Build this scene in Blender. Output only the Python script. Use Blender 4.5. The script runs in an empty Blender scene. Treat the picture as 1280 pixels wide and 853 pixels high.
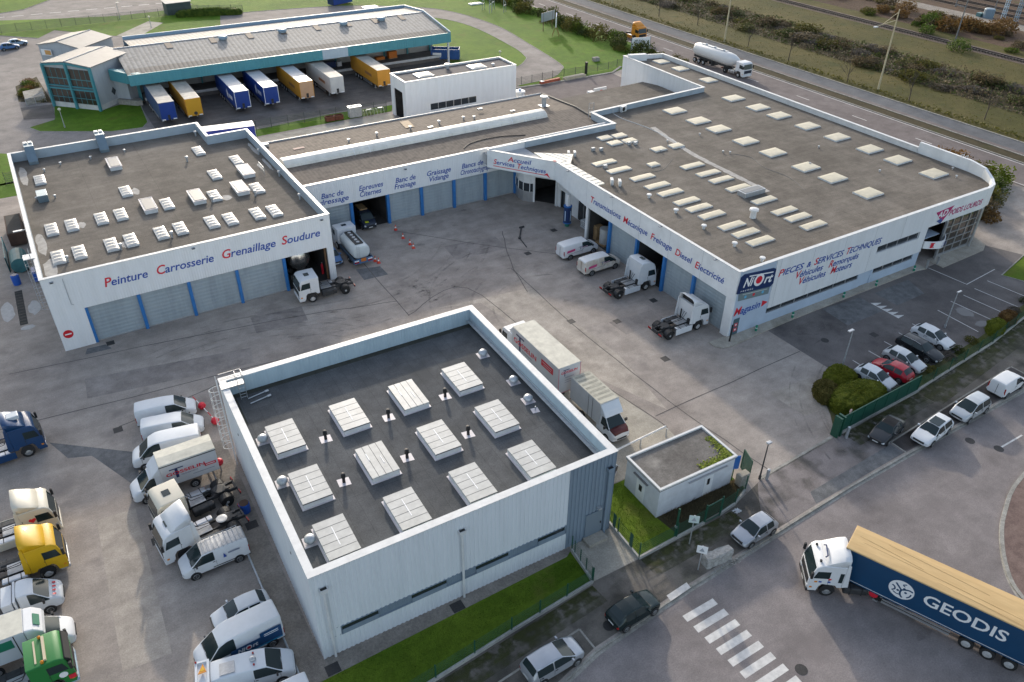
import bpy, bmesh, math, random
from mathutils import Vector, Matrix
random.seed(7)
R = math.radians
sc = bpy.context.scene
C = sc.collection

# ------------------------------------------------------------------ camera
# site frame: x runs along the street front of the workshops, y away from the street, metres
cam_d = bpy.data.cameras.new('camera')
cam = bpy.data.objects.new('camera', cam_d)
C.objects.link(cam)
cam.location = (-55.525, -47.32, 47.0)
_yaw, _pitch, _roll = R(31.527), R(34.573), R(-0.7745)
_f = Vector((math.sin(_yaw) * math.cos(_pitch), math.cos(_yaw) * math.cos(_pitch), -math.sin(_pitch)))
_r0 = Vector((math.cos(_yaw), -math.sin(_yaw), 0))
_d0 = _f.cross(_r0)
_r = math.cos(_roll) * _r0 + math.sin(_roll) * _d0
_d = -math.sin(_roll) * _r0 + math.cos(_roll) * _d0
cam.matrix_world = Matrix.Translation(cam.location) @ Matrix((_r, -_d, -_f)).transposed().to_4x4()
cam_d.sensor_width = 36.0
cam_d.lens = 995.0 / 1280.0 * 36.0
cam_d.clip_end = 5000
cam_d.clip_start = 0.5
sc.camera = cam

# ------------------------------------------------------------------ sky, sun, exposure
SUN_EL = 18.0
SUN_AZ = Vector((0.3187, 0.9478))            # horizontal direction towards the sun
w = bpy.data.worlds.new('World')
sc.world = w
w.use_nodes = True
nt = w.node_tree
bg = nt.nodes['Background']
sky = nt.nodes.new('ShaderNodeTexSky')
sky.sky_type = 'NISHITA'
sky.sun_disc = False
sky.sun_elevation = R(SUN_EL)
sky.sun_rotation = math.atan2(SUN_AZ.x, SUN_AZ.y)
sky.altitude = 50
sky.air_density = 1.0
sky.dust_density = 2.2
sky.ozone_density = 1.0
hs = nt.nodes.new('ShaderNodeHueSaturation')          # broken cloud: a paler, less blue sky
hs.inputs['Saturation'].default_value = 0.74
nt.links.new(sky.outputs[0], hs.inputs['Color'])
nt.links.new(hs.outputs[0], bg.inputs[0])
bg.inputs[1].default_value = 0.15
sun_d = bpy.data.lights.new('sun', 'SUN')
sun_d.energy = 1.65
sun_d.angle = R(1.5)
sun_d.color = (1.0, 0.90, 0.76)
sun = bpy.data.objects.new('sun', sun_d)
C.objects.link(sun)
_sd = Vector((SUN_AZ.x * math.cos(R(SUN_EL)), SUN_AZ.y * math.cos(R(SUN_EL)), math.sin(R(SUN_EL))))
sun.rotation_euler = _sd.to_track_quat('Z', 'Y').to_euler()
sun.location = (0, 0, 120)
sc.view_settings.view_transform = 'Standard'
sc.view_settings.look = 'None'
sc.view_settings.gamma = 1.0
sc.view_settings.use_curve_mapping = False
sc.view_settings.exposure = 1.05
sc.cycles.use_denoising = True
sc.cycles.max_bounces = 6

# ------------------------------------------------------------------ materials
MATS = {}
def _mat(name):
    m = bpy.data.materials.new(name)
    m.use_nodes = True
    return m, m.node_tree, m.node_tree.nodes['Principled BSDF']

def mat(name, col, rough=0.6, metal=0.0, var=0.0, scale=1.0, bump=0.0, spec=0.5, coat=0.0, rust=None, coords='Object'):
    """plain procedural paint: base colour broken up by two scales of noise"""
    if name in MATS: return MATS[name]
    m, t, b = _mat(name)
    b.inputs['Roughness'].default_value = rough
    b.inputs['Metallic'].default_value = metal
    b.inputs['Specular IOR Level'].default_value = spec
    b.inputs['Coat Weight'].default_value = coat
    b.inputs['Coat Roughness'].default_value = 0.08
    c = (*col, 1)
    m.diffuse_color = c
    if var > 0:
        tc = t.nodes.new('ShaderNodeTexCoord')
        n = t.nodes.new('ShaderNodeTexNoise'); n.inputs['Scale'].default_value = scale; n.inputs['Detail'].default_value = 6; n.inputs['Roughness'].default_value = 0.65
        t.links.new(tc.outputs[coords], n.inputs['Vector'])
        r = t.nodes.new('ShaderNodeValToRGB')
        r.color_ramp.elements[0].position = 0.3; r.color_ramp.elements[1].position = 0.7
        d = rust if rust else tuple(x * (1 - var) for x in col)
        r.color_ramp.elements[0].color = (*d, 1)
        r.color_ramp.elements[1].color = (*(min(1, x * (1 + var * 0.6)) for x in col), 1)
        t.links.new(n.outputs['Fac'], r.inputs[0])
        t.links.new(r.outputs[0], b.inputs['Base Color'])
        if bump:
            bp = t.nodes.new('ShaderNodeBump'); bp.inputs['Strength'].default_value = bump; bp.inputs['Distance'].default_value = 0.03
            t.links.new(n.outputs['Fac'], bp.inputs['Height']); t.links.new(bp.outputs[0], b.inputs['Normal'])
    else:
        b.inputs['Base Color'].default_value = c
    MATS[name] = m
    return m

def mat_ground(name, cols, big=0.05, small=1.2, fine=14.0, rough=0.9, bump=0.25, stain=None, stain_amt=0.0, streak=0.0, spec=0.12, seam=None):
    """ground sheet: large blotches + medium wear + fine grain, in world metres"""
    m, t, b = _mat(name)
    b.inputs['Roughness'].default_value = rough
    b.inputs['Specular IOR Level'].default_value = spec
    L = t.links.new
    tc = t.nodes.new('ShaderNodeTexCoord')
    def noise(s, det=5, ro=0.6, vec=None):
        n = t.nodes.new('ShaderNodeTexNoise'); n.inputs['Scale'].default_value = s; n.inputs['Detail'].default_value = det; n.inputs['Roughness'].default_value = ro
        L(vec if vec else tc.outputs['Object'], n.inputs['Vector']); return n
    nb, ns, nf = noise(big, 4), noise(small, 6, 0.7), noise(fine, 3, 0.8)
    def ramp(src, c0, c1, p0=0.35, p1=0.65):
        r = t.nodes.new('ShaderNodeValToRGB'); r.color_ramp.elements[0].position = p0; r.color_ramp.elements[1].position = p1
        r.color_ramp.elements[0].color = (*c0, 1); r.color_ramp.elements[1].color = (*c1, 1); L(src, r.inputs[0]); return r
    def mix(kind, f, a, bb):
        x = t.nodes.new('ShaderNodeMix'); x.data_type = 'RGBA'; x.blend_type = kind
        if isinstance(f, float): x.inputs[0].default_value = f
        else: L(f, x.inputs[0])
        L(a, x.inputs[6]); L(bb, x.inputs[7]); return x.outputs[2]
    base = ramp(nb.outputs['Fac'], cols[0], cols[1]).outputs[0]
    g1 = ramp(ns.outputs['Fac'], (0.72,) * 3, (1.25,) * 3).outputs[0]
    g2 = ramp(nf.outputs['Fac'], (0.75,) * 3, (1.25,) * 3).outputs[0]
    out = mix('MULTIPLY', 0.65, base, g1)
    out = mix('MULTIPLY', 0.6, out, g2)
    if streak:
        mp = t.nodes.new('ShaderNodeMapping'); mp.inputs['Scale'].default_value = (0.16, 0.7, 1)
        mp.inputs['Rotation'].default_value = (0, 0, R(8))
        L(tc.outputs['Object'], mp.inputs['Vector'])
        st = noise(0.9, 7, 0.7, mp.outputs[0])
        out = mix('MULTIPLY', streak, out, ramp(st.outputs['Fac'], (0.7,) * 3, (1.2,) * 3, 0.4, 0.62).outputs[0])
    if stain:
        n3 = noise(0.22, 8, 0.62)
        f = ramp(n3.outputs['Fac'], (0, 0, 0), (stain_amt,) * 3, 0.56, 0.68).outputs[0]
        rgb = t.nodes.new('ShaderNodeRGB'); rgb.outputs[0].default_value = (*stain, 1)
        out = mix('MIX', f, out, rgb.outputs[0])
    if seam:
        sx = t.nodes.new('ShaderNodeSeparateXYZ'); L(tc.outputs['Object'], sx.inputs[0])
        for ax, pitch, wd, k in seam:
            pp = t.nodes.new('ShaderNodeMath'); pp.operation = 'PINGPONG'; pp.inputs[1].default_value = pitch / 2; L(sx.outputs[ax], pp.inputs[0])
            lt = t.nodes.new('ShaderNodeMath'); lt.operation = 'LESS_THAN'; lt.inputs[1].default_value = wd / 2; L(pp.outputs[0], lt.inputs[0])
            rgb = t.nodes.new('ShaderNodeRGB'); rgb.outputs[0].default_value = (k, k, k, 1)
            out = mix('MULTIPLY', lt.outputs[0], out, rgb.outputs[0])
    L(out, b.inputs['Base Color'])
    bp = t.nodes.new('ShaderNodeBump'); bp.inputs['Strength'].default_value = bump; bp.inputs['Distance'].default_value = 0.05
    L(nf.outputs['Fac'], bp.inputs['Height']); L(bp.outputs[0], b.inputs['Normal'])
    MATS[name] = m
    return m

def mat_ribbed(name, col, axis=0, pitch=0.3, strength=0.6, rough=0.45, var=0.06, dirt=None, dark=0.0, metal=0.0):
    """profiled sheet: bump ribs along one object axis plus faint weathering"""
    m, t, b = _mat(name)
    L = t.links.new
    b.inputs['Roughness'].default_value = rough; b.inputs['Metallic'].default_value = metal
    b.inputs['Specular IOR Level'].default_value = 0.35
    tc = t.nodes.new('ShaderNodeTexCoord')
    sx = t.nodes.new('ShaderNodeSeparateXYZ'); L(tc.outputs['Object'], sx.inputs[0])
    mu = t.nodes.new('ShaderNodeMath'); mu.operation = 'MULTIPLY'; mu.inputs[1].default_value = 2 * math.pi / pitch
    L(sx.outputs[axis], mu.inputs[0])
    sn = t.nodes.new('ShaderNodeMath'); sn.operation = 'SINE'; L(mu.outputs[0], sn.inputs[0])
    bp = t.nodes.new('ShaderNodeBump'); bp.inputs['Strength'].default_value = strength; bp.inputs['Distance'].default_value = 0.02
    L(sn.outputs[0], bp.inputs['Height']); L(bp.outputs[0], b.inputs['Normal'])
    n = t.nodes.new('ShaderNodeTexNoise'); n.inputs['Scale'].default_value = 0.5; n.inputs['Detail'].default_value = 8; n.inputs['Roughness'].default_value = 0.7
    mp = t.nodes.new('ShaderNodeMapping'); mp.inputs['Scale'].default_value = (2.6, 2.6, 0.35); L(tc.outputs['Object'], mp.inputs[0]); L(mp.outputs[0], n.inputs['Vector'])
    r = t.nodes.new('ShaderNodeValToRGB'); r.color_ramp.elements[0].position = 0.34; r.color_ramp.elements[1].position = 0.56
    r.color_ramp.elements[0].color = (*(dirt if dirt else tuple(x * (1 - var) for x in col)), 1)
    r.color_ramp.elements[1].color = (*col, 1)
    L(n.outputs['Fac'], r.inputs[0])
    out = r.outputs[0]
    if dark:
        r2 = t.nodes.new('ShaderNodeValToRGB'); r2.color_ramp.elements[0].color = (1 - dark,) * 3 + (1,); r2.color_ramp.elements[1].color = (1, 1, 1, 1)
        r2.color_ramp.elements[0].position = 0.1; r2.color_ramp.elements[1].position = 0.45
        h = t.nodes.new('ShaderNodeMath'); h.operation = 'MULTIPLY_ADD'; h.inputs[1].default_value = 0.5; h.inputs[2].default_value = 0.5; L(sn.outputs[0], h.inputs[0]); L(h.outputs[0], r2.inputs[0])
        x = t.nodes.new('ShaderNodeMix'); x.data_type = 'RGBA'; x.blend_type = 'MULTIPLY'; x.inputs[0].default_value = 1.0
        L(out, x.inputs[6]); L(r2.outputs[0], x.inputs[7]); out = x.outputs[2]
    L(out, b.inputs['Base Color'])
    MATS[name] = m
    return m

def mat_mesh(name, col, pitch=0.12, cover=0.25):
    """welded wire mesh: thin wires with open gaps"""
    m, t, b = _mat(name)
    L = t.links.new
    b.inputs['Base Color'].default_value = (*col, 1); b.inputs['Roughness'].default_value = 0.5
    tc = t.nodes.new('ShaderNodeTexCoord'); sx = t.nodes.new('ShaderNodeSeparateXYZ'); L(tc.outputs['Object'], sx.inputs[0])
    parts = []
    for ax, p in ((0, pitch), (1, pitch), (2, pitch * 2.2)):
        md = t.nodes.new('ShaderNodeMath'); md.operation = 'PINGPONG'; md.inputs[1].default_value = p / 2; L(sx.outputs[ax], md.inputs[0])
        lt = t.nodes.new('ShaderNodeMath'); lt.operation = 'LESS_THAN'; lt.inputs[1].default_value = p / 2 * cover * (0.9 if ax == 2 else 0.75); L(md.outputs[0], lt.inputs[0]); parts.append(lt)
    mx = t.nodes.new('ShaderNodeMath'); mx.operation = 'MAXIMUM'; L(parts[0].outputs[0], mx.inputs[0]); L(parts[2].outputs[0], mx.inputs[1])
    tr = t.nodes.new('ShaderNodeBsdfTransparent'); ms = t.nodes.new('ShaderNodeMixShader')
    L(mx.outputs[0], ms.inputs[0]); L(tr.outputs[0], ms.inputs[1]); L(b.outputs[0], ms.inputs[2])
    L(ms.outputs[0], t.nodes['Material Output'].inputs['Surface'])
    MATS[name] = m
    return m

# ------------------------------------------------------------------ mesh building
class MB:
    def __init__(s): s.v = []; s.f = []
    def add(s, vs, fs):
        o = len(s.v); s.v += [tuple(p) for p in vs]; s.f += [tuple(i + o for i in f) for f in fs]; return s
    def box(s, x0, x1, y0, y1, z0, z1):
        return s.add([(x0, y0, z0), (x1, y0, z0), (x1, y1, z0), (x0, y1, z0), (x0, y0, z1), (x1, y0, z1), (x1, y1, z1), (x0, y1, z1)],
                     [(0, 3, 2, 1), (4, 5, 6, 7), (0, 1, 5, 4), (1, 2, 6, 5), (2, 3, 7, 6), (3, 0, 4, 7)])
    def prism(s, pts, z0, z1):
        n = len(pts)
        return s.add([(*p[:2], z0) for p in pts] + [(*p[:2], z1) for p in pts],
                     [tuple(range(n - 1, -1, -1)), tuple(range(n, 2 * n))] + [(i, (i + 1) % n, n + (i + 1) % n, n + i) for i in range(n)])
    def extr(s, prof, y0, y1):
        """profile in x,z extruded along y"""
        n = len(prof)
        return s.add([(p[0], y0, p[1]) for p in prof] + [(p[0], y1, p[1]) for p in prof],
                     [tuple(range(n)), tuple(range(2 * n - 1, n - 1, -1))] + [(i, n + i, n + (i + 1) % n, (i + 1) % n) for i in range(n)])
    def extx(s, prof, x0, x1):
        n = len(prof)
        return s.add([(x0, p[0], p[1]) for p in prof] + [(x1, p[0], p[1]) for p in prof],
                     [tuple(range(n)), tuple(range(2 * n - 1, n - 1, -1))] + [(i, n + i, n + (i + 1) % n, (i + 1) % n) for i in range(n)])
    def sheet(s, pts, z=0.0):
        return s.add([(p[0], p[1], z if len(p) < 3 else p[2]) for p in pts], [tuple(range(len(pts)))])
    def cyl(s, a, b, r, n=10, r2=None, cap=True):
        a, b = Vector(a), Vector(b); d = (b - a).normalized()
        u = d.orthogonal().normalized(); v = d.cross(u); r2 = r if r2 is None else r2
        vs = []
        for p, rr in ((a, r), (b, r2)):
            for i in range(n):
                t = 2 * math.pi * i / n
                vs.append(p + u * rr * math.cos(t) + v * rr * math.sin(t))
        fs = [(i, (i + 1) % n, n + (i + 1) % n, n + i) for i in range(n)]
        if cap: fs += [tuple(range(n - 1, -1, -1)), tuple(range(n, 2 * n))]
        return s.add(vs, fs)
    def tube(s, pts, r, n=6):
        for a, b in zip(pts[:-1], pts[1:]): s.cyl(a, b, r, n)
        return s
    def lathe(s, prof, o, ax, n=16):
        """prof: (distance along axis, radius)"""
        o = Vector(o); ax = Vector(ax).normalized(); u = ax.orthogonal().normalized(); v = ax.cross(u); m = len(prof)
        vs = [o + ax * h + (u * math.cos(2 * math.pi * i / n) + v * math.sin(2 * math.pi * i / n)) * r for h, r in prof for i in range(n)]
        fs = [(j * n + i, j * n + (i + 1) % n, (j + 1) * n + (i + 1) % n, (j + 1) * n + i) for j in range(m - 1) for i in range(n)]
        fs += [tuple(range(n - 1, -1, -1)), tuple((m - 1) * n + i for i in range(n))]
        return s.add(vs, fs)
    def ring(s, pts, z0, z1, w):
        """a closed parapet-like band of inner width w round a rectangle x0,x1,y0,y1"""
        x0, x1, y0, y1 = pts
        s.box(x0, x1, y0, y0 + w, z0, z1); s.box(x0, x1, y1 - w, y1, z0, z1)
        s.box(x0, x0 + w, y0 + w, y1 - w, z0, z1); s.box(x1 - w, x1, y0 + w, y1 - w, z0, z1); return s
    def mesh(s, name, smooth=False):
        me = bpy.data.meshes.new(name); me.from_pydata(s.v, [], s.f); me.update()
        bm = bmesh.new(); bm.from_mesh(me); bmesh.ops.recalc_face_normals(bm, faces=bm.faces); bm.to_mesh(me); bm.free()
        if smooth:
            me.polygons.foreach_set('use_smooth', [True] * len(me.polygons))
            try: me.set_sharp_from_angle(angle=R(40))
            except Exception: pass
        return me
    def build(s, name, m, parent=None, bevel=0.0, smooth=False, seg=2):
        return link(name, s.mesh(name, smooth), m, parent, bevel, seg)

def link(name, me, m, parent=None, bevel=0.0, seg=2):
    o = bpy.data.objects.new(name, me); C.objects.link(o)
    if m is not None:
        if not me.materials: me.materials.append(m)
        o.material_slots[0].link = 'OBJECT'; o.material_slots[0].material = m
    if parent is not None: o.parent = parent
    if bevel:
        b = o.modifiers.new('bevel', 'BEVEL'); b.width = bevel; b.segments = seg; b.limit_method = 'ANGLE'; b.angle_limit = R(35)
        b.harden_normals = False
    return o

def tag(o, label, cat, group=None, kind=None):
    o['label'] = label; o['category'] = cat
    if group: o['group'] = group
    if kind: o['kind'] = kind
    return o

def thing(name, label, cat, loc=(0, 0, 0), rz=0.0, group=None):
    o = bpy.data.objects.new(name, None); C.objects.link(o)
    o.location = loc; o.rotation_euler = (0, 0, rz); o.empty_display_size = 0.5
    return tag(o, label, cat, group)

def struct(name, mb, m, **k):
    o = mb.build(name, m, None, **k); o['kind'] = 'structure'; return o

def children(o): return [c for c in o.children]
def copy_tree(o, parent=None):
    c = o.copy(); C.objects.link(c)
    if parent is not None: c.parent = parent
    for ch in children(o): copy_tree(ch, c)
    return c

# ------------------------------------------------------------------ lettering
_TXT = {}
def text_mesh(s, shear=0.0, bold=0.0, depth=0.012, spacing=1.0):
    key = (s, shear, bold, spacing)
    if key in _TXT: return _TXT[key]
    cu = bpy.data.curves.new('lettering', 'FONT'); cu.body = s; cu.shear = shear; cu.offset = bold; cu.space_character = spacing
    cu.resolution_u = 3; cu.size = 1.0; cu.extrude = 0.0
    o = bpy.data.objects.new('lettering', cu); C.objects.link(o)
    dg = bpy.context.evaluated_depsgraph_get(); dg.update()
    me = bpy.data.meshes.new_from_object(o.evaluated_get(dg))
    bpy.data.objects.remove(o); bpy.data.curves.remove(cu)
    xs = [v.co.x for v in me.vertices]; ys = [v.co.y for v in me.vertices]
    me.materials.clear()
    _TXT[key] = (me, min(xs), max(xs), min(ys), max(ys))
    return _TXT[key]

def text(s, m, parent, p0, p1, cap, out=0.015, shear=0.0, bold=0.0, name='lettering', up=(0, 0, 1), spacing=1.0):
    """write s from p0 to p1 (baseline ends), capital height cap; sits 'out' metres proud of the surface, facing the reader"""
    me, x0, x1, y0, y1 = text_mesh(s, shear, bold, spacing=spacing)
    p0, p1, up = Vector(p0), Vector(p1), Vector(up)
    d = p1 - p0; L = d.length; dx = d.normalized(); dz = dx.cross(up).normalized(); dy = dz.cross(dx)
    sx = L / (x1 - x0); sy = cap / 0.70
    o = link(name, me, m, parent)
    M = Matrix((dx * sx, dy * sy, dz)).transposed().to_4x4()
    M.translation = p0 - dx * sx * x0 + dz * out
    o.matrix_local = M
    return o

# ================================================================== GROUND
G_ = mat_ground
m_terrain = G_('terrain', ((0.085, 0.092, 0.032), (0.13, 0.112, 0.055)), big=0.03, small=0.5, fine=6, bump=0.5, stain=(0.075, 0.09, 0.022), stain_amt=0.8)
m_yard = G_('yard_asphalt', ((0.295, 0.256, 0.228), (0.375, 0.330, 0.290)), big=0.06, small=0.4, fine=9, stain=(0.205, 0.182, 0.168), stain_amt=0.65, streak=0.28)
m_road = G_('road_asphalt', ((0.212, 0.188, 0.180), (0.262, 0.232, 0.222)), big=0.06, small=0.35, fine=10, stain=(0.20, 0.175, 0.168), stain_amt=0.5, streak=0.18)
m_park = G_('car_park_tarmac', ((0.115, 0.104, 0.100), (0.165, 0.15, 0.143)), big=0.07, small=0.3, fine=9, stain=(0.085, 0.08, 0.08), stain_amt=0.8)
m_walk = G_('pavement_tarmac', ((0.125, 0.112, 0.098), (0.175, 0.158, 0.138)), big=0.12, small=0.6, fine=10, stain=(0.085, 0.092, 0.045), stain_amt=0.45)
m_hw = G_('highway_asphalt', ((0.140, 0.120, 0.117), (0.175, 0.152, 0.148)), big=0.03, small=0.4, fine=6, streak=0.0)
m_hw2 = G_('highway_asphalt_dark', ((0.105, 0.110, 0.120), (0.135, 0.140, 0.150)), big=0.03, small=0.4, fine=6)
m_far_asph = G_('works_asphalt', ((0.225, 0.202, 0.188), (0.285, 0.258, 0.240)), big=0.03, small=0.3, fine=6, stain=(0.15, 0.14, 0.135), stain_amt=0.5)
m_dock_asph = G_('dock_asphalt', ((0.115, 0.106, 0.100), (0.165, 0.152, 0.144)), big=0.06, small=0.3, fine=6, stain=(0.07, 0.066, 0.064), stain_amt=0.7, streak=0.3)
m_conc = G_('old_concrete', ((0.335, 0.305, 0.255), (0.40, 0.37, 0.315)), big=0.12, small=0.6, fine=8, stain=(0.20, 0.185, 0.14), stain_amt=0.55)
m_conc2 = G_('kerb_concrete', ((0.27, 0.255, 0.225), (0.35, 0.335, 0.30)), big=0.5, small=2, fine=12)
m_lawn = G_('lawn', ((0.066, 0.138, 0.010), (0.108, 0.192, 0.016)), big=0.07, small=0.7, fine=7, bump=0.9, stain=(0.115, 0.135, 0.022), stain_amt=0.7)
m_lawn_d = G_('mossy_lawn', ((0.075, 0.128, 0.010), (0.118, 0.172, 0.016)), big=0.15, small=1.1, fine=9, bump=0.9, stain=(0.14, 0.135, 0.035), stain_amt=0.6)
m_moss = G_('moss', ((0.060, 0.075, 0.018), (0.105, 0.100, 0.050)), big=0.4, small=1.5, fine=10, bump=0.8)
m_rough = G_('rough_grass', ((0.058, 0.058, 0.015), (0.098, 0.082, 0.026)), big=0.05, small=0.5, fine=5, bump=1.0, stain=(0.045, 0.055, 0.014), stain_amt=0.85)
m_bramble = G_('bramble_ground', ((0.042, 0.036, 0.018), (0.070, 0.056, 0.032)), big=0.08, small=0.6, fine=4, bump=1.0, stain=(0.04, 0.05, 0.014), stain_amt=0.7)
m_heath = G_('heath', ((0.068, 0.042, 0.030), (0.105, 0.068, 0.045)), big=0.06, small=0.5, fine=4, bump=1.0, stain=(0.07, 0.078, 0.024), stain_amt=0.7)
m_gravel = G_('gravel', ((0.215, 0.190, 0.165), (0.30, 0.27, 0.235)), big=0.6, small=5, fine=22, bump=0.9)
m_ballast = G_('ballast', ((0.105, 0.080, 0.065), (0.15, 0.118, 0.095)), big=0.4, small=3, fine=12, bump=0.9)
m_island = G_('red_paving', ((0.165, 0.115, 0.100), (0.20, 0.145, 0.125)), big=0.3, small=1.2, fine=8)
m_patch = G_('fresh_tarmac', ((0.135, 0.136, 0.138), (0.17, 0.17, 0.17)), big=0.3, small=1.2, fine=10)
m_joint = G_('tar_joint', ((0.10, 0.09, 0.085), (0.14, 0.125, 0.115)), big=0.3, small=2, fine=9)
m_paint = mat('road_paint', (0.62, 0.60, 0.57), 0.75, var=0.22, scale=2.5)

def tyre_mat(name='tyre_mark', col=(0.07, 0.065, 0.065), p=(.42, .75), a=.34, sc=.7):
    m, t, b = _mat(name)
    b.inputs['Base Color'].default_value = (*col, 1); b.inputs['Roughness'].default_value = 0.9
    tc = t.nodes.new('ShaderNodeTexCoord'); n = t.nodes.new('ShaderNodeTexNoise'); n.inputs['Scale'].default_value = sc; n.inputs['Detail'].default_value = 7
    t.links.new(tc.outputs['Object'], n.inputs['Vector'])
    r = t.nodes.new('ShaderNodeValToRGB'); r.color_ramp.elements[0].position = p[0]; r.color_ramp.elements[1].position = p[1]
    r.color_ramp.elements[0].color = (0, 0, 0, 1); r.color_ramp.elements[1].color = (a, a, a, 1); t.links.new(n.outputs['Fac'], r.inputs[0])
    tr = t.nodes.new('ShaderNodeBsdfTransparent'); ms = t.nodes.new('ShaderNodeMixShader')
    t.links.new(r.outputs[0], ms.inputs[0]); t.links.new(tr.outputs[0], ms.inputs[1]); t.links.new(b.outputs[0], ms.inputs[2])
    t.links.new(ms.outputs[0], t.nodes['Material Output'].inputs['Surface'])
    return m
m_tyremark = tyre_mat()
m_mossfade = tyre_mat('moss_patchy', (.062, .068, .018), (.36, .78), .85, 1.3)
m_stainfade = tyre_mat('walk_stain', (.055, .055, .045), (.48, .72), .6, .45)

def sheet(name, pts, z, m): return struct(name, MB().sheet(pts, z), m)
def strip_pts(pts, wd):
    """left and right offsets of a polyline"""
    out_l, out_r = [], []
    for i, p in enumerate(pts):
        a = Vector(pts[max(0, i - 1)]); b = Vector(pts[min(len(pts) - 1, i + 1)])
        d = (b - a).normalized(); n = Vector((-d.y, d.x)) * wd / 2
        out_l.append(Vector(p) + n); out_r.append(Vector(p) - n)
    return out_l, out_r
def strip(mb, pts, wd, z):
    l, r = strip_pts(pts, wd)
    for i in range(len(pts) - 1): mb.sheet([l[i], r[i], r[i + 1], l[i + 1]], z)
    return mb
def kerb(mb, pts, wd, z0, z1):
    l, r = strip_pts(pts, wd)
    for i in range(len(pts) - 1): mb.prism([r[i], r[i + 1], l[i + 1], l[i]], z0, z1)
    return mb
def smooth(pts, n=5):
    out = []
    for i in range(len(pts) - 1):
        p0, p1, p2, p3 = (Vector(pts[max(0, min(len(pts) - 1, i + k))]) for k in (-1, 0, 1, 2))
        for j in range(n):
            t = j / n
            out.append(0.5 * ((2 * p1) + (-p0 + p2) * t + (2 * p0 - 5 * p1 + 4 * p2 - p3) * t * t + (-p0 + 3 * p1 - 3 * p2 + p3) * t ** 3))
    out.append(Vector(pts[-1])); return out

sheet('terrain', [(-1500, -900), (1500, -900), (1500, 2200), (-1500, 2200)], -0.16, m_terrain)
KERB = [(-90, -30), (-60, -26.9), (-37.1, -23.85), (-33.7, -23.05), (-25, -22.3), (-18.2, -21.95), (-12.7, -21.65), (-6.2, -21.35), (1.8, -21.2), (7.5, -21.15), (19, -21.0), (60, -20.6), (110, -20.2)]
# street, lowered one kerb height
sheet('road', KERB + [(110, -80), (-90, -80)], -0.11, m_road)
sheet('yard', KERB + [(110, -12), (66, -2), (66, 84), (-140, 84), (-140, -30)], 0.0, m_yard)
sheet('works_road', [(-140, 84), (66, 84), (66, 230), (-140, 230)], 0.0, m_far_asph)
mb = MB(); kerb(mb, [Vector(p) + Vector((0, -0.07)) for p in KERB], 0.16, -0.15, 0.012); struct('kerb', mb, m_conc2)
mb = MB(); strip(mb, [Vector(p) + Vector((0, -0.28)) for p in KERB], 0.24, -0.104); struct('gutter', mb, m_conc2)
# pavement beside the street
FENCE = [(-60, -21.0), (-43.9, -19.6), (-37.9, -19.05), (-30.7, -18.47), (-26.6, -18.5), (-19.9, -18.35), (-16.4, -18.12), (-12.2, -17.05), (-2.6, -16.5), (9.27, -16.07), (23.35, -14.9), (31.1, -13.7), (48, -11.4), (66, -9)]
sheet('pavement', [Vector(p) + Vector((0, 0.16)) for p in KERB[1:12]] + [(66, -14)] + list(reversed(FENCE)), 0.006, m_walk)
mb = MB(); strip(mb, [(-12.4, -17.0), (-2.4, -16.42)], 0.35, 0.012); struct('gate_sill', mb, m_conc2)
sheet('driveway_tarmac', [(-12.9, -17.2), (-2.2, -16.6), (0.9, -19.4), (0.9, -21.0), (-12.4, -21.45), (-16.6, -21.65), (-14.2, -18.6)], 0.010, m_road)
sheet('tarmac_patch', [(-10.0, -20.2), (0.7, -19.75), (0.8, -21.02), (-10.6, -21.35)], 0.014, m_patch)
# moss along the foot of the fences
mb = MB(); q = 0
for a, b, wd in (((-54, -20.7), (-30.9, -18.7), .55), ((-26.4, -18.65), (-17.0, -18.45), .6), ((-1.8, -16.7), (9.2, -16.25), .6), ((9.2, -16.25), (47.5, -11.6), .8)):
    d = (Vector(b) - Vector(a)).normalized(); nn = Vector((d.y, -d.x)) * wd
    for k in (1.0, 1.9, 3.0):
        mb.sheet([Vector(a), Vector(b), Vector(b) + nn * k, Vector(a) + nn * k], 0.016 + .002 * k + q * .0003); q += 1
struct('moss_verge', mb, m_mossfade)
sheet('walk_stain', [Vector(p) + Vector((0, 0.2)) for p in KERB[1:12]] + list(reversed(FENCE[:12])), 0.012, m_stainfade)
# parking bays along the street
mb = MB()
for p, q in (((-33.8, -21.2), (-33.75, -23.0)), ((-33.8, -21.2), (-46, -22.3)), ((1.0, -19.55), (1.0, -21.1)), ((1.0, -19.55), (21, -18.3)), ((21.2, -18.3), (21.25, -20.9)), ((5.4, -20.3), (5.45, -21.1))):
    kerb(mb, [Vector(p), Vector(q)], 0.14, 0.0, 0.02)
struct('bay_edging', mb, m_conc2)
sheet('parking_bay', [(1.1, -19.65), (21.1, -18.4), (21.15, -20.85), (1.1, -21.1)], 0.012, m_park)
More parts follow.
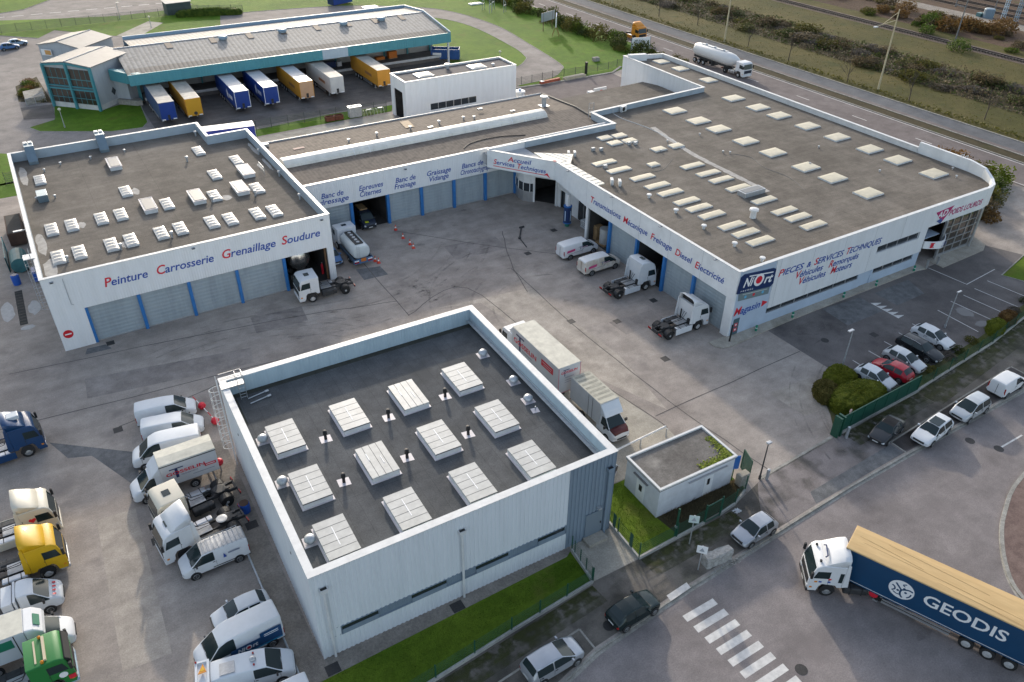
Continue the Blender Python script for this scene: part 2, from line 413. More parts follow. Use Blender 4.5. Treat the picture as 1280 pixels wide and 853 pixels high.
# traffic island, crossing, lane marks
isl = smooth([(60, -17.0 - 9.5), (20, -26.9), (7.34, -27.95), (1.82, -29.67), (-1.5, -31.53), (-3.94, -33.61), (-4.95, -35.31), (-5.6, -38), (-5.4, -42)], 4)
sheet('traffic_island', list(isl) + [(60, -42)], 0.0, m_island)
mb = MB(); kerb(mb, isl, 0.3, -0.15, 0.01); struct('island_kerb', mb, m_conc2)
mb = MB(); strip(mb, [Vector(p) + Vector((-0.25, -0.1)) for p in isl], 0.28, -0.104); struct('island_gutter', mb, m_conc2)
mb = MB()
for i in range(9):
    v = -23.9 - 1.038 * i; u = -24.12 + 0.07 * i
    mb.sheet([(u - 2.85, v - 0.58), (u, v - 0.55), (u + 0.02, v), (u - 2.83, v - 0.03)], -0.104)
mb.sheet([(-26.9, -22.62), (-24.9, -22.45), (-24.85, -21.95), (-26.85, -22.1)], 0.014)
for u0, u1, v in ((8.98, 12.2, -24.9), (16.0, 19.2, -24.95), (23, 26.2, -25)): mb.box(u0, u1, v - 0.075, v + 0.075, -0.108, -0.104)
struct('road_marking', mb, m_paint)
# customer car park
sheet('car_park', [(4.75, -1.1), (5.0, -9.4), (5.6, -13.2), (9.3, -15.4), (23.4, -14.2), (31.1, -13.0), (46, -10.9), (46, -6.5), (43.5, -1.0)], 0.006, m_park)
for p in ([(13.3, -1.2), (19.0, -1.64), (18.77, -4.85), (13.0, -4.9)], [(21.2, -1.88), (27.3, -1.8), (26.2, -4.8), (21.2, -4.93)]): sheet('tarmac_patch', p, 0.012, m_patch)
mb = MB()
for a, b in (((24.3, -7.85), (24.2, -12.8)), ((27.3, -7.4), (27.7, -12.3)), ((29.8, -7.3), (30.2, -12.4)), ((32.3, -7.05), (32.8, -12.0)), ((35.3, -6.7), (35.8, -11.5)), ((31.94, -1.2), (32.39, -6.06)), ((32.39, -6.0), (38.7, -5.5)),
             ((8.2, -9.5), (8.3, -14.3)), ((11.0, -9.2), (11.2, -14.0)), ((13.86, -8.9), (14.0, -13.7)), ((16.6, -8.6), (16.8, -13.4)), ((19.4, -8.2), (19.6, -13.0))):
    strip(mb, [Vector(a), Vector(b)], 0.10, 0.014)
for i in range(5):
    v = -3.05 - 0.74 * i
    mb.sheet([(19.0, v), (19.0, v - 0.72), (20.15, v - 0.62)], 0.0165)
struct('parking_marking', mb, m_paint)
pud = mat('puddle', (0.085, 0.085, 0.09), 0.3, spec=0.3)
mb = MB()
for cx, cy, rx, ry in ((26.6, -9.6, 0.9, 1.1), (26.0, -12.0, 1.0, 0.5), (-62.6, 43.5, 0.0, 0.0)):
    if rx: mb.sheet([(cx + rx * math.cos(t / 18 * 6.283) * random.uniform(0.75, 1.1), cy + ry * math.sin(t / 18 * 6.283) * random.uniform(0.75, 1.1)) for t in range(18)], 0.010)
struct('puddle', mb, pud)
# raised path round the showroom end
isle = [(-2.3, 0.2), (-2.35, -0.7), (-1.7, -1.35), (-0.6, -1.5), (4, -1.25), (10, -1.05), (20, -0.95), (30.0, -1.0), (31.5, -1.3), (31.5, 0.2)]
mb = MB().prism(isle, -0.02, 0.11); struct('pavement', mb, m_conc)
mb = MB().prism([(33.5, -2.1), (42, -1.9), (43.4, -1.2), (44.4, 0.6), (44.8, 4), (46.5, 6), (36, 0.15), (33.5, 0.15)], -0.02, 0.10); struct('pavement', mb, m_conc)
# strip of planting behind the car-park fence
sheet('planting_strip', [(1.5, -11.0), (4.6, -9.2), (6.5, -10.3), (7.2, -14.6), (9.3, -14.7), (23.4, -13.5), (31.1, -12.4), (48, -10.2), (48, -11.4), (31.1, -13.6), (23.35, -14.8), (9.27, -15.95), (-2.5, -16.35), (-0.6, -14.2)], 0.018, m_moss)
sheet('grass_bank', [(38.0, -6.9), (45.2, -5.3), (62, -4.5), (66, -8.6), (48, -10.8), (39, -9.2)], 0.02, m_lawn_d)
mb = MB(); kerb(mb, [(66, -4.6), (62, -4.4), (45.2, -5.2), (38.0, -6.8), (39, -9.2)], 0.12, -0.02, 0.08); struct('kerb', mb, m_conc2)
# around the warehouse in front
sheet('front_lawn', [(-51.5, -16.0), (-31.0, -15.6), (-30.5, -15.3), (-30.75, -18.4), (-38, -19.0), (-44, -19.5), (-54, -20.4)], 0.018, m_lawn_d)
sheet('gravel_strip', [(-51.3, 10.5), (-49.6, 10.5), (-49.6, -14.5), (-26.8, -15.0), (-26.8, -15.25), (-30.5, -15.5), (-51.5, -16.1)], 0.014, m_gravel)
sheet('driveway', [(-30.25, -14.4), (-30.6, -18.45), (-26.5, -18.45), (-26.3, -14.4)], 0.020, m_conc)
sheet('side_lawn', [(-26.3, -11.3), (-26.45, -18.35), (-16.4, -18.0), (-14.3, -17.2), (-14.3, -11.3)], 0.016, m_lawn_d)
sheet('weedy_ground', [(-22.7, -15.9), (-22.4, -18.2), (-16.5, -18.0), (-14.4, -17.2), (-14.3, -15.9)], 0.022, m_bramble)
sheet('concrete_pad', [(-26.4, 9.8), (-17.9, 9.2), (-17.0, 2.2), (-16.3, 1.6), (-14.9, -8.0), (-15.2, -11.2), (-26.4, -11.2)], 0.006, m_conc)
mb = MB()
for l in ([(-27.15, 20.6), (-18.7, 22.6), (-17.6, 2.5), (-16.5, 1.9), (-14.8, -8.0)], [(-57.1, 16.9), (-47.8, 18.7)], [(-65, 30.5), (-40, 27), (-27, 24)], [(-14.7, -6.2), (4.7, -5.7)], [(-26.8, 33.8), (-27.1, 20.6)], [(-13.2, 18.4), (-11.4, 25), (-8, 33)],
          [(-70, 22), (-52, 20.5), (-30, 18.6)], [(-20, 40), (-12, 31), (-5, 24)], [(-12, 24), (-12.6, 10), (-12.2, -5), (-11, -16.8)]):
    pts = smooth(l, 6)
    strip(mb, [p + Vector((random.uniform(-.07, .07), random.uniform(-.07, .07))) for p in pts], 0.09, 0.011)
struct('tar_joint', mb, m_joint)
for p in ([(-62.7, 17.7), (-56.75, 12.85), (-53.5, 9.4), (-57.4, 8.7), (-59.76, 14.04), (-61.55, 14.74)], [(-28.2, 33.0), (-25.4, 32.3), (-25.35, 30.0), (-28.3, 30.2)], [(-57.9, 31.3), (-56.2, 31.2), (-55.7, 30.1), (-58.2, 30.3)]):
    sheet('tarmac_patch', p, 0.009, m_patch)
m_rep1 = G_('worn_sunlit_tarmac', ((0.335, 0.295, 0.252), (0.405, 0.358, 0.308)), big=.15, small=.6, fine=9, stain=(.24, .21, .185), stain_amt=.5); m_rep2 = G_('tarmac_repair', ((0.245, 0.215, 0.195), (0.300, 0.265, 0.240)), big=.15, small=.6, fine=9, stain=(.19, .168, .152), stain_amt=.5)
for p, m in (([(-24, 20.5), (-12.4, 19.0), (-11.8, 3), (-13.2, -6), (-16.3, 2), (-17.6, 10), (-19, 19)], m_rep1), ([(-59, 22.6), (-44, 20.4), (-43.6, 23.2), (-58.8, 26)], m_rep2), ([(-42, 28.8), (-36.5, 28.3), (-36.8, 25.2), (-42.3, 25.4)], m_rep2), ([(-16.5, 33), (-9.5, 32.3), (-9.8, 28.6), (-16.8, 29.2)], m_rep2), ([(-9.0, 8.6), (-3.4, 8.2), (-3.2, 5.6), (-8.8, 5.8)], m_rep2), ([(-60.5, 6), (-57.7, 5.8), (-58.0, -9), (-61, -8.8)], m_rep1), ([(-3.2, -9), (2.8, -9.4), (3.0, -13.6), (-2.8, -13.2)], m_rep1)):  # first pale sheet paints mostly sunlit beige, with some wear, into its colour
    sheet('tarmac_patch', p, 0.004, m)
# broken surface in the yard
mb = MB()
for i in range(130):
    a = random.random() * 6.283; r = random.random() ** 0.5
    x = -23 + 3.4 * r * math.cos(a); y = 24.6 + 2.9 * r * math.sin(a); s = random.uniform(0.08, 0.36)
    mb.sheet([(x + s * random.uniform(.6, 1.3) * math.cos(k * 1.047), y + s * random.uniform(.3, 1) * math.sin(k * 1.047)) for k in range(6)], 0.010 + i * 0.00003)
struct('broken_tarmac', mb, m_tyremark)
mb = MB()
for cx, cy, s in ((-19.1, 34.8, 1.1), (-14.9, 39.4, .8), (-19.6, 40.9, .9), (-9.3, 41.0, .6), (-12.5, 37.5, .5), (-17.4, 38.9, .45), (-24, 12.4, .5), (-6, 18, .5), (12, -4.2, 1.7), (9.2, -3.2, 2.2), (-55, 7.4, .8), (-54.3, 1.0, 1.0), (-65.2, 2.6, .9), (-66, 17, .8), (-3.4, 12.9, .9), (-4.2, 3.7, .9), (-20.2, 1.5, .7), (-33.4, 29.2, .8), (-28.3, -30.4, .7), (-13.8, -33.5, .8), (-53.9, -11, .7), (-48, 25.5, .6), (-38.6, 22.4, .5), (-10.4, 14.6, .5)):
    mb.sheet([(cx + s * random.uniform(.5, 1.1) * math.cos(k * .4189), cy + s * random.uniform(.35, .8) * math.sin(k * .4189)) for k in range(15)], 0.0125)
struct('oil_stain', mb, m_tyremark)
# tyre marks swept round by turning lorries
mb = MB()
def arc(cx, cy, r, a0, a1, wd, n=26):
    strip(mb, [Vector((cx + r * math.cos(R(a0 + (a1 - a0) * i / n)), cy + r * math.sin(R(a0 + (a1 - a0) * i / n)))) for i in range(n + 1)], wd, 0.0145 + 0.00005 * len(mb.f) / 26)
for k in range(5): arc(9.5 + 0.9 * k * random.random(), -22 - .3 * k, 12.5 + 1.4 * k, 95 + random.uniform(0, 25), 172 - random.uniform(0, 20), random.uniform(.12, .26))
for k in range(4): arc(-12, 14 + k, 7.2 + 1.9 * k, 60, 250, random.uniform(.12, .3))
for k in range(5): arc(-46, 9, 16 + 1.1 * k, 40, 110, random.uniform(.15, .3))
for k in range(4): arc(-30, 44, 17 + 2 * k, 245, 325, random.uniform(.15, .3))
struct('tyre_mark', mb, m_tyremark)
m_iron = mat('cast_iron', (0.05, 0.048, 0.047), 0.7, 0.3, var=0.3, scale=8)
mb = MB()
for x, y in ((-12.4, 10.8), (-8.1, 0.3), (-8.1, 8.3), (-1.9, 9.7), (-55.7, 31.2), (-8.3, 26.2), (-2.0, 29.9), (-57.3, 16.5), (-56.9, 1.5), (14.0, -7.5)):
    mb.box(x - .38, x + .38, y - .38, y + .38, 0.0, 0.016)
for x, y, z in ((8.66, -24.91, -.11), (7.42, -22.97, -.11), (-22.98, -31.07, -.11), (8.6, -5.6, 0.006), (-31.9, -22.0, 0.005)):
    mb.prism([(x + .42 * math.cos(k * .393), y + .42 * math.sin(k * .393)) for k in range(16)], z, z + 0.012)
for x, y in ((-49.3, -15.5), (-40.1, -15.35), (-50.3, -0.6)): mb.box(x - .45, x + .45, y - .4, y + .4, 0.01, 0.035)
struct('drain_cover', mb, m_iron)
# left edge of the lorry park: low metal kerb rail on the gravel edge comes later
# left side wash pit
mb = MB().box(-63.35, -62.6, 39.4, 47.4, 0.004, 0.012)
struct('inspection_pit', mb, mat('pit_dark', (0.02, 0.022, 0.022), 0.9))
mb = MB()
for i in range(12): mb.box(-63.3, -62.65, 39.7 + i * .65, 39.82 + i * .65, 0.012, 0.03)
struct('pit_grating', mb, m_iron)
mb = MB()
for cx, cy, rx, ry in ((-64.3, 43.0, .7, 2.3), (-61.7, 42.6, .65, 1.7), (-62.7, 38.6, .8, .5)):
    mb.sheet([(cx + rx * math.cos(t / 14 * 6.283) * random.uniform(.75, 1.1), cy + ry * math.sin(t / 14 * 6.283) * random.uniform(.8, 1.1)) for t in range(14)], 0.010)
struct('cement_spill', mb, mat('cement', (0.42, 0.41, 0.40), 0.9, var=0.2, scale=2))

# ------------------------------------------------ behind: transport works, lawns, loop road
sheet('lawn', [(-62.1, 94.7), (-60.7, 93.5), (-60.6, 76), (-70, 76), (-90, 82), (-90, 102)], 0.02, m_lawn)
isl2 = [(-57.2, 105.1), (-55.8, 102.1), (-45.6, 96.4), (-40.9, 95.9), (-39.6, 98.3), (-39.0, 108.1), (-42.1, 110.4), (-45.5, 108.6), (-52.3, 115.2), (-53.1, 107.3)]
sheet('lawn', isl2, 0.02, m_lawn)
mb = MB(); kerb(mb, isl2[:6], 0.14, -.02, 0.07)
sheet('lawn', [(-70, 80.5), (-23, 82.6), (-1.2, 83.3), (0.4, 86.4), (-9.9, 87.2), (-21.9, 86.1), (-40, 84.8)], 0.02, m_lawn)
loop_o = smooth([(-5, 172), (20.4, 167.6), (37.2, 157.5), (44.3, 147.5), (47.0, 129.4), (44.9, 111), (42.1, 94), (39.7, 89.9), (34.9, 86.4), (26.5, 85.4)], 5)
loop_i = smooth([(16, 155), (26, 152), (37.0, 144.3), (41.3, 131.4), (40.4, 111), (38.8, 102.8), (37.3, 100), (32.7, 96.4), (27, 98)], 5)
sheet('lawn', list(loop_o) + [(26.5, 84.2), (33, 83.6), (48.9, 83.6), (57, 86.5), (66, 88), (66, 260), (-20, 260), (-14, 230), (-8, 176)], 0.02, m_lawn)
sheet('lawn', list(loop_i) + [(22.3, 104), (22.3, 130)], 0.02, m_lawn)
kerb(mb, loop_o, 0.16, -.02, 0.06); kerb(mb, loop_i, 0.16, -.02, 0.06)
top = [(-75, 176), (-57.5, 174.5), (-50.3, 168), (-46.3, 174.3), (-35.8, 163), (-30, 157), (-22, 152), (-12, 158), (-11, 162.5), (-8.5, 172.6), (20, 178), (20, 230), (-14, 230), (-12, 187), (-19, 183.5), (-31, 182.5), (-46.4, 187), (-56.6, 190.7), (-75, 196)]
sheet('lawn', top, 0.025, m_lawn)
sheet('lawn', [(-90, 196), (-56, 199), (-50.6, 201), (-43.8, 210), (-40, 250), (-120, 250), (-120, 196)], 0.025, m_lawn)
kerb(mb, [(-75, 176), (-57.5, 174.5), (-50.3, 168)], 0.14, -.02, 0.07); kerb(mb, [(-90, 196), (-56, 199), (-50.6, 201), (-43.8, 210), (-40, 250)], .2, -.02, .09)
struct('kerb', mb, m_conc2)
sheet('footpath', [(-34.7, 162), (-25.7, 173.1), (-22.8, 169.8), (-30.8, 158)], 0.035, m_conc)
mb = MB()
for i in range(15):
    a = -58 + 4.2 * i; mb.sheet([(a, 194.5 - .05 * a - 3.2), (a + 2.6, 194.5 - .05 * a - 3.4), (a + 2.6, 194.9 - .05 * a - 3.4), (a, 194.9 - .05 * a - 3.2)], 0.012)
struct('road_marking', mb, m_paint)
sheet('dock_apron', [(-39, 110), (22, 110), (22, 93.5), (-0.5, 88), (-39, 86.5), (-39.2, 98)], 0.012, m_dock_asph)
sheet('planting_strip', [(-57.6, 120.8), (-57.4, 131), (-53.4, 136), (-52.4, 117.2)], 0.03, m_bramble)
sheet('office_apron', [(-57.6, 109.8), (-52.9, 108), (-52.5, 116.2), (-57.6, 116.8)], 0.03, m_dock_asph)
sheet('concrete_strip', [(-29, 62), (-2, 62), (-2, 82.3), (-29, 81.8)], 0.008, m_conc)
sheet('side_road', [(22, 62), (47.5, 70), (47.5, 83.3), (22, 84)], 0.008, m_hw)
mb = MB(); kerb(mb, [(24, 84.1), (33, 83.5), (48, 83.4), (52, 86)], 0.5, -.02, .12); struct('kerb', mb, m_conc2)

# ------------------------------------------------ dual carriageway, verge, railway
VV = (-160, 700)
def lane(name, u0, u1, z, m): return sheet(name, [(u0, VV[0]), (u1, VV[0]), (u1, VV[1]), (u0, VV[1])], z, m)
lane('highway_verge', 57.5, 66.3, -0.02, m_rough)
lane('highway', 66.0, 74.6, 0.03, m_hw)
lane('highway_median', 74.6, 77.8, 0.06, m_bramble)
lane('highway', 77.8, 79.2, 0.032, m_hw)
lane('highway', 79.2, 83.3, 0.030, m_hw2)
lane('grass_verge', 83.6, 97.0, 0.05, m_rough)
lane('bramble_bank', 97.0, 113.0, 0.05, m_bramble)
lane('grass_verge', 113.0, 129.0, 0.05, m_rough)
lane('railway_ballast', 129.0, 134.0, 0.10, m_ballast)
lane('grass_verge', 134.0, 139.5, 0.06, m_rough)
lane('heath', 139.5, 158, 0.05, m_heath)
lane('gravel_track', 158, 164, 0.06, m_gravel)
lane('heath', 164, 420, 0.05, m_heath)
mb = MB(); mb.box(83.3, 83.6, *VV, -.05, 0.13); mb.box(74.6, 74.85, *VV, -.05, .14); mb.box(77.6, 77.85, *VV, -.05, .14); struct('highway_kerb', mb, m_conc2)
mb = MB(); mb.box(74.1, 74.28, *VV, 0.03, 0.036); mb.box(66.4, 66.55, *VV, 0.03, 0.036)
v = -40.0
while v < 300: mb.box(69.5, 69.66, v, v + 3.1, 0.03, 0.036); v += 13.0
struct('road_marking', mb, m_paint)
m_rail = mat('rail_steel', (0.05, 0.035, 0.03), 0.5, 0.5)
mb = MB()
for u in (130.8, 132.25): mb.box(u - .07, u + .07, *VV, 0.1, 0.33)
for u in (170.2, 171.6, 176.2, 177.6, 183.2, 184.6): mb.box(u - .07, u + .07, *VV, 0.1, 0.3)
struct('railway_rail', mb, m_rail)
mb = MB(); v = -20.0
while v < 260: mb.box(130.1, 132.95, v, v + .28, 0.1, 0.2); v += 0.75
struct('railway_sleeper', mb, mat('sleeper', (0.075, 0.06, 0.05), 0.9, var=0.3, scale=3))
for u in (170.9, 176.9, 183.9): lane('railway_ballast', u - 1.8, u + 1.8, 0.09, m_ballast)

# ================================================================== BUILDINGS
m_white = mat_ribbed('white_cladding', (0.72, 0.73, 0.74), 0, 0.26, 0.35, dirt=(0.665, 0.672, 0.675))
m_white_y = mat_ribbed('white_cladding_side', (0.72, 0.73, 0.74), 1, 0.26, 0.35, dirt=(0.65, 0.658, 0.66))
m_wpaint = mat('white_render', (0.73, 0.74, 0.74), 0.55, var=0.12, scale=0.6)
m_wbright = mat('white_coping', (0.62, 0.625, 0.62), 0.45, var=0.14, scale=1.4)
m_bluegrey = mat('blue_grey_panel', (0.42, 0.50, 0.60), 0.5, var=0.08, scale=0.7)
m_bluegrey2 = mat('parapet_sheet', (0.40, 0.47, 0.53), 0.45, 0.2, var=0.12, scale=0.8)
m_shutter = mat_ribbed('roller_shutter', (0.31, 0.36, 0.39), 2, 0.42, 0.5, rough=0.4, dirt=(0.255, 0.30, 0.325))
m_post = mat('blue_steel', (0.028, 0.16, 0.42), 0.4, var=0.12, scale=1.5)
m_felt = G_('roof_felt', ((0.132, 0.117, 0.100), (0.175, 0.156, 0.135)), big=0.09, small=0.5, fine=9, bump=0.4, stain=(0.105, 0.094, 0.080), stain_amt=0.65, streak=0.3, seam=((1, 1.0, .05, .80), (0, 7.3, .06, .82)))
m_felt_d = G_('dark_roof_membrane', ((0.088, 0.091, 0.094), (0.108, 0.111, 0.114)), big=0.12, small=0.6, fine=10, bump=0.25, stain=(0.072, 0.073, 0.073), stain_amt=0.6, seam=((0, 1.06, .035, .78), (1, 6.4, .05, .8)))
m_felt_edge = mat('felt_edge_dark', (0.045, 0.045, 0.035), 0.9, var=0.4, scale=1.5)
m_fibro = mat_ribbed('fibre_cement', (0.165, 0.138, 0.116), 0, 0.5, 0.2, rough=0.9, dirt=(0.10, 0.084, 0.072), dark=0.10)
m_glass = mat('window_glass', (0.025, 0.032, 0.038), 0.06, spec=0.9)
m_glassb = mat('window_glass_brown', (0.045, 0.036, 0.028), 0.08, spec=0.9)
m_alu = mat('aluminium', (0.52, 0.53, 0.54), 0.35, 0.7, var=0.1, scale=2)
m_galv = mat('galvanised', (0.46, 0.48, 0.50), 0.45, 0.5, var=0.2, scale=3)
m_poly = mat('polycarbonate', (0.47, 0.47, 0.45), 0.35, var=0.16, scale=1.6)
m_polyc = mat('yellowed_dome', (0.50, 0.45, 0.33), 0.45, var=0.14, scale=1.2)
m_dome = mat('white_dome', (0.50, 0.48, 0.44), 0.35, var=0.1, scale=1.3)
m_flash = mat('lead_flashing', (0.60, 0.56, 0.58), 0.4, var=0.08, scale=3)
m_black = mat('black_plastic', (0.012, 0.012, 0.013), 0.5)
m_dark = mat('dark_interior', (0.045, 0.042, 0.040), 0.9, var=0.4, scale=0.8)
m_ltblue = mat('lettering_blue', (0.020, 0.070, 0.330), 0.5)
m_ltred = mat('lettering_red', (0.62, 0.015, 0.035), 0.5)
m_navy = mat('sign_navy', (0.010, 0.030, 0.105), 0.4)
m_signwhite = mat('sign_white', (0.78, 0.78, 0.78), 0.45)
m_magenta = mat('lettering_magenta', (0.42, 0.012, 0.13), 0.5)
m_ribs = mat_ribbed('ribbed_steel', (0.66, 0.69, 0.715), 0, 40, 0.0, rough=0.45, dirt=(0.615, 0.645, 0.668))
m_ribs_g = mat_ribbed('ribbed_steel_grey', (0.20, 0.255, 0.31), 0, 40, 0.0, rough=0.45, dirt=(0.18, 0.225, 0.275))
m_chassis0 = mat('cable_grey', (.20, .195, .185), .7)
m_orange = mat('orange_goods', (0.55, 0.16, 0.02), 0.7)
m_wood = mat('wood', (0.30, 0.19, 0.09), 0.8, var=0.3, scale=3)

def dome(name, parent, x, y, z, lx, ly, h, m, waves=0, curb=m_wbright, n=8, curb_h=0.12):
    """roof light: kerb plus a slightly arched cover"""
    f = MB().box(x - lx / 2, x + lx / 2, y - ly / 2, y + ly / 2, z - 0.05, z + curb_h).build('skylight', curb, parent, bevel=0.02)
    mb = MB(); nx, ny = 6, n; a, b = lx / 2 - 0.04, ly / 2 - 0.04; vs = []; fs = []
    for j in range(ny + 1):
        for i in range(nx + 1):
            s, t = i / nx * 2 - 1, j / ny * 2 - 1
            e = (1 - s ** 4) * (1 - t ** 6)
            k = h * e * (0.75 + 0.25 * (math.cos(t * math.pi * waves) if waves else 1))
            vs.append((x + a * s, y + b * t, z + curb_h + 0.02 + k))
    for j in range(ny):
        for i in range(nx):
            q = j * (nx + 1) + i; fs.append((q, q + 1, q + nx + 2, q + nx + 1))
    edge = [(x - a, y - b, z + curb_h - .02), (x + a, y - b, z + curb_h - .02), (x + a, y + b, z + curb_h - .02), (x - a, y + b, z + curb_h - .02)]
    mb.add(vs, fs)
    o0 = len(mb.v); mb.v += edge
    N = nx + 1
    mb.f += [tuple([o0, o0 + 1] + [N - 1 - i for i in range(N)]), tuple([o0 + 2, o0 + 3] + [ny * N + i for i in range(N)]),
             tuple([o0 + 1, o0 + 2] + [(ny - j) * N + N - 1 for j in range(ny + 1)]), tuple([o0 + 3, o0] + [j * N for j in range(ny + 1)])]
    mb.build('dome', m, f, smooth=False)
    return f

def mushroom(parent, x, y, z, h=0.55, r=0.14, m=None, name='roof_vent'):
    m = m or m_galv
    MB().lathe([(0, r), (h * .7, r), (h * .72, r * 1.9), (h * .95, r * 1.7), (h, r * .4)], (x, y, z), (0, 0, 1), 10).build(name, m, parent)

def split_fan(parent, x, y, z, rz=0.0, s=1.0):
    """outdoor air-conditioning unit"""
    ca, sa = math.cos(rz), math.sin(rz)
    T = lambda px, py, pz: (x + px * ca - py * sa, y + px * sa + py * ca, z + pz)
    mb = MB().box(-.45 * s, .45 * s, -.17 * s, .17 * s, .1, .75 * s); mb.v = [T(*v) for v in mb.v]
    b = mb.build('air_conditioner', m_wbright, parent, bevel=0.02)
    mb = MB().lathe([(0, .26 * s), (.02, .26 * s), (.03, .2 * s)], (-.12 * s, -.171 * s, .42 * s), (0, -1, 0), 14); mb.v = [T(*v) for v in mb.v]
    mb.build('fan_grille', m_black, b)
    mb = MB().box(-.4 * s, -.34 * s, -.16 * s, .16 * s, 0, .1).box(.34 * s, .4 * s, -.16 * s, .16 * s, 0, .1); mb.v = [T(*v) for v in mb.v]
    mb.build('foot', m_galv, b)

def floodlight(parent, x, y, z, out=(0, -1)):
    """small lamp on a bracket standing out from the coping"""
    ox, oy = out
    mb = MB().box(x - .17, x + .17, y + oy * .1 - .12, y + oy * .1 + .12, z, z + .13)
    o = mb.build('floodlight', mat('lamp_grey', (0.25, 0.27, 0.30), 0.4), parent, bevel=0.02)
    MB().box(x - .12, x + .12, y + oy * .23 - .006, y + oy * .23 + .006, z + .01, z + .11).build('lamp_glass', m_glass, o)

def shutter(parent, x0, x1, y, z1, dirx=True, lights=False):
    """closed roller door with a bottom bar"""
    if dirx:
        d = MB().box(x0, x1, y, y + .08, 0.0, z1).build('roller_door', m_shutter, parent)
        MB().box(x0 + .02, x1 - .02, y - .03, y - .002, 0.02, .16).build('bottom_bar', m_alu, d)
    else:
        d = MB().box(y, y + .08, x0, x1, 0.0, z1).build('roller_door', m_shutter, parent)
        MB().box(y - .03, y - .002, x0 + .02, x1 - .02, 0.02, .16).build('bottom_bar', m_alu, d)
    return d

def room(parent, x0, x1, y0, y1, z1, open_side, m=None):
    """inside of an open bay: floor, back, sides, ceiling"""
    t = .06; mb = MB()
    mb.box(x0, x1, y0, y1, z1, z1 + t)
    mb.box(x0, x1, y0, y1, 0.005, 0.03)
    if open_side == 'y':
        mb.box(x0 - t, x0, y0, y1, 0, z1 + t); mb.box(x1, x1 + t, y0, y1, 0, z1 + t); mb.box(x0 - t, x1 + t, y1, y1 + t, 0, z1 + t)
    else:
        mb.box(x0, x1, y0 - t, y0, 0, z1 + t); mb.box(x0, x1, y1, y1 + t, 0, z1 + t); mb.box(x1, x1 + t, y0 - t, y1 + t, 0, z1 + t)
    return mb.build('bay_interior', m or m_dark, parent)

def words(parent, items, shear=0.22, bold=0.014, cap=0.8, first=m_ltred, rest=m_ltblue, out=0.02):
    """items: (word, start point, end point); first letter in red"""
    for wd, p0, p1 in items:
        p0, p1 = Vector(p0), Vector(p1)
        if first is None:
            text(wd, rest, parent, p0, p1, cap, out, shear, bold); continue
        full = text_mesh(wd, shear, bold); m1 = text_mesh(wd[0], shear, bold); m2 = text_mesh(wd[1:], shear, bold)
        W = full[2] - full[1]
        text(wd[0], first, parent, p0, p0.lerp(p1, (m1[2] - m1[1]) / W * 1.06), cap * 1.12, out, shear, bold)
        text(wd[1:], rest, parent, p0.lerp(p1, 1 - (m2[2] - m2[1]) / W), p1, cap, out, shear, bold)

# ---------------------------------------------------------------- A: paint and body shop, left
A = thing('workshop_building', 'white workshop with Peinture Carrosserie Grenaillage Soudure lettering over grey roller doors', 'building', (-59.805, 31.893, 0), R(0.489))
AW, AH = 28.95, 8.22
mb = MB(); mb.box(0, AW, 0, .25, 4.25, AH); mb.box(0, 2.88, 0, .25, 0, 4.25); mb.box(28.2, AW, 0, .25, 0, 4.25)
mb.build('front_wall', m_white, A)
for bx_ in ((0, .25, .25, 37.3), (AW - .25, AW, .25, 31.3), (23.4, 23.65, 31.3, 37.3)): MB().box(*bx_, 0, AH).build('side_wall', m_white_y, A)
mb = MB(); mb.box(0.25, 23.4, 37.05, 37.3, 0, AH); mb.box(23.65, AW - .25, 31.05, 31.3, 0, AH); mb.build('rear_wall', m_white, A)
MB().prism([(.25, .25), (AW - .25, .25), (AW - .25, 31.05), (23.4, 31.05), (23.4, 37.05), (.25, 37.05)], 6.9, 7.08).build('roof', m_felt, A)
# copings
mb = MB(); z0, z1 = AH, AH + .06
mb.box(-.06, AW + .06, -.06, .32, z0, z1); mb.box(-.06, .32, .32, 37.36, z0, z1); mb.box(AW - .32, AW + .06, .32, 31.36, z0, z1)
mb.box(.32, 23.7, 36.98, 37.36, z0, z1); mb.box(23.32, 23.7, 31.0, 36.98, z0, z1); mb.box(23.7, AW - .32, 31.0, 31.36, z0, z1)
mb.build('coping', m_wbright, A)
# inner parapet lining
mb = MB(); g = .004
mb.box(.25, 23.4, 37.0, 37.05 - g, 7.08, AH); mb.box(23.4, AW - .3, 31.0, 31.05 - g, 7.08, AH); mb.box(23.34, 23.4 - g, 31.05, 37.0, 7.08, AH)
mb.box(AW - .31, AW - .25 - g, .25, 31.0, 7.08, AH); mb.box(.25 + g, .31, .25, 37.0, 7.08, AH); mb.box(.31, AW - .31, .25 + g, .31, 7.08, AH)
mb.build('parapet_lining', m_bluegrey2, A)
posts = [2.98, 7.95, 12.95, 18.0, 23.2]
for i, x in enumerate(posts): MB().box(x - .17, x + .17, .06, .32, 0, 4.248).build('door_post', m_post, A, bevel=.02)
for i in range(4): shutter(A, posts[i] + .17, posts[i + 1] - .17, .30, 4.3)
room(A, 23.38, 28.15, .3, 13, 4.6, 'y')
words(A, [('Peinture', (5.25, 0, 5.95), (9.35, 0, 5.92)), ('Carrosserie', (10.25, 0, 5.92), (15.95, 0, 5.9)), ('Grenaillage', (16.85, 0, 5.92), (22.6, 0, 5.9)), ('Soudure', (23.25, 0, 5.9), (27.65, 0, 5.87))], cap=.88)
s = MB().cyl((.75, -.03, 1.85), (.75, -.002, 1.85), .46, 24).build('no_entry_sign', mat('sign_red', (0.55, 0.01, 0.02), .4), A)
MB().box(.45, 1.05, -.036, -.031, 1.78, 1.92).build('sign_bar', m_signwhite, s)
for x in (.9, 28.0): floodlight(A, x, 0, AH - .5)
floodlight(A, 14.2, 0, AH - .35)
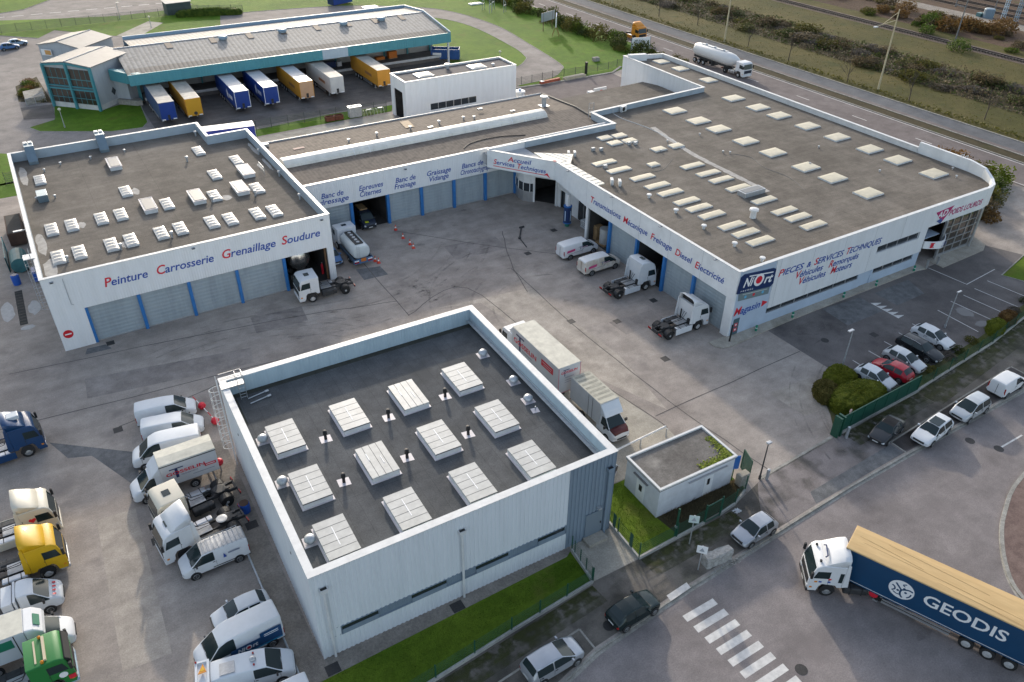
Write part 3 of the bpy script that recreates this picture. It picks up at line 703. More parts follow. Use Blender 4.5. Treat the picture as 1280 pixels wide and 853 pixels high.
MB().tube([(1.9, -.04, 7.9), (1.9, -.04, 5.0), (2.1, -.04, 4.9)], .03).build('cable', m_galv, A)
pair = [(2.08, 6.53), (4.08, 6.6), (7.2, 6.73), (9.16, 6.8), (12.28, 6.9), (14.31, 7.0), (17.66, 6.85), (19.64, 6.6), (22.65, 6.45), (24.55, 6.2),
        (2.25, 13.7), (4.26, 13.78), (7.31, 13.94), (9.35, 13.95), (14.43, 14.22), (19.76, 13.75), (24.74, 13.4),
        (2.61, 29.1), (10.99, 20.3), (21.41, 20.1), (21.65, 29.2), (25.07, 23.5)]
for i, (x, y) in enumerate(pair): dome('skylight', A, x, y - .15, 7.08, 1.2, 3.0, .16, m_dome, waves=4, n=16, curb_h=.2)
for x, y in ((12.47, 14.3), (17.82, 14.0), (22.9, 14.0), (25.0, 18.8), (11.23, 29.5)):
    f = MB().box(x - .69, x + .69, y - 1.75, y + 1.75, 7.05, 7.55).build('smoke_hatch', m_wbright, A, bevel=.03)
    MB().box(x - .56, x + .56, y - 1.6, y + 1.6, 7.552, 7.62).build('hatch_glazing', mat('grey_glazing', (0.17, 0.18, 0.19), .45, spec=.3), f)
    MB().ring((x - .75, x + .75, y - 1.82, y + 1.82), 7.50, 7.60, .07).build('hatch_frame', m_flash, f)
for x, y in ((2.81, 5.0), (7.91, 5.1), (13.1, 5.3), (23.97, 11.4), (19.14, 12.2), (19.55, 26.3), (28.3, 15.7), (28.2, 7.8), (22.76, 35.2), (28.3, 24.2)): mushroom(A, x, y, 7.08, .75, .11)
for x, y in ((3.4, 31.8), (5.4, 33.2), (13.2, 33.8), (9.0, 33.4)): mushroom(A, x, y, 7.08, .4, .09)
for x in (2.55, 11.0):                                                  # two sheet-metal ducts climbing over the back parapet
    mb = MB().extx([(34.9, 7.08), (34.9, 7.5), (36.6, 8.95), (38.2, 8.95), (38.2, 8.4), (37.5, 8.33), (36.6, 8.2), (36.2, 7.08)], x - .55, x + .55)
    d = mb.build('extractor_duct', mat('duct_blue_grey', (0.19, 0.255, 0.30), .35, .4, var=.15, scale=1), A, bevel=.02)
    for k in (-.28, .28): MB().box(x + k - .22, x + k + .22, 37.6, 38.25, 8.952, 9.1).build('duct_cowl', m_galv, d)
MB().box(1.8, 2.9, 21.9, 23.9, 7.06, 7.9).build('plant_box', mat('duct_blue_grey', (0, 0, 0)), A, bevel=.03)
for x, y in ((1.7, 23.0), (3.6, 22.6)): mushroom(A, x, y, 7.08, .4, .09)
# walkway screen on the roof at the right
mb = MB()
for k in range(5): mb.tube([(26.9, 17.2 + k * .55, 7.08), (26.9, 17.2 + k * .55, 8.0)], .025)
mb.tube([(26.9, 17.2, 8.0), (26.9, 19.4, 8.0)], .025); mb.tube([(26.9, 17.2, 7.5), (26.9, 19.4, 7.5)], .02); mb.build('roof_railing', m_galv, A)
# pale ponding patches on the felt
for cx, cy, rx, ry in ((1.0, 31.5, .5, 3.6), (.9, 10.5, .5, 3.2), (1.1, 4.2, .7, 2.6), (5.2, 13.4, .5, .9), (12.0, 19.8, .5, 1.2), (28.2, 20.5, .25, 2.5), (28.2, 26.4, .3, 2.6), (20.9, 12.6, .6, .9), (8.4, 6.2, .4, .9), (23.9, 14.0, .4, 1.0), (27.2, 20.3, .3, .8)):
    MB().sheet([(cx + rx * math.cos(t / 16 * 6.283) * random.uniform(.7, 1.1), cy + ry * math.sin(t / 16 * 6.283) * random.uniform(.75, 1.1)) for t in range(16)], 7.088).build('dried_puddle', mat('dried_puddle', (0.36, 0.345, 0.325), .85, var=.3, scale=1.5), A)
# caged ladder and lamp on the left wall
mb = MB()
for y in (5.2, 5.75): mb.tube([(-.25, y, 0.3), (-.25, y, 9.1)], .03)
for k in range(27): mb.tube([(-.25, 5.2, .5 + .3 * k), (-.25, 5.75, .5 + .3 * k)], .018)
for k in range(8):
    z = 2.4 + .85 * k; mb.tube([(-.25 - .7 * math.sin(t / 8 * math.pi), 5.48 + .42 * math.cos(t / 8 * math.pi), z) for t in range(9)], .018)
for k in range(4): mb.tube([(-.25 - .7 * math.sin((k + 1) / 5 * math.pi), 5.48 + .42 * math.cos((k + 1) / 5 * math.pi), 2.4), (-.25 - .7 * math.sin((k + 1) / 5 * math.pi), 5.48 + .42 * math.cos((k + 1) / 5 * math.pi), 8.4)], .015)
mb.box(-.9, .1, 4.9, 6.1, 8.3, 8.36); mb.build('caged_ladder', m_galv, A)
MB().box(-1.4, -.5, 15.2, 15.5, 7.0, 7.1).build('wall_lamp', m_alu, A)
MB().box(-.5, 0, 15.3, 15.4, 7.02, 7.08).build('lamp_arm', m_galv, A)

# ---------------------------------------------------------------- B: middle range
B = thing('workshop_building', 'long middle workshop range with Banc de Redressage lettering and barrel rooflight', 'building')
mb = MB(); mb.box(-30.6, 0.0, 42.3, 42.55, 4.1, 7.5); mb.box(0.0, 15.4, 42.25, 42.5, 5.5, 7.7)
mb.build('front_wall', m_white, B)
MB().box(-30.65, -4.6, 42.22, 42.62, 7.5, 7.56).build('coping', m_wbright, B)
posts = [-24.65, -19.65, -14.85, -10.0, -5.15, -.3]
for x in posts: MB().box(x - .2, x + .2, 42.28, 42.7, 0, 4.098).build('door_post', m_post, B, bevel=.02)
xs = [-29.6] + posts
for i in range(6):
    if i == 1: continue
    shutter(B, xs[i] + .2, xs[i + 1] - .2, 42.62, 4.2)
room(B, -24.45, -19.85, 42.7, 56, 4.4, 'y')
mb = MB().box(-30.6, 15.4, 59.9, 60.2, 0, 6.7); mb.box(-30.6, -30.35, 42.6, 59.9, 0, 6.9); mb.box(15.15, 15.4, 42.6, 59.9, 4, 6.9); mb.build('rear_wall', m_wpaint, B)
mb = MB(); prof = [(42.5, 6.85), (50.9, 7.3), (60.3, 6.75), (60.3, 6.65), (50.9, 7.2), (42.5, 6.75)]
mb.extx(prof, -30.4, 15.5); mb.build('roof', m_fibro, B)
MB().box(-30.4, 15.5, 60.302, 60.6, 6.55, 6.78).build('gutter', mat('zinc_dark', (0.10, 0.105, 0.12), .4, .3), B)
MB().box(-30.4, 15.5, 60.602, 60.7, 6.6, 6.92).build('gutter_edge', m_wbright, B)
MB().extx([(42.5, 6.7), (50.9, 7.15), (60.5, 6.6), (60.5, 6.95), (50.9, 7.5), (42.5, 7.05)], 15.502, 15.75).build('verge_board', mat('verge_dark', (0.09, 0.085, 0.08), .7), B)
mb = MB(); n = 8; ns = 34
for i in range(ns + 1):
    x = -30.3 + 39.9 * i / ns
    for j in range(n + 1):
        a = math.pi * j / n; r = 1.38 + .03 * (i % 2); mb.v.append((x, 50.9 - r * math.cos(a), 7.2 + .72 * math.sin(a) * r / 1.2))
for i in range(ns):
    for j in range(n): q = i * (n + 1) + j; mb.f.append((q, q + 1, q + n + 2, q + n + 1))
mb.f.append(tuple(range(ns * (n + 1), (ns + 1) * (n + 1)))); mb.f.append(tuple(reversed(range(n + 1))))
bl = mb.build('barrel_rooflight', mat('barrel_grp', (0.70, 0.68, 0.62), .5, var=.16, scale=.9), B)
mb = MB()
for i in range(0, 21):
    x = -30.2 + 39.8 * i / 20
    mb.tube([(x, 50.9 - 1.42 * math.cos(math.pi * j / 8), 7.2 + .745 * math.sin(math.pi * j / 8)) for j in range(9)], .02, 4)
mb.build('glazing_rib', mat('grp_rib', (0.48, 0.46, 0.41), .5), bl)
for x in (-20.9, 3.5):
    mb = MB(); mb.tube([(x + k, 50.9 - 1.45 * math.cos(math.pi * j / 8), 7.2 + .77 * math.sin(math.pi * j / 8)) for k in (0, ) for j in range(5)], .05, 4); mb.tube([(x + 2.2, 50.9 - 1.45 * math.cos(math.pi * j / 8), 7.2 + .77 * math.sin(math.pi * j / 8)) for j in range(5)], .05, 4); mb.build('vent_flap', m_signwhite, bl)
for x, y in ((-19.76, 54.65), (-15.43, 55.07), (-10.23, 55.11), (-5.59, 55.2), (-1.66, 55.0), (-.2, 54.4)): mushroom(B, x, y, 7.0, .6, .13)
for x, y in ((-7.74, 53.72), (2.37, 57.25), (6.2, 54)): MB().box(x - .4, x + .4, y - .2, y + .2, 7.25, 7.5).build('roof_vent', m_alu, B, bevel=.03)
c = MB().lathe([(0, .38), (1.3, .34), (1.32, .62), (1.5, .62), (1.55, .2)], (12.2, 54.6, 7.05), (0, 0, 1), 14).build('chimney_cowl', m_galv, B)
MB().box(11.5, 12.9, 53.9, 55.3, 7.06, 7.14).build('flashing', m_alu, c)
MB().box(-27.2, -25.7, 55.6, 56.2, 7.06, 7.09).build('roof_patch', mat('pink_patch', (0.45, 0.32, 0.27), .8), B)
MB().sheet([(-10.6, 55.9, 7.075), (-9.2, 55.9, 7.075), (-8.6, 59.4, 6.87), (-10.0, 59.4, 6.87)]).build('roof_patch', mat('tan_patch', (0.34, 0.25, 0.16), .8, var=.3, scale=2), B)
mb = MB(); mb.tube(smooth([(-7, 45.0, 7.05), (-5, 46.2, 7.1), (-1, 46.4, 7.12), (3, 45.2, 7.05)][0:4], 5), .05); mb.build('roof_cable', m_black, B)
y = 42.3
W = lambda a, b, z, y=42.3: ((a, y, z), (b, y, z))
for wd, a, b, z in (('Banc de', -28.4, -25.5, 5.43), ('Redressage', -29.9, -24.9, 4.62), ('Epreuves', -23.45, -20.15, 5.42), ('Citernes', -23.4, -20.5, 4.6), ('Banc de', -18.45, -15.6, 5.42), ('Freinage', -18.65, -15.65, 4.6),
                    ('Graissage', -13.95, -10.45, 5.42), ('Vidange', -13.65, -10.8, 4.6), ('Bancs de', -8.8, -5.5, 5.42), ('Chronotachygraphe', -9.0, -4.0, 4.55)):
    p, q = W(a, b, z); text(wd, m_ltblue, B, p, q, .68, .02, .22, .014)
floodlight(B, -17.0, 42.3, 7.0)
MB().box(-31.0, -29.6, 58.9, 59.5, 6.9, 7.3).build('roof_step', m_galv, B)

# ---------------------------------------------------------------- C: parts shop and mechanics hall, right
Cb = thing('workshop_building', 'largest white workshop with pale rooflights, glazed rounded corner and Pieces lettering', 'building')
CH = 7.87
curve = [(41.5, 0), (43.2, .35), (44.7, 1.5), (45.6, 3.2), (46.0, 5.5)]
out = [(0, 0)] + curve + [(46.0, 66.6), (38.7, 69), (38.5, 47.6), (15.4, 46.4), (15.4, 40.9), (0.2, 40.9)]
MB().prism([(.2, .2), (41.4, .2), (43.1, .55), (44.5, 1.6), (45.4, 3.3), (45.75, 5.5), (45.75, 66.4), (38.95, 68.6), (38.75, 47.4), (15.5, 46.2), (15.5, 40.85), (.2, 40.85)], 7.0, 7.18).build('roof', m_felt, Cb)
# street front
mb = MB(); mb.box(5.3, 30.95, -.12, .2, 5.0, CH); mb.box(5.3, 22.0, -.12, .2, 2.0, 5.0); mb.box(29.6, 30.95, -.12, .2, 2.0, 5.0); mb.box(22.0, 29.6, -.12, .2, 2.0, 4.1)
mb.build('front_wall', m_white, Cb)
mb = MB(); mb.box(0.25, 5.3, -.02, .2, 0, CH); mb.box(5.3, 20.0, -.02, .2, 0, 1.3); mb.box(20.0, 20.6, -.02, .2, 0, 2.0); mb.box(20.6, 22.3, .06, .2, 0, 2.0); mb.box(22.3, 22.6, -.02, .2, 0, 2.0); mb.box(22.6, 30.95, -.02, .2, 0, 1.25); mb.box(29.8, 30.95, -.02, .2, 1.25, 2.0)
mb.build('plinth_wall', m_bluegrey, Cb)
for x0, x1, z0, z1, n in ((5.5, 20.0, 1.3, 2.0, 7), (22.6, 29.8, 1.25, 2.0, 4), (22.0, 29.6, 4.1, 5.0, 4)):
    wf = MB().box(x0, x1, .10, .14, z0, z1).build('window', m_glass, Cb)
    mb = MB(); dx = (x1 - x0) / n
    for i in range(1, n): mb.box(x0 + i * dx - .05, x0 + i * dx + .05, .02, .098, z0, z1)
    mb.box(x0, x1, -.01, .098, z0 - .001, z0 + .05); mb.build('window_frame', m_alu, wf)
# glazed showroom end
gl = MB().box(34.7, 41.3, .12, .16, .25, 5.2)
gl.prism([(41.3, .12), (43.0, .5), (44.4, 1.7), (45.2, 3.3), (45.5, 5.5), (45.46, 5.5), (45.15, 3.32), (44.36, 1.74), (42.98, .54), (41.3, .16)], .25, 5.2)
gl = gl.build('glass_wall', m_glassb, Cb)
mb = MB()
for x in (34.75, 36.4, 38.05, 39.7, 41.3): mb.box(x - .06, x + .06, .02, .118, .2, 5.3)
for z in (.3, 1.2, 2.1, 3.05, 4.0, 5.1): mb.box(34.7, 41.3, .03, .116, z - .04, z + .04)
for p in ((43.0, .5), (44.4, 1.7), (45.2, 3.3)): mb.cyl((p[0] - .0, p[1] - .08, .2), (p[0], p[1] - .08, 5.3), .07, 8)
for k in range(2): mb.tube([(41.3, .05, 1.2 + 1.9 * k), (43.0, .42, 1.2 + 1.9 * k), (44.45, 1.64, 1.2 + 1.9 * k), (45.26, 3.28, 1.2 + 1.9 * k)], .04)
mb.box(34.6, 41.4, .0, .12, 0, .24); mb.build('mullion', m_alu, gl)
mb = MB(); mb.cyl((34.4, -.3, 0), (34.4, -.3, 5.3), .13, 10); mb.cyl((41.35, -.25, 0), (41.35, -.25, 5.3), .12, 10); mb.cyl((33.6, -1.2, 0.05), (33.6, -1.2, 1.1), .12, 10); mb.cyl((31.6, -1.15, 0.05), (31.6, -1.15, 1.1), .12, 10); mb.build('column', m_alu, Cb)
# fascia over the glass, curved, with raised parapet
mb = MB(); pts = [(30.95, -.12), (41.5, -.12)] + [(43.3, .25), (44.85, 1.45), (45.8, 3.2), (46.25, 5.5), (46.25, 13)]; ptsi = [(30.95, .2), (41.4, .2), (43.05, .55), (44.5, 1.65), (45.45, 3.3), (45.9, 5.5), (45.9, 13)]
for i in range(len(pts) - 1):
    z1 = CH + .02
    mb.prism([pts[i], pts[i + 1], ptsi[i + 1], ptsi[i]], 5.2, z1)
mb.build('fascia', m_wpaint, Cb)
mb = MB()
po = [(46.25, 13.0), (46.25, 5.5), (45.8, 3.2), (44.85, 1.45)]; pi = [(45.9, 13.0), (45.9, 5.5), (45.45, 3.3), (44.5, 1.65)]
hs = [.75, .75, .6, .02]
for i in range(3):
    a, b, c_, d = po[i], po[i + 1], pi[i + 1], pi[i]
    mb.add([(*a, CH + .02), (*b, CH + .02), (*c_, CH + .02), (*d, CH + .02), (*a, CH + hs[i]), (*b, CH + hs[i + 1]), (*c_, CH + hs[i + 1]), (*d, CH + hs[i])], [(0, 1, 5, 4), (1, 2, 6, 5), (2, 3, 7, 6), (3, 0, 4, 7), (4, 5, 6, 7)])
mb.build('raised_parapet', m_wpaint, Cb)
mb = MB(); mb.box(31.0, 34.3, 2.0, 2.1, 0, 5.2); mb.build('entrance_glazing', m_glass, Cb)
MB().box(30.95, 34.4, .2, 2.0, 3.35, 3.42).box(30.7, 30.95, .2, 2.0, 0, 5.2).build('entrance_lining', m_bluegrey, Cb)
mb = MB(); n = 10
arcp = [(31.2 + 4.0 * i / n, -.15 - 1.0 * math.sin(math.pi * i / n)) for i in range(n + 1)]
for i in range(n): mb.prism([arcp[i], arcp[i + 1], (arcp[i + 1][0], arcp[i + 1][1] + .12), (arcp[i][0], arcp[i][1] + .12)], 2.35, 3.3)
es = mb.build('entrance_sign', m_signwhite, Cb)
MB().sheet([(31.75, -.66, 2.5), (32.55, -1.0, 2.5), (32.55, -1.0, 3.18), (31.75, -.66, 3.18)]).build('sign_emblem', m_ltred, es)
mb = MB().sheet([(31.95, -.80, 2.62), (32.1, -.87, 2.62), (32.45, -1.01, 3.0), (32.3, -.95, 3.08)]); mb.sheet([(32.05, -.84, 3.1), (32.15, -.88, 3.1), (32.15, -.885, 2.75), (32.05, -.845, 2.75)]); mb.sheet([(32.15, -.895, 2.65), (32.45, -1.015, 2.65), (32.45, -1.015, 2.78), (32.15, -.895, 2.78)])
for v_ in range(len(mb.v)): mb.v[v_] = (mb.v[v_][0], mb.v[v_][1] - .02, mb.v[v_][2])
mb.build('sign_arrow', m_signwhite, es)
text('ACCUEIL', m_ltblue, es, (33.3, -1.16, 2.85), (34.4, -.86, 2.85), .2, .03, 0, .01); text('MAGASIN', m_ltblue, es, (33.2, -1.16, 2.5), (34.6, -.82, 2.5), .2, .03, 0, .02)
# lettering on the street front
yf = -.12
words(Cb, [(wd, (0, a, z), (0, b, z2)) for wd, a, b, z, z2 in (('Transmissions', 25.05, 19.05, 5.5, 5.6), ('Mécanique', 18.55, 14.1, 5.55, 5.65), ('Freinage', 13.5, 9.9, 5.58, 5.65), ('Diesel', 9.3, 6.6, 5.55, 5.62), ('Electricité', 6.1, 1.75, 5.5, 5.62))], cap=.72)
words(Cb, [('PIECES', (5.85, yf, 5.72), (9.6, yf, 5.68))], cap=.72)
text('&', m_ltblue, Cb, (10.1, yf, 5.66), (10.75, yf, 5.65), .62, .02, .2, .02)
words(Cb, [('SERVICES', (11.25, yf, 5.62), (15.9, yf, 5.55)), ('TECHNIQUES', (16.4, yf, 5.52), (22.25, yf, 5.42))], cap=.72)
words(Cb, [('Véhicules', (8.7, yf, 4.68), (12.95, yf, 4.58)), ('Remorqués', (13.9, yf, 4.56), (18.8, yf, 4.45)), ('Véhicules', (9.45, yf, 3.72), (13.7, yf, 3.6)), ('Moteurs', (14.5, yf, 3.6), (18.0, yf, 3.52))], cap=.76)
# AD triangle and POIDS LOURDS
bdg = MB().extr([(31.6, 6.95), (34.9, 7.15), (33.3, 5.35)], -.15, -.122).build('emblem_triangle', m_magenta, Cb)
MB().extr([(32.15, 5.72), (33.1, 5.2), (33.35, 5.5), (33.1, 5.95)], -.158, -.151).build('emblem_stripe', mat('emblem_blue', (0.05, .09, .28), .5), bdg)
text('AD', m_signwhite, bdg, (32.0, -.152, 6.05), (34.0, -.152, 6.2), .78, .01, .22, .03)
text('POIDS LOURDS', m_magenta, Cb, (34.4, yf, 5.92), (40.9, yf, 5.92), .72, .02, .22, .02)
# corner sign
sg = MB().extr([(.1, 5.35), (4.95, 4.85), (5.28, 5.15), (5.28, 6.85), (5.0, 7.0), (.75, 7.45), (.3, 7.2)], -.16, -.022).build('shop_sign', m_navy, Cb)
text('Ni', m_signwhite, sg, (.75, -.162, 5.98), (2.1, -.162, 5.86), 1.0, .01, .22, .03)
text('rt', m_signwhite, sg, (3.75, -.162, 5.62), (4.95, -.162, 5.5), 1.0, .01, .22, .03)
MB().cyl((2.95, -.172, 6.25), (2.95, -.162, 6.25), .72, 26).build('sign_ring', m_signwhite, sg)
MB().cyl((2.95, -.182, 6.25), (2.95, -.173, 6.25), .44, 26).build('sign_disc', m_ltred, sg)
MB().extr([(1.4, 7.02), (4.9, 6.55), (4.9, 6.68), (1.4, 7.16)], -.17, -.162).build('sign_stroke', m_signwhite, sg)
text('FRERES', m_signwhite, sg, (.5, -.162, 5.47), (2.3, -.162, 5.3), .17, .01, .22, .01, spacing=1.5)
MB().extr([(.9, 7.52), (5.1, 7.3), (5.1, 7.5), (.9, 7.72)], -.03, -.021).build('faded_print', mat('ghost_blue', (.42, .48, .56), .5), Cb)
sb = MB().extr([(.55, 4.35), (4.95, 3.95), (4.95, 4.8), (.5, 5.25)], -.09, -.021).build('brand_board', mat('board_green_grey', (.16, .21, .22), .5), Cb)
for x, z, m in ((1.5, 4.6, mat('badge_blue', (.12, .42, .62), .5)), (2.7, 4.55, m_ltred), (4.0, 4.45, mat('badge_blue', (0, 0, 0)))):
    MB().cyl((x, -.1, z), (x, -.091, z), .17, 14).build('badge', m, sb)
MB().extr([(1.0, 4.95), (4.6, 4.58), (4.6, 4.68), (1.0, 5.05)], -.1, -.091).build('board_line', mat('board_line', (.40, .45, .45), .5), sb)
words(Cb, [('Magasin', (.35, -.02, 2.55), (4.1, -.02, 2.5))], cap=.85)
MB().extr([(4.35, 2.5), (5.2, 2.85), (4.35, 3.25)], -.05, -.021).build('arrow', m_ltred, Cb)
pn = MB().box(.55, 1.35, -.07, -.021, .15, 2.1).build('notice_panel', mat('panel_teal', (.06, .11, .13), .5), Cb)
for z in (1.35, .75): MB().box(.7, 1.15, -.078, -.071, z - .2, z + .2).build('notice', m_ltred, pn); MB().box(.82, 1.03, -.083, -.079, z - .1, z + .1).build('notice_mark', m_signwhite, pn)
# yard front
mb = MB(); mb.box(0, .25, 0, 25.7, 4.5, CH); mb.extx([(25.7, 4.5), (33.3, 5.45), (33.3, CH), (25.7, CH)], 0, .25); mb.box(0, .25, 0, 1.1, 0, 4.5); mb.build('yard_wall', m_wpaint, Cb)
mb = MB()
for v in (5.2, 10.4, 15.6, 20.8, 26.0): mb.box(-.004, .001, v - .012, v + .012, 4.5, CH)
for u in (5.9, 10.9, 15.9, 20.9, 25.9): mb.box(u - .012, u + .012, -.124, -.119, 5.0 if u > 21.5 else 2.0, CH)
mb.build('panel_joint', mat('joint_grey', (.33, .34, .35), .7), Cb)
posts = [6.1, 10.95, 15.9, 21.1]
for v in posts: MB().box(.02, .42, v - .18, v + .18, 0, 4.498).build('door_post', m_post, Cb, bevel=.02)
for a, b in ((1.1, 5.92), (6.28, 10.77), (16.08, 20.92)): shutter(Cb, a, b, .36, 4.6, dirx=False)
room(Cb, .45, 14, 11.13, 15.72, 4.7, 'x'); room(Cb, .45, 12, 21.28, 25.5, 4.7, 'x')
MB().cyl((.15, 25.75, 0), (.15, 25.75, 4.5), .2, 12).build('column', m_wpaint, Cb)
MB().box(0.0, .45, 29.85, 30.3, 2.4, 4.5).build('column', m_wpaint, Cb)
# recessed shop front under the canopy
mb = MB(); mb.box(2.6, 2.75, 26.0, 34.2, 0, 5.5); mb.box(2.6, 2.75, 35.3, 36.3, 0, 5.5); mb.box(2.6, 2.75, 34.2, 35.3, 2.6, 5.5); mb.box(.3, 2.6, 25.9, 26.05, 0, 5.5); mb.build('recess_wall', m_wpaint, Cb)
sf = MB().box(2.54, 2.598, 26.4, 30.9, .1, 3.0).build('shop_window', m_glass, Cb)
mb = MB()
for v in (26.4, 27.5, 28.6, 29.7, 30.9): mb.box(2.5, 2.539, v - .04, v + .04, .1, 3.0)
mb.build('window_frame', m_alu, sf)
bb = MB().box(2.42, 2.595, 26.3, 31.2, 3.1, 4.1).build('sign_board', m_navy, Cb)
MB().box(2.41, 2.419, 27.0, 28.6, 3.45, 3.65).box(2.41, 2.419, 29.0, 30.7, 3.45, 3.65).build('sign_line', mat('pale_blue_print', (.45, .58, .72), .5), bb)
# gate-house bay with curved office, passage into the hall
mb = MB(); mb.box(2.3, 2.59, 35.8, 36.15, 0, 5.5); mb.prism([(.35, 38.6), (2.5, 35.9), (2.75, 36.1), (.6, 38.8)], 3.7, 5.5); mb.cyl((.45, 38.65, 0), (.45, 38.65, 4), .16, 10); mb.build('passage_frame', m_wpaint, Cb)
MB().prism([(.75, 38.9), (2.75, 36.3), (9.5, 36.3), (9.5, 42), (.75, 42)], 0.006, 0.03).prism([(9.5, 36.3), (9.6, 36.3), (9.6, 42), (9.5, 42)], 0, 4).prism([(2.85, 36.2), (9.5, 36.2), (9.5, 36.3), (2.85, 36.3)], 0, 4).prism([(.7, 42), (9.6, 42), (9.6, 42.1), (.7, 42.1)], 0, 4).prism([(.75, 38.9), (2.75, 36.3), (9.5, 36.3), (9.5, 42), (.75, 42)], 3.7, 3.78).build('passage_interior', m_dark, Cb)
MB().box(2.9, 2.95, 34.1, 35.4, 0, 2.7).build('side_doorway', m_glass, Cb)
kp = [(-.3, 42.25), (-.75, 40.8), (-.65, 39.7), (-.1, 38.9), (.5, 38.55), (.75, 38.9), (.75, 42.25)]
MB().prism(kp, 0, 1.5).build('office_base', m_alu, Cb)
MB().prism([(p[0] * .985, 40.4 + (p[1] - 40.4) * .985) for p in kp], 1.5, 2.7).build('office_window', m_glass, Cb)
MB().prism(kp, 2.7, 5.6).build('office_front', m_wpaint, Cb)
mb = MB()
for p in kp[:5]: mb.cyl((p[0], p[1], 1.5), (p[0], p[1], 2.7), .06, 6)
mb.build('office_mullion', m_wpaint, Cb)
# Accueil canopy
P, Q = Vector((-5.6, 41.05, 0)), Vector((0.02, 33.2, 0)); t = (Q - P).normalized(); nrm = Vector((t.y, -t.x, 0))
mb = MB().prism([P, Q, Q - nrm * .3, P - nrm * .3], 5.45, 7.82); mb.build('canopy_fascia', m_wpaint, Cb)
mb = MB().prism([P + nrm * .04, Q + nrm * .04, Q - nrm * .34, P - nrm * .34], 7.82, 7.88); mb.build('coping', m_wbright, Cb)
MB().prism([(-5.5, 41.3), (.2, 33.4), (.2, 42.2), (-5.5, 42.2)], 7.0, 7.1).build('canopy_roof', mat('canopy_grey', (.40, .41, .42), .7, var=.2, scale=1), Cb)
MB().prism([(-5.5, 41.3), (0, 33.4), (.26, 26), (2.6, 26), (2.6, 36.2), (.4, 42.2), (-5.5, 42.2)], 5.5, 5.56).build('canopy_soffit', m_wpaint, Cb)
o_ = lambda s, z: P + t * s + nrm * .0 + Vector((0, 0, z))
words(Cb, [('Accueil', o_(3.0, 6.78), o_(6.4, 6.85)), ('Services', o_(.95, 6.12), o_(4.0, 6.1)), ('Techniques', o_(4.4, 6.06), o_(8.45, 6.02))], cap=.6, shear=.2)
mb = MB()
q0, q1 = o_(.9, 5.78) + nrm * .02, o_(8.3, 5.72) + nrm * .02; mb.add([q0, q1, q1 + Vector((0, 0, .09)), q0 + Vector((0, 0, .09))], [(0, 1, 2, 3)])
q = o_(8.55, 5.78) + nrm * .025; mb.add([q + t * .55 + Vector((0, 0, -.35)), q + t * .1 + Vector((0, 0, .35)), q + t * -.45 + Vector((0, 0, -.05)), q + t * .0 + Vector((0, 0, .0))], [(0, 1, 2, 3)])
mb.build('arrow', m_ltred, Cb)
wr = [(-.65, 37.2), (3.55, 34.2), (1.4, 31.7), (1.5, 24.5), (.27, 24.4), (.27, 33.1), (-.7, 34.7)]
ws = MB().prism(wr, 7.72, 7.86).build('white_canopy_sheet', mat('cream_sheet', (.70, .66, .56), .45, var=.12, scale=1.2), Cb)
for k in range(9): MB().box(.3, 1.46, 25.0 + k * .95, 25.05 + k * .95, 7.862, 7.9).build('sheet_seam', m_galv, ws)
for a, b in (((.2, 36.6), (1.45, 32.6)), ((1.2, 35.9), (2.0, 33.0)), ((2.2, 35.2), (2.7, 33.3))): MB().cyl((*a, 7.87), (*b, 7.87), .03, 5).build('sheet_seam', m_galv, ws)
MB().extx([(33.0, 7.9), (33.5, 7.9), (33.5, 7.95), (33.0, 7.95)], -.2, .2).build('flashing', mat('red_flashing', (.35, .12, .13), .6), Cb)
# copings and parapets
mb = MB()
mb.box(-.05, .3, -.05, 33.2, CH, CH + .06); mb.box(.3, 41.4, -.16, .24, CH, CH + .06)
mb.build('coping', m_wbright, Cb)
mb = MB(); mb.box(45.75, 46.1, 13.0, 66.8, 5.0, CH); mb.box(45.7, 46.14, 13.0, 66.9, CH, CH + .07); mb.build('coping', m_wbright, Cb)
MB().box(45.75, 46.0, 5.5, 66.6, 0, 5.0).build('side_wall', m_white_y, Cb)
mb = MB(); mb.prism([(38.5, 47.6), (38.75, 47.6), (38.95, 69.0), (38.7, 69.0)], 0, CH); mb.prism([(38.7, 69.0), (38.7, 68.75), (45.9, 66.4), (46.0, 66.65)], 0, CH); mb.build('side_wall', m_white_y, Cb)
mb = MB(); mb.prism([(38.42, 47.55), (38.82, 47.55), (39.0, 69.05), (38.62, 69.05)], CH, CH + .07); mb.prism([(38.7, 69.06), (38.7, 68.7), (45.9, 66.35), (46.0, 66.7)], CH, CH + .065); mb.build('coping', m_wbright, Cb)
MB().prism([(39.1, 68.3), (42.2, 67.3), (42.2, 66.5), (39.1, 67.4)], 7.18, 8.3).build('roof_housing', m_wpaint, Cb)
mb = MB(); mb.prism([(15.4, 46.2), (38.6, 47.4), (38.6, 47.7), (15.4, 46.5)], 6.6, 7.95); mb.prism([(15.1, 40.9), (15.5, 40.9), (15.5, 46.2), (15.1, 46.2)], 6.9, 7.95); mb.prism([(.25, 40.75), (15.5, 40.7), (15.5, 41.0), (.25, 41.05)], 7.0, 7.95); mb.build('parapet', m_bluegrey2, Cb)
mb = MB(); mb.prism([(15.0, 46.12), (38.7, 47.33), (38.7, 47.78), (15.0, 46.57)], 7.95, 8.0); mb.prism([(15.02, 40.6), (15.58, 40.6), (15.58, 46.1), (15.02, 46.1)], 7.95, 8.002); mb.prism([(-5.3, 40.9), (15.0, 40.62), (15.0, 41.1), (-5.3, 41.3)], 7.95, 8.004); mb.build('coping', m_wbright, Cb)
MB().box(-5.3, .25, 40.95, 41.2, 6.9, 7.95).build('parapet', m_wpaint, Cb)
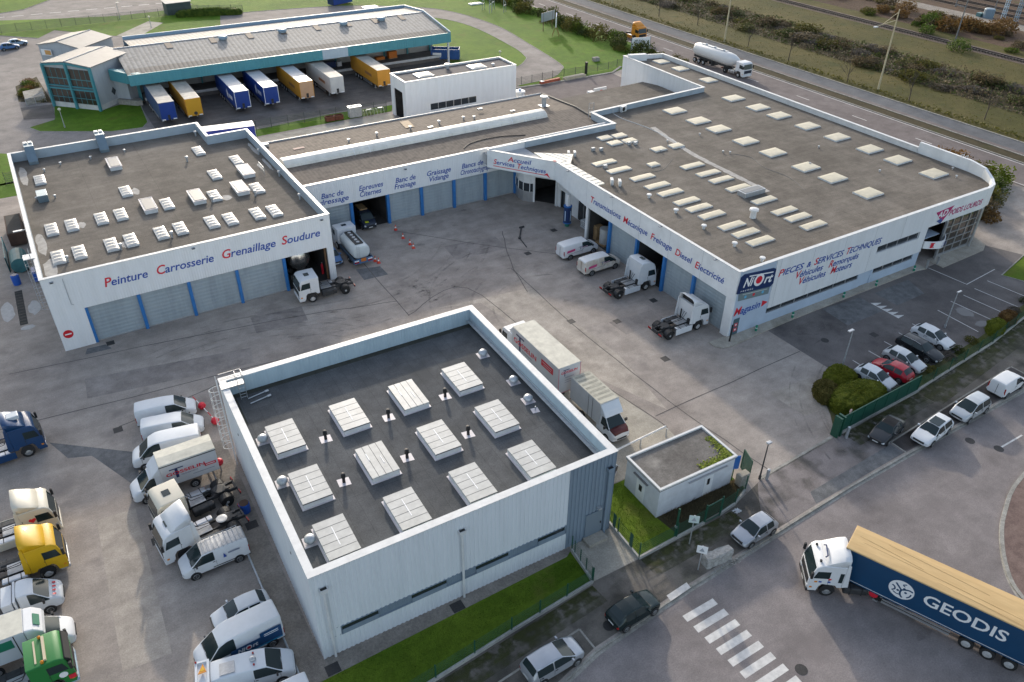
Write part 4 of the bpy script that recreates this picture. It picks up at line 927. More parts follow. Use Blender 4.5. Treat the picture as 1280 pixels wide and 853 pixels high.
# rooflights
for x, y in ((44.0, 64.7), (44.0, 59.5), (43.7, 52.0), (40.45, 42.7), (40.6, 37.5), (40.6, 33.2), (40.8, 27.8), (40.9, 22.5), (41.1, 17.1), (41.1, 12.6), (41.2, 7.3),
             (28.2, 42.6), (28.3, 37.4), (28.45, 33.3), (28.4, 27.8), (28.5, 22.8), (28.45, 17.0), (28.65, 12.8), (28.7, 7.45)): dome('skylight', Cb, x - .15, y - .25, 7.18, 3.1 if x < 43.2 else 2.4, 2.2, .05, m_polyc, n=6, curb_h=.18)
for x, y in ((11.9, 38.5), (14.2, 38.2), (11.9, 36.2), (14.26, 35.9), (15.7, 31.4), (18.66, 31.2), (11.6, 27.5)): dome('skylight', Cb, x - .1, y - .2, 7.18, 2.0 if x > 11.7 else 1.5, 1.35 if x > 11.7 else 1.1, .04, m_polyc, n=5, curb_h=.16)
for x, y in ((6.4, 31.2), (6.6, 28.3), (7.7, 24.9), (7.7, 22.0), (7.75, 19.6), (7.8, 16.7), (7.82, 14.6), (7.82, 12.4), (7.85, 9.2), (7.9, 7.1), (7.9, 4.9),
             (15.8, 24.7), (15.9, 21.8), (15.9, 19.45), (15.95, 16.5), (16.04, 12.3), (15.95, 9.0), (16.0, 7.0), (15.95, 4.7)): dome('skylight', Cb, x - .1, y - .2, 7.18, 3.4, 1.15, .035, m_polyc, n=5, curb_h=.14)
f = MB().box(14.4, 17.8, 13.7, 15.0, 7.15, 7.75).build('smoke_hatch', m_galv, Cb, bevel=.02); MB().box(14.6, 17.6, 13.85, 14.85, 7.752, 7.78).build('hatch_glazing', mat('grey_glazing', (0, 0, 0)), f)
for x, y in ((4.5, 19.6), (4.55, 14.8), (4.55, 10.1), (4.56, 5.3), (4.7, 1.4)): mushroom(Cb, x, y, 7.18, .5, .17, m_wbright)
c = MB().lathe([(0, .36), (.9, .33), (.92, .55), (1.1, .52), (1.18, .2)], (11.4, 9.4, 7.18), (0, 0, 1), 14).build('chimney_cowl', m_wbright, Cb)
for x, y in ((15.4, 30.4), (18.5, 32.8), (23.1, 25.3), (29.5, 17.2), (35.3, 20.8), (35.5, 11.0), (22.5, 26.0), (44.6, 6.8), (42.6, 4.9), (24.3, 32.6), (26.8, 31.9)): mushroom(Cb, x, y, 7.18, .35, .08)
split_fan(Cb, 3.0, 25.0, 7.18, R(60)); split_fan(Cb, 3.6, 24.2, 7.18, R(60)); split_fan(Cb, 3.6, 35.3, 7.18, R(60), .9); split_fan(Cb, 4.3, 34.9, 7.18, R(60), .9); split_fan(Cb, 21.0, 46.0, 7.18, R(10), 1.2)
for x, y in ((8.5, 34.7), (7.6, 35.3), (13.2, 34.6), (14.0, 34.2), (5.4, 29.6)): MB().box(x - .25, x + .25, y - .18, y + .18, 7.18, 7.62).build('roof_vent', m_galv, Cb, bevel=.02)
mb = MB(); mb.tube(smooth([(19.2, 46, 7.2), (19.0, 43.5, 7.2), (19.8, 38.5, 7.2), (19.6, 33, 7.2), (19.0, 30, 7.2)], 6), .05); mb.tube([(19.2, 46.2, 7.2), (19.2, 46.25, 8.0)], .04); mb.build('roof_pipe', m_wbright, Cb)
mb = MB(); mb.tube(smooth([(23.3, 25.2, 7.2), (24.6, 22.8, 7.2), (23.6, 19.6, 7.2), (23.9, 15.5, 7.2), (22.6, 11.8, 7.2)], 6), .022); mb.tube(smooth([(15, 27.6, 7.2), (11.5, 25.5, 7.2), (8.6, 25.9, 7.2)], 6), .018); mb.build('roof_cable', m_chassis0, Cb)
mb = MB(); sp = smooth([(20.6, 38.5), (19.4, 32.5), (18.6, 27), (18.4, 20), (18.25, 13.7)], 6)
l, r = strip_pts(sp, .8)
for i in range(len(sp) - 1): mb.sheet([l[i] + Vector((random.uniform(-.1, .1), 0)), r[i] + Vector((random.uniform(-.15, .15), 0)), r[i + 1] + Vector((0, 0)), l[i + 1]], 7.189 + i * .0004)
mb.build('dried_puddle', mat('dried_puddle', (0, 0, 0)), Cb)
for v in (20.9, 30.0, 12.0, 3.3): MB().box(-.35, .02, v - .12, v + .12, CH - .12, CH - .02).build('floodlight', mat('lamp_grey', (0, 0, 0)), Cb, bevel=.02)
mb = MB()
for k in (0, .9): mb.tube([(15.0 + k, 46.7, 5.6), (15.0 + k, 46.7, 9.2)], .035)
mb.tube([(15.0, 46.7, 9.2), (15.9, 46.7, 9.2)], .03)
for k in range(8): mb.tube([(15.0, 46.7, 6 + .35 * k), (15.9, 46.7, 6 + .35 * k)], .02)
mb.build('roof_ladder', m_galv, Cb)
mb = MB()
for k in (0, .55): mb.tube([(47.0, 6.6 + k, 2.0), (46.9, 6.6 + k, 8.7), (46.2, 6.6 + k, 8.7)], .04)
for k in range(16): mb.tube([(47.0, 6.6, 2.4 + .35 * k), (47.0, 7.15, 2.4 + .35 * k)], .025)
mb.build('wall_ladder', m_wbright, Cb)

# ---------------------------------------------------------------- low flat-roofed link behind
g = thing('annexe_building', 'low flat brown-roofed annexe tucked between the barrel-lit range and the largest hall', 'building')
MB().prism([(16.0, 46.8), (38.3, 47.9), (38.3, 58.4), (37.3, 61.3), (16.0, 60.4)], 5.2, 5.4).build('roof', m_felt, g)
MB().prism([(16.2, 60.1), (37.1, 61.0), (37.1, 60.8), (16.2, 59.9)], 0, 5.2).prism([(37.1, 60.9), (38.2, 58.4), (38.05, 58.3), (36.9, 60.8)], 0, 5.2).build('wall', m_wpaint, g)
for x in (20.8, 23.6, 26.6): dome('skylight', g, x, 49.6, 5.4, 2.2, 1.3, .1, m_polyc, n=5, curb_h=.14)
MB().box(17, 19.5, 47.6, 48.6, 5.38, 6.2).build('roof_plant', m_galv, g, bevel=.03)
s = MB().cyl((35.2, 61.28, 3.2), (35.2, 61.3, 3.2), .01, 8)
bx = thing('sign_kiosk', 'small white cabinet carrying a red no entry sign by the rear passage', 'cabinet', (33.5, 69.2, 0))
MB().box(-1.6, -.5, 0, 1.0, 0, 2.2).box(-.4, 2.4, .3, .6, 0, 2.6).build('cabinet', m_wpaint, bx, bevel=.03)
s = MB().cyl((1.2, .27, 1.6), (1.2, .296, 1.6), .62, 20).build('no_entry_sign', mat('sign_red', (0, 0, 0)), bx)
MB().box(.8, 1.6, .26, .268, 1.5, 1.7).build('sign_bar', m_signwhite, s)
MB().box(-1.2, -.9, -.012, -.001, .7, 1.0).build('meter_window', m_glass, bx)

# ---------------------------------------------------------------- F: tall white wash building behind
F_ = thing('wash_building', 'plain tall white shed with two rooflights and an open end door behind the range', 'building', (-1.5, 76.1, 0))
FW, FD, FH = 21.8, 6.0, 7.0
mb = MB(); mb.box(0, FW, 0, .2, 0, 1.6); mb.box(0, 4.6, 0, .2, 1.6, 2.7); mb.box(13.6, FW, 0, .2, 1.6, 2.7); mb.box(0, FW, 0, .2, 2.7, FH); mb.build('front_wall', m_white, F_)
wf = MB().box(4.6, 13.6, .08, .12, 1.6, 2.7).build('window', m_glass, F_)
mb = MB()
for k in range(1, 6): mb.box(4.6 + 1.5 * k - .05, 4.6 + 1.5 * k + .05, .02, .078, 1.6, 2.7)
mb.build('window_frame', m_alu, wf)
mb = MB(); mb.box(0, .2, .2, 1.2, 0, FH); mb.box(0, .2, 4.8, FD, 0, FH); mb.box(0, .2, 1.2, 4.8, 5.0, FH); mb.build('side_wall', m_white_y, F_); MB().box(FW - .2, FW, .2, FD, 0, FH).build('side_wall', m_white_y, F_)
MB().box(.2, FW - .2, FD - .2, FD, 0, FH).build('rear_wall', m_white, F_)
MB().box(.2, FW - .2, .2, FD - .2, 6.6, 6.75).build('roof', mat('violet_felt', (.10, .092, .095), .9, var=.25, scale=.8), F_)
MB().ring((-.05, FW + .05, -.05, FD + .05), FH, FH + .06, .32).build('coping', m_wbright, F_)
room(F_, .3, 12, 1.0, 5.0, 5.2, 'none')
for x in (4.9, 15.3): dome('skylight', F_, x, 2.9, 6.75, 3.0, 2.6, .12, m_dome, n=5, curb_h=.2)
mushroom(F_, 10.4, 4.6, 6.75, .9, .3); mushroom(F_, 18.4, 2.4, 6.75, .4, .18, m_wbright)
tk = thing('water_tank', 'squat round white tank beside the right end of the white shed', 'tank', (22.0, 77.5, 0))
MB().lathe([(0, .9), (1.5, .9), (1.6, 1.05), (1.75, 1.0), (1.8, .3)], (0, 0, 0), (0, 0, 1), 18).build('drum', m_wpaint, tk); MB().lathe([(0, .2), (.2, .2), (.22, .3), (.3, .3)], (0, 0, 1.8), (0, 0, 1), 12).build('lid', m_post, tk)

# ---------------------------------------------------------------- D: ribbed warehouse in front
D = thing('warehouse_building', 'ribbed pale-blue steel warehouse with dark flat roof and twelve white rooflights', 'building', (-49.54, -14.554, 0), R(-1.0185))
DW, DD, DH = 22.9, 22.5, 8.13
def ribbed(x0, x1, y, z0, z1, pitch, d, face=-1, axis='x'):
    """trapezoidal sheeting as real folds, outer face at y"""
    mb = MB(); n = max(1, int(round((x1 - x0) / pitch))); p = (x1 - x0) / n; prof = []
    for i in range(n):
        a = x0 + i * p
        prof += [(a, 0), (a + p * .45, 0), (a + p * .56, d), (a + p * .89, d)]
    prof.append((x1, 0))
    for (a, da), (b, db) in zip(prof[:-1], prof[1:]):
        ya, yb = y - face * da, y - face * db
        if axis == 'x': mb.add([(a, ya, z0), (b, yb, z0), (b, yb, z1), (a, ya, z1)], [(0, 1, 2, 3)])
        else: mb.add([(ya, a, z0), (yb, b, z0), (yb, b, z1), (ya, a, z1)], [(0, 1, 2, 3)])
    return mb
parts = MB()
for a in ((0, 18.85, 2.55, DH), (0, 1.4, 1.75, 2.55), (0, 18.85, 0.0, 1.75)):
    r_ = ribbed(a[0], a[1], 0, a[2], a[3], .33, .045); parts.add(r_.v, r_.f)
parts.build('front_wall', m_ribs, D)
parts = MB(); r_ = ribbed(18.86, DW, 0, 0, DH, .33, .06); r_.build('grey_wall', m_ribs_g, D); ribbed(0, DD, DW, 0, DH, .33, .06, face=1, axis='y').build('grey_wall', m_ribs_g, D)
parts = MB(); r_ = ribbed(0, DD, 0, 0, DH, .33, .03, face=-1, axis='y'); r_.build('side_wall', m_ribs, D); ribbed(0, DW, DD, 0, DH, .33, .03, face=1).build('rear_wall', m_ribs, D)
MB().box(.08, DW - .08, .08, DD - .08, 0, 6.5).build('core', m_ribs_g, D)
r_ = ribbed(1.4, 18.85, .03, 1.8, 2.5, .16, .03); r_.build('window_band', m_ribs_g, D)
MB().box(1.4, 18.85, -.03, .04, 1.72, 1.8).box(1.4, 18.85, -.02, .04, 2.5, 2.57).build('band_trim', m_ribs_g, D)
for x0, x1 in ((1.5, 4.0), (6.4, 9.0), (11.3, 13.9), (16.4, 18.7)):
    wf = MB().box(x0, x1, .0, .028, 1.82, 2.48).build('window', m_glass, D); MB().box(x0, x1, -.035, -.002, 1.81, 2.15).build('window_sill', m_ribs_g, wf)
MB().box(.1, DW - .1, .1, DD - .1, 6.5, 6.68).build('roof', m_felt_d, D)
mb = MB(); mb.box(.15, DW - .15, DD - .6, DD - .53, 6.68, DH); mb.box(DW - .6, DW - .53, .5, DD - .6, 6.68, DH); mb.box(.45, .5, .5, DD - .6, 6.68, DH); mb.box(.5, DW - .6, .45, .5, 6.68, DH)
mb.build('parapet_lining', mat_ribbed('parapet_ribbed', (0.40, 0.50, 0.56), 0, .26, .5, dirt=(.34, .43, .49)), D)
mb = MB(); mb.box(-.03, DW + .03, -.07, .5, DH, DH + .05); mb.box(-.03, DW + .03, DD - .55, DD + .05, DH, DH + .05); mb.box(-.03, .5, .5, DD - .55, DH, DH + .05); mb.box(DW - .55, DW + .03, .5, DD - .55, DH, DH + .05); mb.build('coping', m_wbright, D)
mb = MB(); mb.box(DW - .95, DW - .62, .6, DD - .7, 7.1, 7.14); mb.box(DW - .66, DW - .62, .6, DD - .7, 7.3, 7.36)
mb.build('parapet_tray', m_galv, D)
mb = MB().box(.52, DW - .64, DD - 1.15, DD - .61, 6.683, 6.688); mb.box(.52, .9, DD - 5, DD - 1.15, 6.684, 6.689); mb.build('dark_margin', m_felt_edge, D)  # darker strip along the rear parapet foot and part of the left
for row, ys in (((2.85, 7.9, 12.9, 17.75), 14.4), ((2.85, 7.85, 12.8, 17.8), 8.6), ((2.8, 7.8, 12.8, 17.65), 3.15)):
    for i, x in enumerate(row):
        y = ys + .03 * i
        f = MB().box(x - 1.16, x + 1.16, y - 1.8, y + 1.8, 6.68, 6.74).build('skylight', m_flash, D)
        MB().box(x - 1.04, x + 1.04, y - 1.7, y + 1.7, 6.74, 7.10).build('skylight_kerb', m_wbright, f)
        alt = (i == 1 and ys < 10 and ys > 5) or (i == 2 and ys > 10)
        mb = MB()
        if alt:
            for k in range(4): mb.extr([(x - 1.06 + .53 * k + .02, 7.1), (x - 1.06 + .53 * k + .02, 7.2), (x - 1.06 + .53 * (k + 1) - .02, 7.2), (x - 1.06 + .53 * (k + 1) - .02, 7.1)], y - 1.72, y + 1.72)
        else:
            for k in range(5): mb.box(x - 1.06, x + 1.06, y - 1.72 + .688 * k + .022, y - 1.72 + .688 * (k + 1) - .022, 7.1, 7.2)
        mb.build('skylight_glazing', m_poly, f)
        MB().box(x - 1.055, x + 1.055, y - 1.715, y + 1.715, 7.101, 7.185).build('glazing_joint', mat('joint_dark', (.10, .10, .10), .7), f)
        if alt: MB().box(x - .55, x - .5, y + .1, y + .9, 7.2, 7.225).box(x + .3, x + .35, y - .6, y + .2, 7.2, 7.225).build('hinge', m_signwhite, f)
        else: MB().box(x - .03, x + .03, y - .8, y + .9, 7.2, 7.215).build('hinge', m_signwhite, f)
for x, y in ((5.5, 13.1), (10.6, 13.1), (15.6, 13.3), (5.1, 8.1), (10.0, 8.2), (15.1, 8.3)):
    f = MB().add([(x - .45, y - .35, 6.69), (x + .4, y - .45, 6.69), (x + .45, y + .35, 6.69), (x - .4, y + .45, 6.69)], [(0, 1, 2, 3)]).build('vent_flashing', m_flash, D)
    MB().lathe([(0, .12), (.45, .11), (.47, .17), (.8, .15), (.85, .05)], (x, y, 6.69), (0, 0, 1), 10).build('vent_pipe', m_black, f)
for x, y in ((1.35, 15.2), (1.3, 10.1), (1.3, 4.0), (21.0, 16.9), (21.4, 12.3), (21.2, 9.6), (20.5, .9)):
    f = MB().add([(x - .5, y - .45, 6.69), (x + .45, y - .5, 6.69), (x + .5, y + .45, 6.69), (x - .45, y + .5, 6.69)], [(0, 1, 2, 3)]).build('fan_flashing', m_flash, D)
    MB().lathe([(0, .26), (.2, .26), (.22, .4), (.38, .37), (.52, .24), (.56, .05)], (x, y, 6.69), (0, 0, 1), 16).build('fan_dome', m_galv, f, smooth=True)
f = MB().sheet([(20.7, 8.0, 6.692), (21.3, 7.9, 6.692), (21.4, 8.5, 6.692), (20.8, 8.6, 6.692)]).build('vent_flashing', m_flash, D); MB().cyl((21.05, 8.25, 6.69), (21.05, 8.25, 7.1), .05, 8).build('vent_pipe', m_galv, f)
for x in (.75, 10.25, 22.3):
    z1 = 6.55
    p = MB().cyl((x, -.14, 0), (x, -.14, z1), .09 if x < 20 else .11, 10).build('downpipe', m_wbright if x < 20 else m_ribs_g, D)
    MB().extr([(x - .2, z1), (x + .2, z1), (x + .28, z1 + .32), (x - .28, z1 + .32)], -.3, -.02).build('hopper', m_wbright if x < 20 else m_ribs_g, p)
    MB().box(x - .2, x + .2, -.26, -.06, z1 + .322, z1 + .33).build('hopper_mouth', m_black, p)
dr = MB().box(20.55, 22.05, -.08, -.005, .35, 2.7).build('service_door', mat('door_grey', (.16, .20, .235), .45), D)
MB().box(20.45, 22.15, -.9, -.01, 0.02, .32).build('door_step', m_conc, D)
MB().box(21.9, 21.97, -.13, -.082, 1.3, 1.5).build('handle', m_black, dr)
MB().box(21.5, 21.8, -.3, -.01, 3.0, 3.15).build('door_lamp', m_galv, D)
# roof access: ladder with hoops on the left wall, guard frame and stays at the top
mb = MB(); lx = -.28; ly = 21.2
for k in (-.27, .27): mb.tube([(lx, ly + k, .3), (lx, ly + k, 9.2)], .03)
for k in range(29): mb.tube([(lx, ly - .27, .5 + .28 * k), (lx, ly + .27, .5 + .28 * k)], .016)
for k in range(8):
    z = 2.3 + .84 * k; mb.tube([(lx - .72 * math.sin(t_ / 8 * math.pi), ly + .4 * math.cos(t_ / 8 * math.pi), z) for t_ in range(9)], .022)
for k in range(5): mb.tube([(lx - .72 * math.sin((k + 1) / 6 * math.pi), ly + .4 * math.cos((k + 1) / 6 * math.pi), 2.3 + .84 * j) for j in range(8)], .014)
mb.build('caged_ladder', m_wbright, D)
mb = MB().box(-.1, 1.7, 20.8, 21.5, DH + .06, DH + .14)
for x in (1.2, 1.7): mb.tube([(x, 20.9, 6.7), (x, 20.9, 9.0), (x, 21.7, 9.0), (x, 21.7, 8.2)], .03)
mb.tube([(0, 21.7, 9.1), (1.7, 21.7, 9.1)], .03); mb.tube([(0, 20.9, 9.1), (1.7, 20.9, 9.1)], .03); mb.tube([(0, 21.7, 8.65), (1.7, 21.7, 8.65)], .022)
for k in range(5): mb.tube([(1.2, 20.9, 6.9 + .3 * k), (1.7, 20.9, 6.9 + .3 * k)], .02)
mb.build('ladder_platform', m_alu, D)
for dy in (0, -.7): mb = MB().cyl((1.7, 20.7 + dy, 6.75), (3.1, 20.9 + dy, 6.8), .05, 6); mb.cyl((3.1, 20.9 + dy, 6.8), (3.4, 20.95 + dy, 6.8), .1, 8); mb.build('counterweight', m_galv, D)
MB().box(-.03, -.002, 17.6, 17.75, 5.9, 6.05).build('wall_vent', m_black, D)
MB().box(-.03, -.002, 4.3, 4.45, 5.9, 6.05).build('wall_vent', m_black, D)

# ---------------------------------------------------------------- substation hut
S_ = thing('transformer_hut', 'small white rendered hut with a mossy flat roof beside the gate', 'hut', (-22.75, -15.95, 0), R(-1.0))
SW, SD, SH = 7.75, 4.15, 3.0
MB().box(0, SW, 0, SD, 0, SH - .1).build('wall', mat('hut_render', (.58, .60, .63), .8, var=.16, scale=.9), S_)
MB().box(-.08, SW + .08, -.08, SD + .08, SH - .1, SH).build('roof', G_('hut_roof', ((.135, .125, .115), (.19, .178, .165)), big=.3, small=2.2, fine=9, stain=(.34, .32, .29), stain_amt=.85), S_)
MB().ring((-.1, SW + .1, -.1, SD + .1), SH + .001, SH + .16, .2).build('coping', m_wbright, S_)
mb = MB(); rr = random.Random(3)
for i in range(800):
    if i < 480: x = 4.3 + 3.3 * rr.random() ** .8; y = .18 + abs(rr.gauss(0, .3))
    else: x = SW - .18 - abs(rr.gauss(0, .3)); y = .3 + 2.6 * rr.random()
    s_ = rr.uniform(.05, .13); a = rr.random() * 6.28
    mb.add([(x + s_ * math.cos(a + k * 2.09), y + s_ * math.sin(a + k * 2.09), SH + .02 + rr.uniform(0, .13)) for k in range(3)], [(0, 1, 2)])
mo = mb.build('roof_moss', mat('bright_moss', (.17, .21, .015), .9, var=.4, scale=3), S_)
d_ = MB().box(4.7, 5.6, -.03, -.002, .1, 2.1).build('door', m_wpaint, S_); MB().box(4.98, 5.25, -.045, -.031, 1.2, 1.85).build('door_grille', m_black, d_)
MB().box(2.9, 6.9, -.16, -.002, 2.42, 2.5).build('ledge', mat('ledge_grey', (.36, .36, .37), .8), S_)
d_ = MB().box(-.03, -.002, 1.7, 2.7, .05, 2.05).build('door', m_wpaint, S_); MB().box(-.05, -.031, 2.0, 2.35, 1.1, 1.7).build('door_grille', m_black, d_)
MB().box(-.16, -.002, 1.35, 3.1, 2.35, 2.42).build('ledge', mat('ledge_dark', (.16, .16, .16), .8), S_)

# ---------------------------------------------------------------- E: transport depot, top left
m_teal = mat_ribbed('teal_sheet', (0.075, 0.27, 0.315), 0, .5, .25, dirt=(.065, .24, .28))
m_tealp = mat('teal_frame', (0.06, 0.25, 0.29), .5, var=.1, scale=1)
m_depot = mat_ribbed('depot_grey_panel', (0.42, 0.445, 0.47), 0, 2.2, .2, dirt=(.36, .385, .41))
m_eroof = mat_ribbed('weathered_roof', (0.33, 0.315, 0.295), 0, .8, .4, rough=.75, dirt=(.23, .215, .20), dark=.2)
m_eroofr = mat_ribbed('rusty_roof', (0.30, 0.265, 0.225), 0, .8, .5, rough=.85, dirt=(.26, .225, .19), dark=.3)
E_ = thing('depot_building', 'long freight depot with teal fascia, ribbed grey roof and docked trailers', 'building')
x0, x1 = -40.2, 21.8
mb = MB(); mb.extx([(107.6, 6.44), (117.2, 7.85), (117.2, 7.95), (107.6, 6.54)], x0, x1); mb.extx([(117.2, 7.85), (127, 6.9), (127, 7.0), (117.2, 7.95)], x0 + 3, x1); mb.build('roof', m_eroof, E_)
MB().extx([(104.95, 6.05), (107.6, 6.44), (107.6, 6.54), (104.95, 6.15)], x0, x1).build('roof_edge', m_eroofr, E_)
MB().box(x0, x1, 117.1, 117.35, 7.94, 8.05).build('ridge_cap', mat('ridge_blue', (.30, .35, .42), .5), E_)
MB().box(x0, -22 + 16.5, 104.7, 104.95, 4.45, 6.3).box(-.4, x1 + .2, 104.7, 104.95, 4.45, 6.3).build('fascia', m_teal, E_)
MB().box(-5.5, -.4, 104.68, 104.93, 4.45, 6.3).build('fascia_panel', mat_ribbed('pale_panel', (.42, .50, .56), 0, .5, .25), E_)
MB().box(x0 + 3, x1, 127.0, 127.25, 5.5, 7.6).build('rear_parapet', mat('parapet_blue', (.25, .36, .46), .5), E_)
MB().extx([(104.9, 6.2), (117.2, 8.0), (127.2, 7.1), (127.2, 7.6), (117.2, 8.35), (104.9, 6.55)], x1, x1 + .25).build('verge_board', mat('parapet_blue', (0, 0, 0)), E_)
MB().extx([(113, 0), (127, 0), (127, 7), (117.2, 7.8), (113, 7)], x1 - .3, x1 - .05).build('end_wall', m_depot, E_)
MB().box(x1 - .3, x1, 105.2, 105.6, 0, 4.6).build('corner_post', m_wbright, E_)
MB().box(-38, x1 - .3, 112.6, 112.8, 0, 6.5).box(-38, x1 - .3, 126.8, 127, 0, 6).build('wall', mat('dock_wall', (.30, .30, .29), .7, var=.2, scale=.5), E_)
MB().box(-38, x1 - .6, 108.2, 112.6, 0, 1.15).build('loading_dock', m_dock_asph, E_)
MB().box(-38, x1 - .6, 107.95, 108.198, .75, 1.2).build('dock_edge', mat('dock_white', (.55, .55, .54), .7, var=.25, scale=1), E_)
for k in range(12): MB().box(-37.5 + k * 5.3 - .13, -37.5 + k * 5.3 + .13, 112.2, 112.58, 1.15, 5.2).build('post', m_tealp, E_)
mb = MB()
for k in range(11): mb.box(-36.9 + k * 5.3, -32.9 + k * 5.3, 112.54, 112.59, 1.2, 4.3)
mb.build('dock_door', mat('dock_door_grey', (.36, .355, .34), .6, var=.12, scale=.5), E_)
for x, a in ((-31.5, 0), (-23.5, 1), (-16.5, 0), (-10, 1), (-3, 0), (3.5, 0), (9.5, 1), (15.5, 0)):
    MB().extx([(116.8, 7.95), (114.3, 7.58), (114.3, 7.62), (116.8, 7.99)], x, x + 1.1).build('rooflight_strip', mat('brown_strip', (.17, .125, .095), .7, var=.3, scale=1), E_)
for x in (-21, -9.5, 3.2, 11.5):
    MB().lathe([(0, .75), (.3, .75), (.35, .95), (.7, .8), (.8, .2)], (x, 115.6, 7.7), (0, 0, 1), 14).build('roof_ventilator', mat('vent_blue', (.22, .30, .37), .4, .3), E_)
# two-storey office with glazed gable, turned to the drive
def office(parent, o, du, w, dpt, h0, h1, glazed=True):
    """gabled block: o front-left corner, du unit vector along the front, depth to the left of du"""
    du = Vector((du[0], du[1], 0)).normalized(); dv = Vector((-du.y, du.x, 0)); o = Vector((o[0], o[1], 0))
    T = lambda a, b, z: o + du * a + dv * b + Vector((0, 0, z))
    def boxm(a0, a1, b0, b1, z0, z1):
        m_ = MB().box(a0, a1, b0, b1, z0, z1); m_.v = [tuple(T(*v)) for v in m_.v]; return m_
    def prof(pts, b0, b1):
        m_ = MB().extr(pts, b0, b1); m_.v = [tuple(T(*v)) for v in m_.v]; return m_
    prof([(0, .9), (w, .9), (w, h0), (w / 2, h1), (0, h0)], .12, dpt).build('wall', m_depot, parent)
    boxm(.02, w - .02, .14, dpt - .02, 0, .9).build('plinth', mat('plinth_white', (.56, .56, .55), .7, var=.2, scale=.8), parent)
    m_ = MB(); q = prof([(-.25, h0 - .05), (w / 2, h1 + .02), (w + .25, h0 - .05), (w + .25, h0 + .1), (w / 2, h1 + .17), (-.25, h0 + .1)], -.1, dpt + .1)
    q.build('roof', mat('office_roof', (.24, .228, .216), .6, var=.15, scale=.5), parent)
    m_ = boxm(w / 2 - .06, w / 2 + .06, -.1, dpt + .1, h1 + .17, h1 + .25); m_.build('ridge_cap', mat('ridge_blue', (0, 0, 0)), parent)
    if not glazed: return T
    for a0, a1 in ((.25, w / 2 - .2), (w / 2 + .2, w - .25)):
        for z0, z1 in ((.95, 3.3), (4.0, 6.9)):
            g_ = boxm(a0, a1, .02, .10, z0, z1).build('glazing', m_glassb, parent)
            m2 = MB()
            for k in range(1, 4): b_ = boxm(a0 + (a1 - a0) * k / 4 - .03, a0 + (a1 - a0) * k / 4 + .03, -.01, .018, z0, z1); m2.add(b_.v, b_.f)
            b_ = boxm(a0, a1, -.008, .017, z0 + (z1 - z0) * .38, z0 + (z1 - z0) * .42); m2.add(b_.v, b_.f); m2.build('glazing_bar', m_tealp, g_)
        boxm(a0, a1, .03, .11, 3.3, 4.0).build('spandrel', mat('spandrel_grey', (.10, .13, .14), .4), parent)
    for a in (0, w / 2, w): boxm(a - .18, a + .18, -.35, .1, 0, h0 + (.45 if a == w / 2 else 0)).build('frame_post', m_tealp, parent)
    boxm(0, w, -.2, .02, 3.3, 3.55).build('frame_beam', m_tealp, parent); boxm(0, w, -.2, .02, 3.85, 4.0).build('frame_beam', m_tealp, parent)
    prof([(0, h0 - .35), (w / 2, h1 - .35), (w, h0 - .35), (w, h0 - .06), (w / 2, h1), (0, h0 - .06)], -.2, .1).build('frame_beam', m_tealp, parent)
    return T
T = office(E_, (-52.2, 115.1), (6.7, -6.9), 9.6, 10.5, 7.5, 8.0)
for a, z in ((4.2, 2.3), (8.6, 2.6)):
    q = MB().extr([(a, z - .75), (a + .6, z), (a, z + .75), (a - .6, z)], 0, .05)
    q.v = [tuple(T(9.6, v[0], v[2]) + (T(9.62, 0, 0) - T(9.6, 0, 0)) * (1 if v[1] > .01 else 0)) for v in q.v]
    q.build('diamond_window', m_glass, E_)
office(E_, (-51.7, 128.5), (6.7, -6.9), 9.0, 9.0, 7.5, 8.3, glazed=False)
mb = MB().box(-1.1, 1.1, -.08, .0, -.55, .55); M_ = Matrix.Translation((-50.6, 126.9, 6.4)) @ Matrix.Rotation(R(-46), 4, 'Z')
mb.v = [tuple(M_ @ Vector(v)) for v in mb.v]; sgn = mb.build('depot_sign', m_signwhite, E_)
mb = MB().box(-.3, 1.0, -.1, -.085, -.4, .4); mb.v = [tuple(M_ @ Vector(v)) for v in mb.v]; mb.build('sign_panel', mat('sign_orange', (.62, .32, .10), .5), sgn)
MB().prism([(-44, 113.5), (-40.2, 109.5), (-37.5, 112), (-37.5, 126), (-44, 122)], 0, 5.6).build('link_block', m_depot, E_)
MB().prism([(-43.6, 121), (-39.5, 118.8), (-37.3, 121), (-37.3, 126.5), (-42.5, 126.5)], 6.0, 6.1).build('link_roof', mat('link_brown', (.20, .15, .12), .8, var=.3, scale=.6), E_)
MB().prism([(-42.3, 110.6), (-39.5, 108.0), (-38.6, 108.0), (-38.6, 109.2), (-41.5, 111.6)], 0, .9).build('steps', m_conc2, E_)
MB().prism([(-40.5, 106.5), (-38.2, 104.75), (-37.9, 105.1), (-40.0, 109.0), (-42.2, 110.6), (-42.6, 110.2)], 4.45, 6.3).build('fascia', mat('teal_frame', (0, 0, 0)), E_)
MB().box(-38.6, -38.1, 110.8, 111.4, 0, 4.4).build('post', m_tealp, E_)
MB().prism([(-56.5, 118), (-53.2, 118.5), (-53.2, 124), (-56.5, 123)], 0, 1.1).build('entrance_ramp', m_conc2, E_)
# site shed beyond the road
sh = thing('site_shed', 'dark green shed with pale roof beyond the depot by the road', 'shed', (-17.3, 179.0, 0), R(5))
MB().box(-3.0, 3.0, -1.6, 1.6, 0, 2.7).build('wall', mat('shed_green', (.06, .085, .085), .7, var=.15, scale=1), sh); MB().extx([(-1.9, 2.7), (1.9, 3.0), (1.9, 3.12), (-1.9, 2.82)], -3.2, 3.2).build('roof', mat('shed_roof', (.45, .43, .40), .7, var=.2, scale=1), sh)

